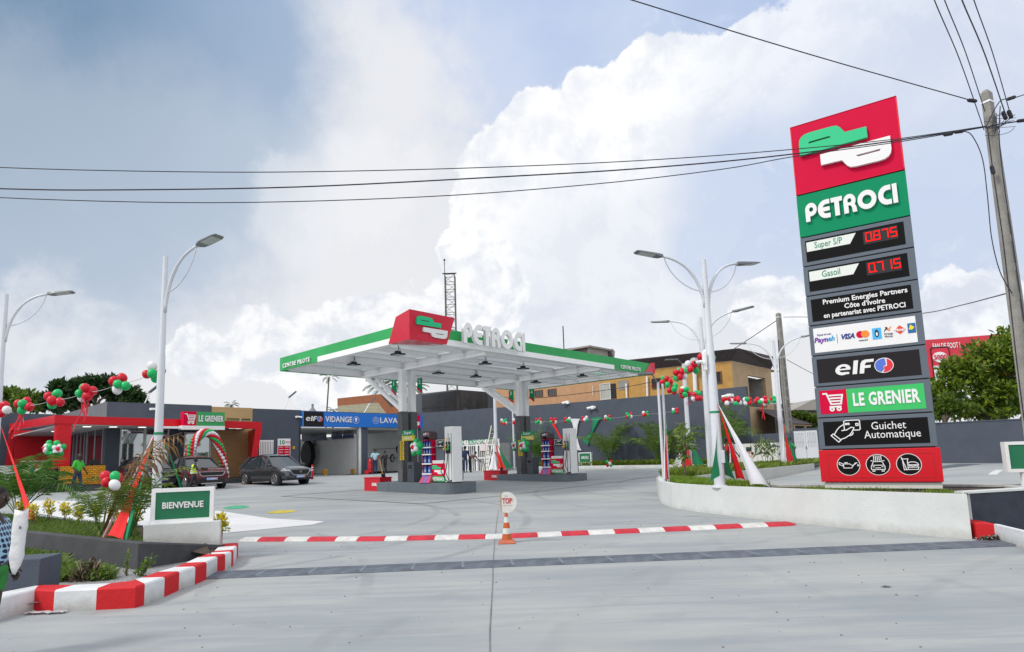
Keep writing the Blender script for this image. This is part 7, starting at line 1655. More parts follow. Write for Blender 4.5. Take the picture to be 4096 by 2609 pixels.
def gcage(ya,yb,label,full):
 t=thing('gas_cage',label,'gas cage',F0+Rd*cgx+Ld*yb,RZ,'white gas bottle cages');W_=ya-yb;zt_=sl(1905,1760,cgx)[1];z0=-.1;zs=sl(1905,1777,cgx)[1]
 bb=MB();bb.box(-.05,0,zs,.02,W_,zt_);o=bb.build('header_board',SIGNW,t)
 text('PETROCI GAZ',.42,GREENP,o,face((-.055,W_*.50,(zs+zt_)/2),(0,-1,0),(0,0,1)),'lettering',bold=.012,width=W_*.86,ext=.003)
 bb=MB()
 for z_ in (z0+.05,z0+(zs-z0)*.5,zs-.08):bb.box(-.04,0,z_-.04,.01,W_,z_+.04)
 for y in (0.02,W_/2,W_-.02):bb.box(-.05,y-.05,z0,.02,y+.05,zs)
 bb.build('cage_frame',METW,t)
 bb=MB();n_=int(W_/.20)
 for k in range(n_):y=(k+.5)*W_/n_;bb.box(-.03,y-.028,z0+.05,-.01,y+.028,zs-.05)
 bb.build('cage_bars',METW,t)
 bb=MB();bb.box(.0,0,z0,1.1,.03,zs);bb.box(.0,W_-.03,z0,1.1,W_,zs);bb.box(1.07,.03,z0,1.1,W_-.03,zs);bb.box(0,0,zs-.02,1.1,W_,zs+.02);bb.build('cage_back',mat('cage_back_grey',(.30,.31,.30),.8,var=.2),t)  # mottled grey sheets closing the cage at sides, back and top
 return t
gW=gy0_-gy1_
c1_=gcage(gy0_,gy1_,'white cage of gas bottles headed PETROCI GAZ, the fully visible one',True);gcage(gy0_+gW+.1,gy0_+.1,'white cage of gas bottles headed PETROCI GAZ, partly hidden behind the pump tower',False)
gcage(gy1_-.1,gy1_-.1-gW*.55,'short unheaded white gas cage behind the ladder',False)
GB_=mat('gas_bottle',(.35,.38,.36),.5,var=.3);gc=0
g_src=None
for ci,(yo,nn,lab_c) in enumerate(((gy1_,5,'the fully visible cage'),(gy1_-.1-gW*.55,3,'the cage behind the ladder'))):
 for r_i in range(2):
  for k in range(nn):
   W_=gW if ci==0 else gW*.55;y=yo+(k+.5)*W_/nn;z_=-.1+.08+r_i*.95;p=F0+Rd*(cgx+.45)+Ld*y+np.array([0,0,z_])
   lab=f'gas bottle in {lab_c}, number {k+1} from its right end on the {"lower" if r_i == 0 else "upper"} row'
   lab=f'{(["rightmost", "second from right", "middle", "second from left", "leftmost"] if nn == 5 else ["right", "middle", "left"])[k]} gas bottle on the {"lower" if r_i == 0 else "upper"} level of {lab_c}'
   if g_src is None:
    g_src=thing('gas_bottle',lab,'gas bottle',p,RZ);bb=MB();bb.lathe([(.12,0),(.15,.05),(.15,.42),(.08,.54),(.08,.62)],12);bb.build('cylinder_body',GB_,g_src,smooth='auto');bb=MB();bb.tube([(0,0,.62),(0,0,.70)],.04,6);bb.build('valve',STEEL,g_src);o=g_src
   else:o=dup(g_src,p,RZ,lab)
   o['group']=f'gas bottles on the {"lower" if r_i == 0 else "upper"} level of {lab_c}'
bb=MB();y_a,z_a=sl(1922,1777,cgx-.06);y_b,z_b=sl(1944,1803,cgx-.06)
t=thing('price_list','white price list sheet hung on the gas cage','notice',F0+Rd*(cgx-.08)+Ld*y_b,RZ);bb.box(-.02,0,z_b,0,y_a-y_b,z_a);bb.build('sheet',SIGNW,t)
strokes([[(-.30*(y_a-y_b)+c_*.3*(y_a-y_b),.3-r_*.14),(-.12*(y_a-y_b)+c_*.3*(y_a-y_b),.3-r_*.14)] for c_ in range(3) for r_ in range(5)],.03,.002,REDPK,t,face((-.025,(y_a-y_b)/2,(z_a+z_b)/2),(0,-1,0),(0,0,1)),'print')
gx_=XW-1.9
ga,gbb_=sl(2955,1840,gx_)[0]+1.2,sl(3112,1840,gx_)[0];gzt_=sl(3000,1775,gx_)[1];gzb_=sl(3000,1851,gx_)[1]
gn=thing('generator','large off-white generator cabinet by the grey wall at right','generator',F0+Rd*gx_+Ld*gbb_,RZ);GL_=ga-gbb_
GNW=mat('generator_white',(.66,.66,.62),.45,var=.03)
bb=MB();bb.box(0,0,gzb_,1.3,GL_,gzt_);bb.build('enclosure',GNW,gn,bevel=.02)
bb=MB();bb.box(.05,.05,-.1,1.25,GL_-.05,gzb_-.001);bb.build('base_skid',MATTE,gn)
sm=GL_*.62
bb=MB();bb.box(-.012,sm-.01,gzb_+.05,-.001,sm+.01,gzt_-.05);bb.box(-.012,.32*GL_,gzb_+.05,-.001,.32*GL_+.012,gzt_-.05)
for u in (.02,.30,.34,.60,.64,.97):pass
bb.build('door_seams',mat('seam_grey',(.3,.3,.3),.6,var=0),gn)
def gp(px,py):a,b_=sl(px,py,gx_); return a-gbb_,b_
def gbox(p0,p1,name,m_,d=.02):a=gp(*p0);b_=gp(*p1);q=MB();q.box(-d,min(a[0],b_[0]),min(a[1],b_[1]),-.001,max(a[0],b_[0]),max(a[1],b_[1])); return q.build(name,m_,gn,bevel=.004)
def gz(x,y): return (2900+x*.2282,1650+y*.2282)
o=gbox(gz(368,610),gz(466,680),'control_window',MATTE);gbox(gz(318,618),gz(338,648),'latch',MATTE);gbox(gz(460,700),gz(505,735),'latch',MATTE);gbox(gz(518,585),gz(553,612),'latch',MATTE);gbox(gz(585,700),gz(622,735),'latch',MATTE);gbox(gz(740,605),gz(762,632),'latch',MATTE)
gbox(gz(390,622),gz(440,650),'green_screen',mat('screen_green',(.01,.10,.05),.3,var=0),.03);gbox(gz(850,655),gz(885,720),'label_sheet',mat('label_green',(.35,.48,.22),.6,var=.2),.01);gbox(gz(526,620),gz(552,660),'blue_label',mat('label_blue',(.05,.2,.5),.6,var=0),.01)
a=gp(*gz(400,740));text('SUPER\nSILENT',.22,mat('rust_red',(.45,.12,.05),.6,var=0),gn,face((-.006,a[0],a[1]),(0,-1,0),(0,0,1)),'lettering',bold=.004,ext=.001)
a=gp(*gz(838,578));text('Perkins',.19,mat('lettering_blue',(.03,.16,.45),.6,var=0),gn,face((-.006,a[0],a[1]),(0,-1,0),(0,0,1)),'lettering',bold=.003,ext=.001);gbox(gz(782,594),gz(900,607),'blue_bar',mat('lettering_blue',(.03,.16,.45),.6),.008)
for px,py,lab in ((2373,1631,'white twin security camera on the grey wall above the far pump'),(2918,1584,'white security camera near the top right of the grey wall'),(2273,1610,'small grey floodlight near the top edge of the grey wall')):
 y_,z_=sl(px,py,XW);t=thing('wall_camera',lab,'camera',F0+Rd*XW+Ld*y_+np.array([0,0,z_]),RZ);bb=MB();bb.box(-.15,-.12,-.12,0,.12,.12);bb.tube([(-.12,.1,0),(-.3,.35,-.05)],.09,8)
 if 'small' not in lab:bb.tube([(-.12,-.1,0),(-.3,-.32,.0)],.09,8)
 bb.build('camera_body',METW,t)
YT=mat('yellow_drape',(.62,.30,.01),.7,var=.30,vscale=5)
t_=YT.node_tree;b_=t_.nodes['Principled BSDF'];br_=t_.nodes.new('ShaderNodeTexBrick');tc_=t_.nodes.new('ShaderNodeTexCoord');mp_=t_.nodes.new('ShaderNodeMapping');mp_.inputs['Rotation'].default_value=(PI/2,0,0);t_.links.new(tc_.outputs['Object'],mp_.inputs[0]);t_.links.new(mp_.outputs[0],br_.inputs[0])
br_.inputs['Color1'].default_value=(.72,.36,.01,1);br_.inputs['Color2'].default_value=(.55,.22,.005,1);br_.inputs['Mortar'].default_value=(.30,.10,.0,1);br_.inputs['Scale'].default_value=2.6;br_.inputs['Mortar Size'].default_value=.035;t_.links.new(br_.outputs[0],b_.inputs['Base Color'])
c_t=PC-.9;x0,z0,x1,z1=rect(237,1864,420,1936,c_t)
tb1=thing('draped_table','long table hidden under a yellow and orange quilted cloth on the shop platform','table',F0+Rd*x0+Ld*c_t,RZ)
TZ=z1;W_=x1-x0;bb=MB();n=60
for s_,(za,wob) in enumerate(((TZ,0),(max(z0,.23),1))):
 for k in range(n+1):x=W_*k/n;bb.v.append((x,-.03-.05*wob*abs(math.sin(x*5))-.02*wob*math.sin(x*13),za+(.04*math.sin(x*3) if wob else 0)))
for k in range(n):bb.f.append((k,k+1,n+2+k,n+1+k))
bb.mi=[0]*len(bb.f);bb.box(0,-.03,TZ-.02,W_,.75,TZ);bb.build('drape',YT,tb1)
for x in (.1,W_-.1):bb=MB();bb.box(x-.03,.6,.22,x+.03,.66,TZ-.03);bb.build('leg',STEEL,tb1)
for k,x in enumerate((W_*.62,W_*.80,W_*.92)):
 t=thing('electronic_box',['black mixer on the yellow draped table, leftmost of three devices','open dark laptop like device on the yellow draped table','small dark device at the right end of the yellow draped table'][k],'device',F0+Rd*(x0+x)+Ld*(c_t+.3)+np.array([0,0,TZ+.002]),RZ);bb=MB();bb.box(-.22,-.15,0,.22,.15,.07);bb.build('case',MATTE,t)
 if k==1:bb=MB();bb.beam((-.22,.16,.06),(.22,.16,.06),.02,.5);bb.build('screen',MATTE,t)
c_w=2.0;a=fl(-60,1862,c_w);b_=fl(196,1862,c_w)
tb2=thing('white_table','row of tables under white cloths on the terrace at far left','table',F0+Rd*a[0]+Ld*c_w,RZ);bb=MB();W_=b_[0]-a[0];n=70;zt_=a[1]*.5+b_[1]*.5
for za,wob in ((zt_,0),(.25,1)):
 for k in range(n+1):x=W_*k/n;bb.v.append((x,-.03-.10*wob*abs(math.sin(x*3.1)),za))
for k in range(n):bb.f.append((k,k+1,n+2+k,n+1+k))
bb.mi=[0]*len(bb.f);bb.box(0,-.03,zt_-.02,W_,1.2,zt_);bb.build('white_drape',CLR['w'],tb2)
for x in (.1,W_-.1):bb=MB();bb.box(x-.03,1.0,.22,x+.03,1.06,zt_-.03);bb.build('leg',STEEL,tb2)
c_r=.6;p0=fl(82,1845,c_r);p1=fl(200,1845,c_r)
rlg=thing('railing','chrome railing on the terrace edge left of the black pedestal','railing',F0+Rd*p0[0]+Ld*c_r,RZ);W_=p1[0]-p0[0];CHR=mat('chrome',(.55,.56,.58),.25,metal=.8,var=0)
bb=MB();zt_=(p0[1]+p1[1])/2;bb.tube([(0,0,zt_),(W_,0,zt_)],.035,8);bb.tube([(0,0,.45),(W_,0,.45)],.025,6);bb.build('hand_rail',CHR,rlg)
for k in range(5):x=W_*k/4*.97+.03;bb=MB();bb.tube([(x,0,.2),(x,0,zt_)],.022,6);bb.build('baluster',CHR,rlg)
for (x0_,c_) in ((85,'g'),(112,'g'),(137,'r'),(180,'r')):
 P=[onR(x0_,1848,F0+Ld*(c_r-.1)),onR(x0_+28,1875 if c_=='g' else 1870,F0+Ld*(c_r-.15)),onR(x0_+4,1908,F0+Ld*(c_r-.12))]
 if x0_==112:P=[onR(140,1850,F0+Ld*(c_r-.1)),onR(112,1882,F0+Ld*(c_r-.15)),onR(136,1908,F0+Ld*(c_r-.12))]
 if x0_==180:P=[onR(199,1856,F0+Ld*(c_r-.1)),onR(176,1876,F0+Ld*(c_r-.15)),onR(200,1876,F0+Ld*(c_r-.12))]
 if x0_==85:P[1]=onR(97,1872,F0+Ld*(c_r-.15));P[2]=onR(78,1905,F0+Ld*(c_r-.12))
 t=thing('pennant',{85:'green pennant at the left end of the terrace railing',112:'green pennant pointing left at the middle of the railing',137:'red pennant right of the green one on the railing',180:'small red pennant beside the red column'}[x0_],'pennant',P[0],0,'pennants on the railing');bb=MB();bb.add([tuple(p) for p in P]+[tuple(p+Ld*.01) for p in P],[(0,1,2),(5,4,3),(0,1,4,3),(1,2,5,4),(2,0,3,5)]);bb.build('cloth',CLR[c_],t,world=True)
cluster(*A1,[(330,1095,'w'),(345,1130,'g'),(385,1140,'w'),(375,1055,'r'),(380,1095,'r')],29,'small balloon cluster tied on the left half of the terrace railing',29.5,None,'balloon clusters on the railing');cluster(*A1,[(600,1080,'g'),(570,1155,'r'),(625,1140,'r'),(550,1110,'w'),(595,1105,'w')],29,'small balloon cluster tied on the right half of the terrace railing',29.5,None,'balloon clusters on the railing')
cluster(*Z6,[(1650,1003,'r'),(1645,950,'g'),(1702,998,'g'),(1700,945,'r'),(1685,975,'w')],25,'balloon cluster at the foot of the palm behind the AIR/EAU sign',None,None,G3)
cluster(400,1600,.2281,[(100,1340,'r'),(310,1370,'r'),(110,1440,'r'),(262,1338,'g'),(258,1490,'w')],84,'balloon cluster among the dry palm fronds in the left bed',9.9,None,G1)
# ================================================================ PEOPLE
def skinm(V,E,R,sub=1):
 me=bpy.data.meshes.new('s');me.from_pydata([tuple(map(float,v)) for v in V],E,[]);o=bpy.data.objects.new('s',me);COL.objects.link(o)
 o.modifiers.new('k','SKIN')
 if not me.skin_vertices:
  bm=bmesh.new();bm.from_mesh(me);bm.verts.layers.skin.verify();bm.to_mesh(me);bm.free()
 sv=me.skin_vertices[0].data
 for i,r in enumerate(R):
  sv[i].radius=(r,r) if not isinstance(r,tuple) else r;sv[i].use_root=(i==0)
 s_=o.modifiers.new('u','SUBSURF');s_.levels=sub;s_.render_levels=sub
 m2=bpy.data.meshes.new_from_object(o.evaluated_get(bpy.context.evaluated_depsgraph_get()))
 vs=[tuple(v.co) for v in m2.vertices];fs=[tuple(p.vertices) for p in m2.polygons];bpy.data.objects.remove(o); return vs,fs
def rotx(v,a): return np.array([v[0],v[1]*math.cos(a)-v[2]*math.sin(a),v[1]*math.sin(a)+v[2]*math.cos(a)])
def person(label,P,rz,H=1.72,lean=0,legs=((.25,.15),(-.25,.3)),arms=((.2,.3),(-.2,.3)),top=None,bot=None,shoe=None,hair=True,sleeve=.55,short=False,turn=0,sub=1,fat=1.,skirt=None,abd=.10,hairlen=0):
 """legs: (thigh angle forward, knee bend); arms: (upper arm forward, elbow bend); y is forward"""
 t=thing('person',label,'person',P,rz);k=H/1.75;D= lambda *a:np.array(a,float)*k
 zh=0;dirv_= lambda a:np.array([0,math.sin(a),-math.cos(a)])
 J={}
 for s_,(ta,kb) in zip((-1,1),legs):
  hip=D(s_*.09,0,0);kn=hip+dirv_(ta)*.44*k;an=kn+dirv_(ta-kb)*.42*k;J[s_]=[hip,kn,an];zh=max(zh,-an[2]+.075*k)
 root=D(0,0,0);sp1=rotx(D(0,0,.18),-lean*.6);ch=rotx(D(0,0,.40),-lean);nb=rotx(D(0,0,.52),-lean);hd=nb+rotx(D(0,.02,.13),-lean*.6)
 sh={}
 for s_,a in zip((-1,1),arms):
  aa,eb=a[:2];ab=a[2] if len(a)>2 else abd
  S_=ch+rotx(D(s_*.175,0,.06),-lean);d=dirv_(aa-lean*.0);d=d+np.array([s_*ab*2,0,0]);d/=np.linalg.norm(d);el=S_+d*.29*k;d2=dirv_(aa+eb);d2=d2+np.array([-s_*.12*(eb>.5),0,0]);d2/=np.linalg.norm(d2);wr=el+d2*.25*k;hn=wr+d2*.07*k;sh[s_]=[S_,el,wr,hn,d2]
 off=np.array([0,0,zh])
 V=[root,sp1,ch,nb,nb+(hd-nb)*.5];E=[(0,1),(1,2),(2,3),(3,4)];R=[.125*k*fat,.115*k*fat,.125*k,.06*k,.052*k]
 for s_ in (-1,1):
  i=len(V);V+=J[s_]+[J[s_][2]+D(0,.10,-.055)];R+=[.085*k,.058*k,.04*k,.036*k];E+=[(0,i),(i,i+1),(i+1,i+2),(i+2,i+3)]
  i=len(V);V+=sh[s_][:4];R+=[.052*k,.042*k,.028*k,.034*k];E+=[(2,i),(i,i+1),(i+1,i+2),(i+2,i+3)]
 vs,fs=skinm([v+off for v in V],E,R,sub);bb=MB();bb.add(vs,fs)
 hc=hd+off+D(0,.015,.05);bb.ball(tuple(hc),.088*k,14,12,(.86,1.02,1.28));ct,stt=math.cos(turn),math.sin(turn)
 def hp_(x,y,z_): return (hc[0]+(x*ct-y*stt)*k,hc[1]+(x*stt+y*ct)*k,hc[2]+z_*k)
 bb.tube([hp_(0,.085,.02),hp_(0,.108,-.022),hp_(0,.088,-.03)],[.008*k,.016*k,.012*k],6);bb.tube([hp_(-.025,.083,-.055),hp_(.025,.083,-.055)],.009*k,6)
 for s_ in (-1,1):bb.ball(hp_(s_*.078,0,-.005),.02*k,6,5,(.5,1,1.4))
 for s_ in (-1,1):
  hn,d2=sh[s_][3]+off,sh[s_][4];sd=np.cross(d2,(s_,0,0));sd/=np.linalg.norm(sd)+1e-9
  for f_ in range(4):
   b0=hn+sd*(f_-1.5)*.019*k;L_=(.07,.08,.075,.06)[f_]*k;b1=b0+d2*L_*.55;b2=b1+(d2*.8+np.array([-s_*.6,0,0]))*L_*.5;bb.tube([tuple(b0),tuple(b1),tuple(b2)],[.010*k,.009*k,.007*k],5)
  b0=hn-d2*.03*k+sd*.03*k;bb.tube([tuple(b0),tuple(b0+sd*.03*k+d2*.025*k),tuple(b0+sd*.035*k+d2*.055*k)],[.012*k,.011*k,.008*k],5)
 bb.build('body',SKIN,t,smooth=True)
 HM=mat('black_hair',(.008,.007,.007),.8,var=0)
 if hair:
  bb=MB();bb.ball(hp_(0,-.012,.025),.092*k,12,10,(.9,1.0,1.12));
  if hairlen:bb.tube([hp_(0,-.07,.05),hp_(0,-.10,-.08),hp_(0,-.08,-.08-hairlen)],[.06*k,.06*k,.03*k],8)
  bb.build('hair',HM,t,smooth=True)
 bb=MB()
 for s_ in (-1,1):e_=hp_(s_*.032,.081,.010);bb.ball(e_,.010*k,6,5)
 bb.build('eyes',mat('eye_dark',(.10,.09,.08),.3,var=0),t,smooth=True)
 if top:
  V=[root+D(0,0,-.02),sp1,ch,nb+D(0,0,-.015)];E=[(0,1),(1,2),(2,3)];R=[.145*k*fat,.138*k*fat,.145*k,.065*k]
  for s_ in (-1,1):i=len(V);a,b_=sh[s_][:2];wr=sh[s_][2];V+=[a,a+(b_-a)*min(1,sleeve*2-.1)]+([b_+(wr-b_)*.9] if sleeve>1 else []);R+=[.066*k,.062*k]+([.042*k] if sleeve>1 else []);E+=[(2,i),(i,i+1)]+([(i+1,i+2)] if sleeve>1 else [])
  vs,fs=skinm([v+off for v in V],E,R,sub);bb=MB();bb.add(vs,fs);o=bb.build('shirt',top,t,smooth=True)
 if bot:
  V=[root+D(0,0,.05),root+D(0,0,-.03)];E=[(0,1)];R=[.130*k*fat,.135*k*fat]
  for s_ in (-1,1):
   h_,kn,an=J[s_];i=len(V)
   if short:V+=[h_,h_+(kn-h_)*.62];R+=[.100*k,.098*k];E+=[(1,i),(i,i+1)]
   else:V+=[h_,kn,an+(kn-an)*.06];R+=[.098*k,.074*k,.058*k];E+=[(1,i),(i,i+1),(i+1,i+2)]
  vs,fs=skinm([v+off for v in V],E,R,sub);bb=MB();bb.add(vs,fs);bb.build('shorts' if short else 'trousers',bot,t,smooth=True)
 if skirt:bb=MB();bb.lathe([(.17*k,zh+.08),(.20*k,zh-.1),(.27*k,zh-.40*k),(.30*k,.12)],18);bb.build('skirt',skirt,t,smooth=True)
 if shoe:
  for s_ in (-1,1):an=J[s_][2]+off;bb=MB();bb.ball((an[0],an[1]+.06*k,an[2]-.035*k),.05*k,10,8,(.85,2.5,.75));bb.build('shoe',shoe,t,smooth=True)
 J['sh']={s_:[v+off for v in sh[s_][:4]] for s_ in sh};J['zh']=zh;J['hc']=hc; return t,J
JEAN=mat('jeans_blue',(.015,.03,.09),.8,var=.2,vscale=8);BLKC=mat('black_cloth',(.012,.012,.014),.8,var=.1);SHOE=mat('shoe_dark',(.03,.03,.035),.6,var=.1);NAVY=mat('navy_cloth',(.008,.018,.07),.8,var=.15)
def gp_(px,py):p=gnd(px,py); return p
def hgt(P,pyt,pyb): return (pyb-pyt)*P[1]/F
P_=gp_(306,1971);person('man in a bright green shirt and jeans walking past the yellow draped table',P_,-PI/2-.2,hgt(P_,1817,1971),.05,((.18,.1),(-.22,.15)),((.15,.5),(-.1,.9)),mat('shirt_bright_green',(.06,.50,.05),.8,var=.05),JEAN,SHOE,hair=False,fat=1.1)
YD=bpy.data.materials.new('patterned_dress');YD.use_nodes=True;t_=YD.node_tree;v_=t_.nodes.new('ShaderNodeTexVoronoi');v_.inputs['Scale'].default_value=9;r_=t_.nodes.new('ShaderNodeValToRGB');r_.color_ramp.interpolation='CONSTANT'
for k,(p_,c_) in enumerate(((0,(.65,.58,.02)),(.45,(.01,.05,.35)),(.65,(.6,.62,.6)),(.78,(.01,.01,.02)))):
 e_=r_.color_ramp.elements[k] if k<2 else r_.color_ramp.elements.new(p_);e_.position=p_;e_.color=c_+(1,)
sp__=t_.nodes.new('ShaderNodeSeparateColor');t_.links.new(t_.nodes.new('ShaderNodeTexCoord').outputs['Object'],v_.inputs['Vector']);t_.links.new(v_.outputs['Color'],sp__.inputs[0]);t_.links.new(sp__.outputs[0],r_.inputs[0]);t_.links.new(r_.outputs[0],t_.nodes['Principled BSDF'].inputs['Base Color'])
P_=gp_(338,1961);P_=P_+np.array([0,.3,0]);person('woman crouching in a yellow and blue patterned dress behind the man in green',P_,-.9,1.62,.55,((1.1,1.9),(.9,1.7)),((.6,.5),(.9,.3)),YD,YD,SHOE,fat=1.2)
P_=F0+Rd*(fl(252,1860,PC+.6)[0])+Ld*(PC+.6);P_[2]=F0[2]+.22;person('woman with long hair in a dark dress standing behind the yellow table',P_,-PI/2,1.62,.12,((0,0),(0,.05)),((.5,.8),(.6,.6)),mat('dark_wine_cloth',(.05,.02,.03),.8),BLKC,SHOE,hairlen=.2)
P_=atY(774,1962,28.9);P_[2]=zg(P_[0],28.9);t,J=person('photographer in a yellow safety vest walking in front of the dark red car',P_,-.9,hgt(P_,1823,1957),.05,((.3,.1),(-.25,.3)),((.35,1.2),(.3,1.3)),mat('dark_grey_shirt',(.05,.05,.055),.8),mat('black_trousers',(.012,.013,.02),.8),mat('shoe_white',(.5,.5,.5),.6),turn=-.4)
VEST=mat('vest_yellow',(.60,.78,.02),.6,var=.05);zc_=J['zh'];k=.97
vv,ff=skinm([(0,0,zc_-.06),(0,0,zc_+.16),(0,.02,zc_+.38),(0,.02,zc_+.47)],[(0,1),(1,2),(2,3)],[.155,.152,.165,.10],1);bb=MB();bb.add(vv,ff);vo=bb.build('safety_vest',VEST,t,smooth=True)
for z_ in (.02,.14):bb=MB();bb.lathe([(.168,zc_+z_),(.168,zc_+z_+.04)],20);bb.build('reflective_band',mat('reflective',(.55,.57,.58),.4,var=0),vo)
h_=J['sh'][1][3];cm=thing('camera','black camera with a large lens held by the photographer in the yellow vest','camera',t.matrix_basis@Vector((0,.42,float(h_[2])+.02)) if 0 else Vector(P_)+Matrix.Rotation(-.9,3,'Z')@Vector((0,.36,float(h_[2])+.03)),-.9)
bb=MB();bb.box(-.09,-.05,-.06,.09,.05,.07);bb.tube([(0,.04,0),(0,.22,-.02)],.055,12);bb.build('camera_body',MATTE,cm)
P_=gp_(1500,1898);person('man in a light blue polo shirt and jeans at the red fire extinguisher',P_,PI+.3,hgt(P_,1796,1898),.1,((.05,.05),(-.05,.1)),((.3,.2,.3),(.1,.2,.15)),mat('polo_light_blue',(.38,.62,.72),.8,var=.05),JEAN,SHOE,fat=1.1)
P_=gp_(1541,1895);person('man in a black shirt with a badge walking out of the service bay',P_,PI-.3,hgt(P_,1803,1895),.0,((.25,.1),(-.25,.3)),((.5,1.1),(-.2,.3,.3)),BLKC,BLKC,SHOE)
P_=gp_(1862,1891);person('man in dark blue clothes seen from behind at the gas cages',P_,-.2,hgt(P_,1786,1891),.05,((0,0),(0,.05)),((.4,.5),(.3,.4)),NAVY,JEAN,SHOE,sleeve=1.2)
P_=gp_(1880,1890);person('man in a patterned shirt bending over beside the gas cages',P_,-.9,1.65,.95,((.15,.1),(0,.1)),((.6,.4),(.5,.5)),mat('patterned_shirt',(.22,.09,.08),.8,var=.9,vscale=14),BLKC,SHOE)
P_=atY(2912,1862,27.5);P_[2]=zg(P_[0],27.5);person('person in a red shirt standing behind the cloth streamers near the generator',P_,1.4,1.68,0,((.05,0),(-.05,.05)),((.2,.9),(.1,.3)),mat('shirt_red',(.40,.01,.03),.8),BLKC,SHOE)
P_=atY(2935,1862,28.2);P_[2]=zg(P_[0],28.2);person('person in a pale blue shirt half hidden behind the white cloth streamer',P_,-2.,1.72,0,((.05,0),(-.05,.05)),((.2,.4),(.1,.3)),mat('shirt_pale_blue',(.35,.42,.50),.8),NAVY,SHOE)
P_=atY(3168,1858,28.6);P_[2]=zg(P_[0],28.6)-.05;person('man in a green shirt, hand on hip, before the white gate',P_,1.5,hgt(P_,1723,1862),0,((.05,0),(-.08,.05)),((-.5,1.3,.35),(.1,.3)),mat('shirt_mid_green',(.02,.25,.07),.8),mat('trousers_beige',(.42,.37,.32),.8),SHOE,turn=.1)
P_=atY(3140,1858,30.2);P_[2]=zg(P_[0],30.2)-.05;person('person in a yellow safety vest hidden behind the far right lamp post',P_,1.4,1.7,0,((.05,0),(-.05,.05)),((.6,1.2),(.1,.3)),VEST,BLKC,SHOE)
YW=5.4;P_=atY(-52,2600,YW);P_[2]=0
DOT=bpy.data.materials.new('dotted_cloth');DOT.use_nodes=True;t_=DOT.node_tree;v_=t_.nodes.new('ShaderNodeTexVoronoi');v_.voronoi_dimensions='2D';v_.inputs['Scale'].default_value=21;v_.inputs['Randomness'].default_value=.12
cx__=t_.nodes.new('ShaderNodeCombineXYZ');sx__=t_.nodes.new('ShaderNodeSeparateXYZ');ad_=t_.nodes.new('ShaderNodeMath');t_.links.new(t_.nodes.new('ShaderNodeTexCoord').outputs['Object'],sx__.inputs[0]);t_.links.new(sx__.outputs[0],ad_.inputs[0]);t_.links.new(sx__.outputs[1],ad_.inputs[1]);t_.links.new(ad_.outputs[0],cx__.inputs[0]);t_.links.new(sx__.outputs[2],cx__.inputs[1]);t_.links.new(cx__.outputs[0],v_.inputs['Vector'])
r_=t_.nodes.new('ShaderNodeMapRange');r_.inputs[1].default_value=.36;r_.inputs[2].default_value=.42;t_.links.new(v_.outputs['Distance'],r_.inputs[0]);mx_=t_.nodes.new('ShaderNodeMix');mx_.data_type='RGBA';t_.links.new(r_.outputs[0],mx_.inputs[0]);mx_.inputs[6].default_value=(.008,.010,.05,1);mx_.inputs[7].default_value=(.30,.50,.66,1);t_.links.new(mx_.outputs[2],t_.nodes['Principled BSDF'].inputs['Base Color'])
t,J=person('young woman in a dotted blue top and green shorts at the left edge',P_,-PI/2+.25,1.47,-.05,((-.04,.25),(-.45,.45)),((-.10,.70,.02),(-.3,.2)),DOT,mat('shorts_green',(.03,.22,.04),.8,var=.08,bump=.2),None,sleeve=.15,short=True,sub=2,fat=1.1,turn=-.25)
hb=Vector(P_)+Matrix.Rotation(-PI/2+.25,3,'Z')@Vector((.20,.12,0));
bg_=thing('white_bag','rolled white plastic sack held upright under the arm of the walking woman','bag',(atY(66,2180,YW-.22)[0],YW-.22,atY(72,2288,YW-.22)[2]),.2)
bb=MB();g_=random.Random(3)
for i in range(12):
 u=i/11;z_=.50*u;ww_=.047*(1-.55*max(0,.25-u)*4)*(1+.05*math.sin(u*11));
 for k in range(16):a=2*PI*k/16;c_,s_=math.cos(a),math.sin(a);q=1+g_.uniform(-.07,.07);bb.v.append((ww_*q*math.copysign(abs(c_)**.6,c_)+.022*u,.8*ww_*q*math.copysign(abs(s_)**.6,s_),z_+(.02*math.sin(a*2+1) if i in (0,11) else 0)))
bb.f=[(i*16+k,i*16+(k+1)%16,(i+1)*16+(k+1)%16,(i+1)*16+k) for i in range(11) for k in range(16)]+[tuple(range(16)),tuple(176+k for k in range(16))];bb.mi=[0]*len(bb.f);BAGM=mat('white_plastic',(.72,.72,.74),.35,var=.04,bump=.9,bscale=14);bb.build('sack',BAGM,bg_,smooth=True)
text('B.',.035,MATTE,bg_,face((.045,-.045,.36),(1,0,0),(0,0,1)),'print',ext=.001)
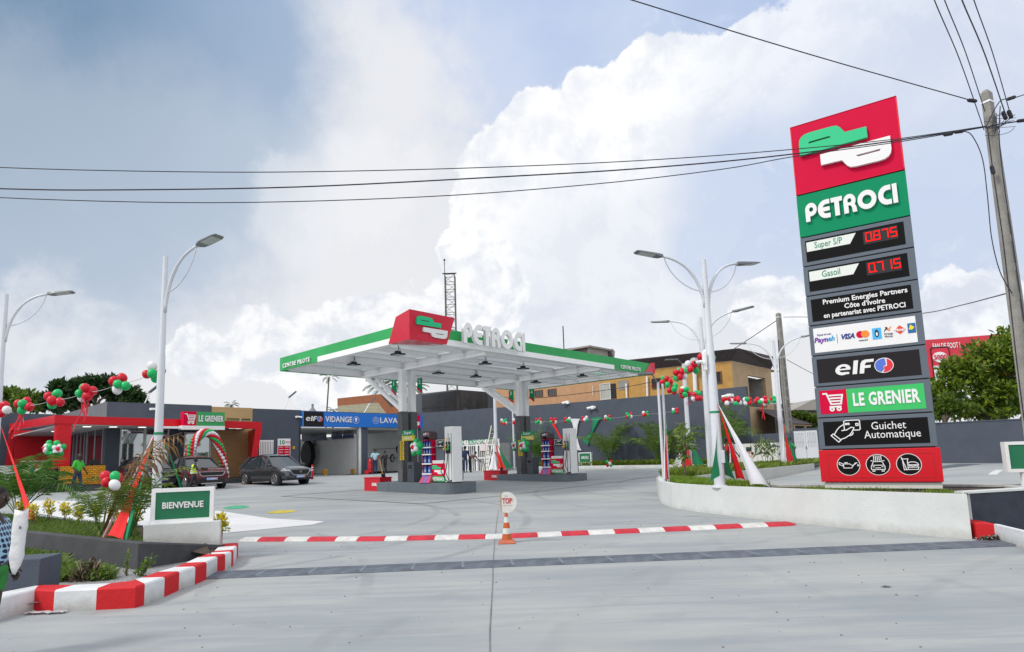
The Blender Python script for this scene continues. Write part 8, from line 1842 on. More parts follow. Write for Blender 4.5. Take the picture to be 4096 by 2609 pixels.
# ================================================================ CARS
def car(label,P,rz,paint,L=4.4,W=1.82,H=1.65,kind=0,plate='1112LJ01'):
 t=thing('parked_car',label,'car',P,rz,'cars parked in front of the shop');w=W/2;f=L/2
 ST=[(-f,.45,.70,.78),(-f+.10,.30,.95,.93),(-f+.45,.24,1.02,.99),(-.6,.22,1.00,1.),(.55,.22,.98,1.),(f-1.25,.23,1.00,.99),(f-.55,.25,.95,.96),(f-.14,.28,.84,.88),(f,.34,.66,.76)]
 if kind:ST[5]=(f-1.3,.23,1.02,.99);ST[6]=(f-.5,.25,1.0,.97);ST[7]=(f-.08,.28,.93,.92);ST[8]=(f,.36,.80,.86)
 bb=MB();n=0
 for x,zb,zt,q in ST:
  y=w*q;r=[(y*.82,zb),(y*.97,zb+.10),(y,zb+(zt-zb)*.45),(y*.985,zb+(zt-zb)*.72),(y*.93,zt),(y*.6,zt+.035),(0,zt+.05)]
  r=r+[(-a,b_) for a,b_ in r[-2::-1]];n=len(r);bb.v+=[(x,a,b_) for a,b_ in r]
 for i in range(len(ST)-1):bb.f+=[(i*n+k,i*n+(k+1)%n,(i+1)*n+(k+1)%n,(i+1)*n+k) for k in range(n)]
 bb.f+=[tuple(range(n)),tuple((len(ST)-1)*n+k for k in range(n))];bb.mi=[0]*len(bb.f);bb.build('body',paint,t,smooth='auto',bevel=.02)
 GS=[(-f+.10,1.0,.74,0),(-f+.75,H-.14,.64,1),(-.35,H-.02,.70,1),(.20,H-.07,.68,1),(f-1.15,1.0,.78,0)]
 bb=MB()
 for x,zt,q,_ in GS:bb.v+=[(x if zt>1.1 else x,w*.90,.96),(x,w*(q if zt>1.1 else .88),zt),(x,0,zt+.03),(x,-w*(q if zt>1.1 else .88),zt),(x,-w*.90,.96)]
 for i in range(4):bb.f+=[(i*5+k,i*5+k+1,(i+1)*5+k+1,(i+1)*5+k) for k in range(4)]
 bb.mi=[0]*len(bb.f);g=bb.build('windows',mat('car_glass',(.03,.04,.05),.04,var=0,spec=1.),t)
 bb=MB();R_=[(-f+.55,H-.18),(-f+.75,H-.12),(-.35,H+.0),(.20,H-.05),(.32,H-.10)]
 for x,z_ in R_:bb.v+=[(x,w*.72,z_-.02),(x,w*.62,z_+.015),(x,0,z_+.04),(x,-w*.62,z_+.015),(x,-w*.72,z_-.02)]
 for i in range(4):bb.f+=[(i*5+k,i*5+k+1,(i+1)*5+k+1,(i+1)*5+k) for k in range(4)]
 bb.mi=[0]*len(bb.f);bb.build('roof',paint,t,smooth=True)
 bb=MB()
 for s_ in (-1,1):
  for a,b_,q in (((.30,H-.08),(f-1.18,1.0),.06),((-.30,H-.05),(-.25,1.0),.07),((-f+.73,H-.15),(-f+.12,.98),.20)):bb=MB();bb.beam((a[0],s_*w*.715,a[1]),(b_[0],s_*w*.915,b_[1]),q,.05,up=(0,1,0));bb.build('pillar',paint if not kind else MATTE,t)
 for s_ in (-1,1):
  bb=MB();bb.box(f-1.35,s_*(w+.12)-.10,1.0,f-1.18,s_*(w+.12)+.10,1.15);bb.build('mirror',paint,t,bevel=.03)
  bb=MB();bb.box(-f+.5,s_*(w+.006)-.006,.24,f-.6,s_*(w+.006)+.006,.36);bb.build('sill_trim',MATTE,t)
  for hx in (-.35,.55):bb=MB();bb.box(hx-.1,s_*(w-.005)-.02,.86,hx+.1,s_*(w-.005)+.02,.89);bb.build('door_handle',STEEL,t)
  for x in (-f+.85,f-.88):
   bb=MB();bb.tube([(x,s_*(w-.18),.36),(x,s_*(w+.012),.36)],.41,24);bb.build('wheel_arch',MATTE,t)
   bb=MB();q=.345;y0,y1=s_*(w-.16),s_*(w+.045);bb.tube([(x,y0,q),(x,y0+(y1-y0)*.1,q),(x,y0+(y1-y0)*.9,q),(x,y1,q)],[.31,q,q,.30],26);wh=bb.build('wheel',mat('tyre',(.015,.015,.016),.85,var=.2),t,smooth='auto')
   bb=MB();bb.tube([(x,y1,q),(x,y1+s_*.004,q)],[.235,.235],22);bb.build('hub',MATTE,wh)
   bb=MB()
   for k in range(10):a=2*PI*k/10+(.12 if k%2 else -.12);bb.beam((x+.03*math.cos(a),y1+s_*.01,q+.03*math.sin(a)),(x+.225*math.cos(a-.1),y1+s_*.01,q+.225*math.sin(a-.1)),.012,.035,up=(-math.sin(a),0,math.cos(a)))
   bb.tube([(x+.236*math.cos(a*PI/10),y1+s_*.008,q+.236*math.sin(a*PI/10)) for a in range(21)],.011,4);bb.build('rim',mat('rim_alloy',(.42,.43,.45),.3,metal=.7,var=0),wh)
 fx=f+.012
 CHR_=mat('chrome',(.55,.56,.58),.25,metal=.8)
 if kind:
  bb=MB();bb.box(fx-.05,-.55,.66,fx+.015,.55,.84);bb.build('grille',MATTE,t,bevel=.01);bb=MB();bb.beam((fx+.02,-.62,.84),(fx+.02,.62,.84),.03,.025);bb.beam((fx+.02,-.50,.645),(fx+.02,.50,.645),.03,.04)
  for s_ in (-1,1):bb.beam((fx+.02,s_*.62,.84),(fx+.02,s_*.50,.645),.03,.04)
  bb.build('chrome_surround',CHR_,t)
  bb=MB();bb.box(fx-.06,-.62,.30,fx+.02,.62,.52);bb.build('lower_grille',MATTE,t);bb=MB();bb.box(fx-.05,-.5,.26,fx+.03,.5,.31);bb.build('skid_plate',CHR_,t)
 else:
  pts=[(-.52,.80),(.52,.80),(.56,.72),(.40,.56),(-.40,.56),(-.56,.72)];bb=MB();bb.add([(fx+.03-abs(y)*.07,y,z_) for y,z_ in pts]+[(fx-.15,y,z_) for y,z_ in pts],[tuple(range(6)),(11,10,9,8,7,6)]+[(k,(k+1)%6,6+(k+1)%6,6+k) for k in range(6)]);bb.build('grille',MATTE,t)
  bb=MB();bb.tube([(fx-.02,-.78,.78),(fx+.005,-.58,.73),(fx+.025,-.42,.545),(fx+.04,0,.53),(fx+.025,.42,.545),(fx+.005,.58,.73),(fx-.02,.78,.78)],.017,6);bb.build('chrome_surround',CHR_,t)
  bb=MB();bb.box(fx-.1,-.8,.28,fx+.01,.8,.38);bb.build('lower_grille',MATTE,t)
  flat([arc(0,0,.07,0,360,20,.055)[:-1],arc(0,0,.058,0,360,20,.044)[:-1]],.004,CHR_,t,face((fx+.045,0,.70),(0,1,0),(0,0,1)),'emblem')
  strokes([[(-.05,-.02),(-.03,.02),(0,-.01),(.03,.02),(.05,-.02)]],.01,.003,CHR_,t,face((fx+.047,0,.70),(0,1,0),(0,0,1)),'emblem_wing')
 for s_ in (-1,1):
  a,b_=s_*.60,s_*.86;bb=MB();z0,z1=(.74,.88) if kind else (.74,.83);bb.add([(fx-.02,a,z0),(fx-.20,b_,z0+.02),(fx-.22,b_,z1+.02),(fx-.04,a,z1),(fx-.25,a,z0),(fx-.45,b_,z0+.02),(fx-.45,b_,z1+.02),(fx-.27,a,z1)],[(0,1,2,3),(4,7,6,5),(0,4,5,1),(3,2,6,7),(0,3,7,4),(1,5,6,2)]);bb.build('headlight',mat('headlight',(.45,.48,.52),.1,var=0,spec=1.),t)
 pz_=.45 if not kind else .50
 bb=MB();bb.box(fx+.02,-.26,pz_-.06,fx+.05,.26,pz_+.06);o=bb.build('number_plate',mat('plate_blue',(.22,.36,.80),.4,var=0),t);bb=MB();bb.box(fx+.0505,.19,pz_-.05,fx+.053,.255,pz_+.05);bb.build('orange_tab',mat('plate_orange',(.75,.3,.1),.5,var=0),o)
 text(plate,.11,SIGNW,o,face((fx+.054,-.03,pz_),(0,1,0),(0,0,1)),'plate_number',width=.40,ext=.001,bold=.003)
 if kind:text('KIA' if kind==1 else 'KIA',.07,CHR_,t,face((fx+.0,0,.89),(0,1,0),(0,0,1)),'emblem',width=.16)
 return t
CRZ=math.atan2(-Ld[1],-Ld[0])
def wheelpos(px,py,L,W,side):   # place so that the front wheel on that side touches the given ground pixel
 Y=30.2;p=atY(px,py,Y);p[2]=zg(p[0],Y); return p-(-Ld)*(L/2-.88)-(Rd)*(W/2*side)
def wheelpos2(px,py,L,W):
 p=atY(px,py,32.6);p[2]=zg(p[0],32.6);a=CRZ+.12; return p-np.array([math.cos(a),math.sin(a),0])*(L/2-.88)+np.array([-math.sin(a),math.cos(a),0])*(W/2)
MG=mat('paint_machine_grey',(.07,.078,.088),.22,metal=.6,var=.03,coat=.8);MR=mat('paint_dark_red',(.12,.006,.014),.22,metal=.4,var=.03,coat=.8);MK=mat('paint_black_blue',(.010,.012,.022),.2,metal=.3,var=.03,coat=.8)
car('grey metallic car with black wheel arches parked right of the balloon arch',wheelpos2(1100,1938,4.55,1.84),CRZ+.12,MG,4.55,1.84,1.66,0,'5083LB01')
car('dark red car with a chrome edged grille parked under the balloon arch',wheelpos(741,1957,4.35,1.80,-1),CRZ,MR,4.35,1.80,1.64,1,'1112LJ01')
car('black blue car parked behind the near left lamp post',wheelpos(541,1962,4.35,1.80,-1),CRZ,MK,4.35,1.80,1.64,2,'1117LJ01')
P_=gp_(1483,1898);t=thing('fire_extinguisher','large red wheeled fire extinguisher beside the man in the light blue polo','fire extinguisher',P_)
k=1.05;bb=MB();bb.lathe([(.12*k,.12),(.19*k,.16),(.19*k,.95),(.12*k,1.08),(.05,1.14)],16);bb.build('tank',mat('extinguisher_red',(.55,.01,.02),.3,var=0),t,smooth='auto')
bb=MB();bb.tube([(0,0,1.14),(0,0,1.22)],.05,8);bb.tube([(-.02,0,1.15),(-.35,0,1.0),(-.42,0,.6),(-.32,0,.3)],.02,6);bb.build('valve_hose',MATTE,t)
bb=MB();bb.tube([(-.28,-.08,.16),(-.28,.02,.16)],.16,14);bb.build('wheel',KRED,t);bb=MB()
for z_ in (.35,.80):bb.lathe([(.195*k,z_),(.195*k,z_+.025)],16)
bb.build('straps',MATTE,t)
# ================================================================ VEGETATION
def leaves(name,m,par,C_,n,ls,asp=.45,seed=1,droop=0.,up=.0,loc0=(0,0,0),shell=.55):
 """n leaf quads spread through the ellipsoids C_ = [(x,y,z,rx,ry,rz)]"""
 g=np.random.default_rng(seed);C_=np.array(C_,float);vol=C_[:,3]*C_[:,4]*C_[:,5];ix=g.choice(len(C_),n,p=vol/vol.sum());c=C_[ix]
 d=g.normal(size=(n,3));d/=np.linalg.norm(d,axis=1)[:,None];r=shell+(1-shell)*g.random(n)**.6;p=c[:,:3]+d*c[:,3:]*r[:,None]*(.9+.25*g.random(n))[:,None]
 a=g.normal(size=(n,3))+d*.8;a[:,2]+=up-droop;a/=np.linalg.norm(a,axis=1)[:,None];b_=np.cross(a,g.normal(size=(n,3))+np.array([0,0,1.5]));b_/=np.linalg.norm(b_,axis=1)[:,None]+1e-9
 s_=ls*(.6+.8*g.random(n))[:,None];q=np.stack([p-a*s_*.1,p+a*s_*.45+b_*s_*asp*.5,p+a*s_,p+a*s_*.45-b_*s_*asp*.5],1).reshape(-1,3)-np.array(loc0)
 me=bpy.data.meshes.new(name);me.from_pydata(q.tolist(),[],np.arange(4*n).reshape(-1,4).tolist());me.materials.append(m);o=bpy.data.objects.new(name,me);COL.objects.link(o)
 if par is not None:o.parent=par
 return o
BARK=mat('bark',(.12,.095,.07),.9,var=.3,vscale=8,bump=.6)
def tree(label,px,py,Y,blobs_,n,ls,m,zb,name='tree',group=None,seed=3,asp=.45,r=.25):
 """blobs_: crown clumps in photo pixels (x, y, rx, ry) at depth Y"""
 p0=atY(px,py,Y);p0[2]=zb;t=thing(name,label,'tree',p0,0,group);C_=[]
 for x,y,rx,ry in blobs_:
  q=atY(x,y,Y)-p0;C_.append((q[0],q[1]+random.uniform(-.3,.3)*rx*Y/F,q[2],rx*Y/F,rx*Y/F,ry*Y/F))
 g=random.Random(seed);sub_=[]
 for c in C_:
  for k in range(9):
   th=g.uniform(0,2*PI);ph=g.uniform(-.5,1.3);f_=g.uniform(.45,.95);s_=g.uniform(.28,.5)
   sub_.append((c[0]+c[3]*f_*math.cos(th)*math.cos(ph),c[1]+c[4]*f_*math.sin(th)*math.cos(ph),c[2]+c[5]*f_*math.sin(ph),c[3]*s_,c[4]*s_,c[5]*s_))
 leaves('crown',m,t,sub_,n,ls,asp,seed,shell=.3)
 bb=MB();zc_=min(c[2] for c in C_);bb.tube([(0,0,0),(.1*r,0,zc_*.5),(0,0,max(zc_,.5))],[r,r*.8,r*.6],8)
 for c in C_:bb.tube([(0,0,max(zc_*.8,.3)),(c[0]*.5,c[1]*.5,(zc_+c[2])*.5),(c[0],c[1],c[2])],[r*.5,r*.3,r*.12],6)
 bb.build('trunk',BARK,t); return t
TD=leafmat('leaves_dark',(.010,.035,.010),(.045,.10,.02));TL=leafmat('leaves_light',(.05,.11,.01),(.16,.24,.02));TM=leafmat('leaves_mango',(.03,.085,.008),(.26,.36,.03),.4)
tree('broad dark green tree behind the shop roof at left',360,1700,82.,[(250,1600,90,60),(350,1565,95,55),(450,1580,90,55),(530,1620,60,40),(180,1620,60,40),(300,1550,60,35),(400,1545,55,30)],15000,.62,TD,0,seed=4,r=.6)
tree('lighter green tree at the left edge behind the shop',60,1700,78.,[(20,1600,80,45),(110,1615,60,40),(-60,1610,80,50)],6000,.6,TL,0,seed=5,r=.5)
tree('large leafy mango tree behind the low wall at right',3990,1700,31.,[(3960,1450,110,95),(4060,1430,110,100),(3850,1520,110,95),(3790,1560,60,60),(3960,1590,120,90),(4080,1560,110,110),(3810,1610,75,70),(4180,1480,110,120),(3900,1650,110,50),(4050,1660,110,50)],17000,.27,TM,.5,seed=6,r=.3)
tree('bright green shrubby tree left of the mango tree, next to the pylon',3780,1710,29.6,[(3790,1620,55,50),(3850,1640,60,45),(3760,1660,40,40)],3500,.16,TL,.5,seed=7,r=.12)
tree('light green tree behind the white gate',3215,1730,44.,[(3200,1670,38,26),(3245,1685,36,26),(3180,1700,30,22),(3270,1700,30,20)],3200,.22,TL,.3,seed=8,r=.12)
def frond(b,p0,d,L,droop,nl,ll,wd=.02,dry=0,vee=.5,g=random,st0=.30):
 d=np.array(d,float);d/=np.linalg.norm(d);P=[];p=np.array(p0,float);v=d.copy();st_=L/12
 for i in range(13):P.append(p.copy());p=p+v*st_;v=v+np.array([0,0,-droop/12*(.3+i/6)]);v/=np.linalg.norm(v)
 b.tube(P,[L*.010*(1-i/15) for i in range(13)],4,cap=False)
 for k in range(nl):
  u=st0+(1-st0)*k/nl;i=min(int(u*12),11);f_=u*12-i;q=P[i]*(1-f_)+P[i+1]*f_;tg=P[min(i+1,12)]-P[max(i-1,0)];tg/=np.linalg.norm(tg);sd=np.cross(tg,(0,0,1));sd/=np.linalg.norm(sd)+1e-9;upv=np.cross(sd,tg)
  l_=ll*math.sin(PI*min(1,.12+(u-st0)/(1-st0)*.86))**.6*g.uniform(.85,1.1)
  for s_ in (-1,1):
   e=tg*.65+sd*s_*.9+upv*vee*g.uniform(.2,.8)-np.array([0,0,.25+dry*g.uniform(.2,1.2)]);e/=np.linalg.norm(e);m_=q+e*l_*.5+np.array([0,0,-.03*l_]);e2=e+np.array([0,0,-.55-dry]);e2/=np.linalg.norm(e2);t_=m_+e2*l_*.5;x=tg*wd
   b.add([q,m_-x,m_+x,t_],[(0,1,2),(1,3,2)])
PG=leafmat('palm_green',(.03,.11,.015),(.15,.30,.05));PO=leafmat('palm_olive',(.05,.12,.014),(.18,.28,.05));PDR=leafmat('palm_dry',(.16,.07,.02),(.36,.22,.08));PST_=mat('palm_stem',(.16,.20,.05),.6,var=.2)
def palm(label,P,specs,m,stems=3,hs=.15,name='areca_palm',group='areca palms',wd=.014,nl=26,leaf=.32,dry=None,seed=1,sr=.02,cat='palm'):
 g=random.Random(seed);t=thing(name,label,cat,P,0,group);b=MB();b2=MB()
 for k,sp__ in enumerate(specs):
  az,el_,L,dr,dy=sp__;d=(math.cos(az)*math.cos(el_),math.sin(az)*math.cos(el_),math.sin(el_));frond(b2 if dy else b,(.04*math.cos(az),.04*math.sin(az),hs*g.uniform(.8,1.1)),d,L,dr,nl,leaf*L,wd,dy*.8,g=g)
 b.build('fronds',m,t)
 if b2.v:b2.build('dry_fronds',PDR,t)
 s_=MB()
 for k in range(stems):a=k*2.3;s_.tube([(.06*math.cos(a),.06*math.sin(a),0),(.03*math.cos(a),.03*math.sin(a),hs*1.1)],[sr*1.3,sr],6)
 s_.build('stems',PST_,t); return t
def ring(n,L,el0,el1,dr,seed,dry=()):
 g=random.Random(seed); return [(2*PI*k/n+g.uniform(-.3,.3),g.uniform(el0,el1),L*g.uniform(.8,1.15),dr*g.uniform(.7,1.3),1 if k in dry else 0) for k in range(n)]
palm('areca palm at the left edge behind the woman, its fronds arching over the bed',atZ(68,2082,.40),ring(10,1.45,.9,1.4,2.0,11)+[(-.1,.95,2.0,2.2,0),(.15,.85,1.8,2.1,0),(-.5,1.1,1.8,1.9,0),(-.3,1.3,1.8,1.6,0)],PG,5,.15,seed=2,nl=24,leaf=.38,wd=.021)
palm('half dried areca palm with a tall brown frond in the left bed',atZ(405,2150,.40),[(.0,1.2,2.2,1.3,1),(-.2,1.22,1.9,1.5,1),(.25,1.3,1.95,1.5,1),(2.6,1.3,.95,2.2,0),(3.4,1.35,.9,2.4,0),(-.6,1.3,1.1,2.1,0),(1.8,1.4,1.0,2.2,0),(.3,1.2,1.0,2.1,0),(2.9,1.1,.8,2.3,0),(-1.6,1.2,.9,2.2,0)],PO,5,.12,seed=3,nl=20,leaf=.30,wd=.014)
palm('green areca palm beside the welcome sign with drooping fronds',atZ(520,2150,.40),ring(8,1.15,1.05,1.48,2.1,13)+[(.1,1.25,1.5,1.8,0)],PO,4,.12,seed=4,nl=15,leaf=.34,wd=.015)
for px,sp_h,sd,lab in ((2440,2.6,21,'areca palm against the grey wall right of the AIR/EAU sign'),(2635,2.3,22,'areca palm against the grey wall left of the twin poles'),(2150,2.6,23,'areca palm against the grey wall behind the far display rack'),(2905,2.9,24,'areca palm against the grey wall behind the red cloth streamer')):
 x_=XW-1.1;P=onL(px,1870,F0+Rd*x_);P[2]=.66
 palm(lab,P,ring(13,sp_h*1.15,1.0,1.5,1.8,sd),PO if sd!=23 else PG,5,.2,seed=sd,nl=26,leaf=.28,wd=.028,sr=.05)
def coco(label,px,py,Y,r,zb,sd,trunk=True,name='coconut_palm'):
 c=atY(px,py,Y);t=thing(name,label,'palm',(c[0],Y,zb),0,'coconut palms far behind');b=MB();g=random.Random(sd)
 for k in range(15):a=2*PI*k/15+g.uniform(-.2,.2);e=g.uniform(-.1,1.2);frond(b,(0,0,c[2]-zb),(math.cos(a)*math.cos(e),math.sin(a)*math.cos(e),math.sin(e)),r*g.uniform(.85,1.1),1.7,16,r*.22,r*.018,.4,g=g)
 b.build('fronds',TD,t);bb=MB();bb.tube([(-(c[2]-zb)*.04,0,0),(-(c[2]-zb)*.03,0,(c[2]-zb)*.5),(0,0,c[2]-zb)],[.22,.16,.13],8);bb.build('trunk',BARK,t)
coco('tall coconut palm with a bare curved trunk behind the service bays',1316,1512,120.,2.2,0,31);coco('coconut palm showing between the canopy struts and the brick building',1530,1555,78.,3.0,0,32);coco('coconut palm crown right of the first canopy column',1650,1560,78.,2.4,0,33)
coco('small palm crown peeping over the timber wall of the shop',926,1622,75.,1.1,0,34);coco('small palm crown just right of the tall coconut trunk',1335,1648,80.,1.2,0,35)
def tri_area(P): return abs((P[1][0]-P[0][0])*(P[2][1]-P[0][1])-(P[2][0]-P[0][0])*(P[1][1]-P[0][1]))/2
def grass(name,label,quads,z,n,h,m,w_=.006,lean=.5,patchy=0.,seed=1,zf=None):
 g=np.random.default_rng(seed);T=[]
 for q in quads:T+=[(q[0],q[1],q[2]),(q[0],q[2],q[3])] if len(q)==4 else [q]
 A_=np.array([tri_area(t) for t in T]);ix=g.choice(len(T),n,p=A_/A_.sum());a,b_=g.random(n),g.random(n);fl__=a+b_>1;a[fl__],b_[fl__]=1-a[fl__],1-b_[fl__]
 T=np.array([[p[:2] for p in t] for t in T]);t=T[ix];p=t[:,0]+(t[:,1]-t[:,0])*a[:,None]+(t[:,2]-t[:,0])*b_[:,None]
 if patchy:
  f_=np.sin(p[:,0]*3.1+1)*np.sin(p[:,1]*2.3+p[:,0]*1.7)+g.normal(size=n)*.35;k=f_>patchy-.6;p=p[k];n=len(p)
 zz_=np.full(n,z) if zf is None else np.array([zf(x,y) for x,y in p]);az=g.random(n)*2*PI;hh=h*(.5+g.random(n));le=lean*g.random(n)*hh
 b0=np.column_stack([p,zz_]);sx=np.column_stack([np.cos(az+PI/2),np.sin(az+PI/2),np.zeros(n)])*w_;dr=np.column_stack([np.cos(az),np.sin(az),np.zeros(n)])*le[:,None]
 V=np.stack([b0-sx,b0+sx,b0+dr*.5+np.column_stack([np.zeros((n,2)),hh*.6])+sx*.6,b0+dr+np.column_stack([np.zeros((n,2)),hh*.9])],1).reshape(-1,3)
 me=bpy.data.meshes.new(name);me.from_pydata(V.tolist(),[],[(4*i,4*i+1,4*i+2,4*i+3) for i in range(n)]);me.materials.append(m);o=bpy.data.objects.new(name,me);COL.objects.link(o);tag(o,label,'grass',kind='stuff'); return o
GRA=leafmat('grass_blades',(.05,.12,.012),(.20,.30,.04),.4);GRB=leafmat('grass_blades_fresh',(.10,.22,.012),(.30,.42,.05),.4);HED=leafmat('hedge_leaves',(.06,.13,.01),(.28,.36,.04),.35)
c0_=sum(LB)/len(LB);LBp=[c0_+(p-c0_)*.97 for p in LB]
grass('lawn_grass','thick green grass covering the left planting bed',[(LBp[0],LBp[1],LBp[8],LBp[9]),(LBp[1],LBp[2],LBp[6],LBp[8])],.40,30000,.07,GRA,.006,1.2)
RIo=[p for p in RI]
qs=[]
for i in range(2,len(RI)-1):
 a,b_=RI[i],RI[i+1];u,v=i/(len(RI)-1),(i+1)/(len(RI)-1);ii= lambda s_:inn[min(len(inn)-3,max(0,int(s_*5)))]
 qs.append((a,b_,b_+(ii(v)-b_)*.9,a+(ii(u)-a)*.9))
grass('bed_grass','sparse grass and weeds in the bed around the pylon',qs,.66,16000,.07,GRB,.006,.8,patchy=.95,seed=2)
grass('nose_grass','bright tufted grass at the nose of the white planter',[(RI[0],RI[3],inn[1],farE[0]),(RI[3],RI[5],inn[3],inn[1]),(nearE[0],nearE[1],farE[1],farE[0])],.68,14000,.10,GRB,.007,.8,seed=3)
grass('strip_hedge','low green ground cover of the strip leading to the gate',[(nearE[i],nearE[i+1],farE[min(i+1,4)],farE[i]) for i in range(4)],.70,16000,.22,HED,.018,1.0,seed=4)
grass('wall_hedge','low yellow green plants along the foot of the grey wall',[(F0+Rd*(PKx+.4)+Ld*(tp[-1][0]-.8),F0+Rd*(XW-.2)+Ld*(tp[-1][0]-.8),F0+Rd*(XW-.2)+Ld*kb0,F0+Rd*(PKx+.4)+Ld*kb0)],.66,16000,.30,HED,.035,.9,seed=5)
grass('gravel_weeds','creeping weeds between the striped kerb and the dark planter wall',[(atZ(95,2330,.1),atZ(240,2330,.1),atZ(250,2235,.1),atZ(95,2215,.1)),(atZ(230,2325,.1),atZ(460,2318,.1),atZ(430,2290,.1),atZ(230,2270,.1))],.10,9000,.11,GRA,.014,1.3,seed=6)
def shrub(label,P,C_,n,ls,m,cat='shrub',name='shrub',group=None,stem=True,seed=1,asp=.4,up=.6,top=None):
 t=thing(name,label,cat,P,0,group);leaves('foliage',m,t,C_,n,ls,asp,seed,up=up,shell=.2)
 if top:leaves('yellow_tips',top,t,[(c[0],c[1],c[2]+c[5]*.5,c[3]*.95,c[4]*.95,c[5]*.7) for c in C_],n,ls,asp,seed+9,up=1.2,shell=.2)
 b=MB()
 for c in C_:b.tube([(c[0]*.2,c[1]*.2,0),(c[0],c[1],c[2])],[.012,.007],5)
 b.build('stem',BARK,t)
YL=leafmat('croton_yellow',(.75,.55,.01),(.95,.82,.06),.4)
for px,py,h_,lab in ((75,2085,.45,'yellow leaved croton at far left beside the palm stems'),(125,2102,.40,'first yellow croton right of the palm stems'),(190,2092,.46,'second yellow croton in the row, the tallest with a red stem'),(256,2095,.42,'third yellow croton in the row along the bed edge'),(311,2099,.34,'fourth yellow croton in the row along the bed edge'),(380,2104,.36,'fifth yellow croton, just left of the dried palm'),(448,2108,.32,'sixth yellow croton, between the dried palm and the red cloth'),(540,2122,.42,'yellow croton left of the welcome sign plinth'),(881,2166,.42,'yellow croton right of the welcome sign plinth')):
 P=atZ(px,py,.40 if px<800 else .30);shrub(lab,P,[(0,0,h_*.75,.10,.10,.12),(.03,.02,h_*.5,.08,.08,.08)],85,.075,leafmat('croton_green',(.16,.26,.01),(.55,.52,.03),.4),'shrub','croton','yellow crotons along the left bed',seed=px,top=YL)
P=atZ(2741,1918,.66);BL_=leafmat('big_leaves',(.06,.13,.015),(.26,.34,.08),.35)
k=P[1]/F;t=thing('young_tree','young broad leaved tree with a thin trunk at the nose of the white planter','tree',P)
leaves('crown',BL_,t,[((x-2741)*k,dy,(1918-y)*k,r_*k,r_*k,r_*k) for x,y,r_,dy in ((2700,1745,24,0),(2740,1725,22,.2),(2770,1745,22,-.1),(2690,1775,26,.1),(2735,1770,26,-.2),(2780,1785,18,.1),(2740,1815,24,0),(2715,1800,18,.2),(2665,1765,16,0),(2745,1700,12,0))],330,.20,.38,5,droop=.5,shell=.1)
b=MB();b.tube([(0,0,-.05),(.01,0,.4),(0,0,.62)],[.035,.028,.024],8)
for x,y in ((2700,1760),(2740,1725),(2772,1760),(2735,1800),(2680,1775)):b.tube([(0,0,.55),((x-2741)*k*.5,0,.55+((1918-y)*k-.55)*.6),((x-2741)*k,0,(1918-y)*k)],[.02,.013,.008],6)
b.build('trunk',BARK,t)
P=atZ(2706,1902,.66);shrub('small light green sapling left of the young tree',P,[(-.02,0,.38,.17,.15,.12),(.08,0,.28,.10,.1,.08),(-.12,0,.5,.1,.1,.1)],90,.10,leafmat('light_sapling',(.25,.36,.02),(.42,.52,.06),.4),seed=8,asp=.3)
P=atY(3066,1862,26.5);P[2]=.68;shrub('thin dracaena plant in front of the generator',P,[(-.25,0,.85,.30,.3,.22),(.12,0,.75,.28,.28,.22),(.30,.05,.60,.22,.2,.2),(-.05,0,1.05,.2,.2,.15)],160,.34,BL_,'plant','dracaena',seed=9,asp=.14)
P=atZ(505,2310,.08);shrub('thin upright weed against the dark planter wall',P,[(0,0,.12,.035,.035,.10),(.01,0,.28,.035,.035,.10)],90,.04,GRA,'weed','weed',seed=10)
P=atZ(560,2312,.08);shrub('leafy weed leaning right against the dark planter wall',P,[(.02,0,.08,.09,.06,.06),(.08,0,.17,.07,.05,.06),(.13,0,.25,.05,.04,.05)],170,.05,GRA,'weed','weed',seed=11)
P=atZ(345,2325,.08);t=thing('debris_heap','heap of torn roots and dead plants on the gravel behind the kerb','debris',P)
leaves('dead_leaves',leafmat('dead_stuff',(.03,.022,.015),(.16,.11,.07),.1),t,[(0,0,.05,.26,.2,.12),(.05,0,.16,.14,.12,.12),(.2,0,.04,.2,.15,.08)],1400,.07,.25,12,shell=.0);leaves('green_leaves',GRA,t,[(.22,-.05,.07,.16,.12,.10),(-.22,0,.04,.18,.14,.08)],700,.05,.5,13,shell=.0)
b=MB();g=random.Random(5)
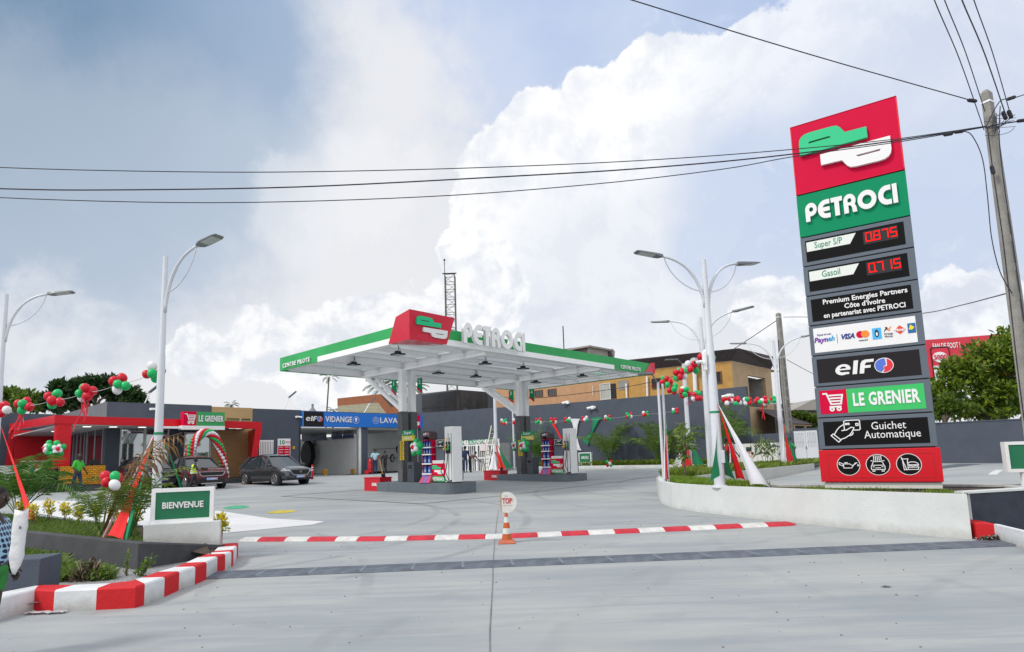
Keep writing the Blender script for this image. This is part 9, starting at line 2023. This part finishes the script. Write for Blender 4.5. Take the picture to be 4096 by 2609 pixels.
for k in range(14):x=g.uniform(-.2,.2);b.tube([(x,g.uniform(-.1,.1),.02),(x+g.uniform(-.15,.1),g.uniform(-.1,.1),g.uniform(.12,.28))],.007,4)
b.build('twigs',mat('pale_twig',(.34,.27,.20),.9,var=.2),t)
P=atZ(185,2455,.0);t=thing('plastic_scrap','crumpled clear plastic sheet on the ground at the foot of the kerb','litter',P);b=MB();n=9
b.v=[(-.22+.055*i,-.05+.02*j+.01*math.sin(i*2),.012+.018*abs(math.sin(i*1.9+j*2.3))) for j in range(5) for i in range(n)];b.f=[(j*n+i,j*n+i+1,(j+1)*n+i+1,(j+1)*n+i) for j in range(4) for i in range(n-1)];b.mi=[0]*len(b.f);b.build('sheet',mat('dirty_plastic',(.45,.42,.43),.3,var=.2),t)
P=atZ(3960,2158,.03);t=thing('litter_heap','small heap of dirt and litter at the foot of the red kerb block','litter',P);leaves('litter',leafmat('dead_stuff',(.03,.022,.015),(.16,.11,.07)),t,[(0,0,.0,.22,.06,.045),(.1,-.03,.0,.25,.05,.03)],500,.05,.5,14,shell=0.);leaves('white_bits',mat('litter_white',(.4,.4,.4),.6),t,[(0,0,.02,.2,.06,.03)],40,.04,.6,15)
t=MB();g=random.Random(9)
for k in range(230):
 x,y=g.uniform(-5,8),g.uniform(4.2,14);s_=g.uniform(.004,.013);t.ball((x,y,zg(x,y)+s_*.3),s_,5,4,(1,g.uniform(.6,1.6),.5))
o=t.build('grit',mat('grit_stones',(.14,.13,.12),.9,var=.4));tag(o,'scattered small stones and grit on the concrete driveway','grit',kind='stuff')
for px,py,s_,lab in ((2303,2155,.05,'small dry brown leaf on the driveway below the white wall'),(3545,2349,.07,'dark oil stain like scrap lying on the concrete at right')):
 P=atZ(px,py,.004);t=thing('dry_leaf',lab,'leaf',P);b=MB();b.add([(-s_,0,.003),(0,-s_*.35,.012),(s_,0,.004),(0,s_*.35,.015)],[(0,1,2,3)]);b.build('blade',leafmat('dead_stuff',(.03,.022,.015),(.16,.11,.07)),t)
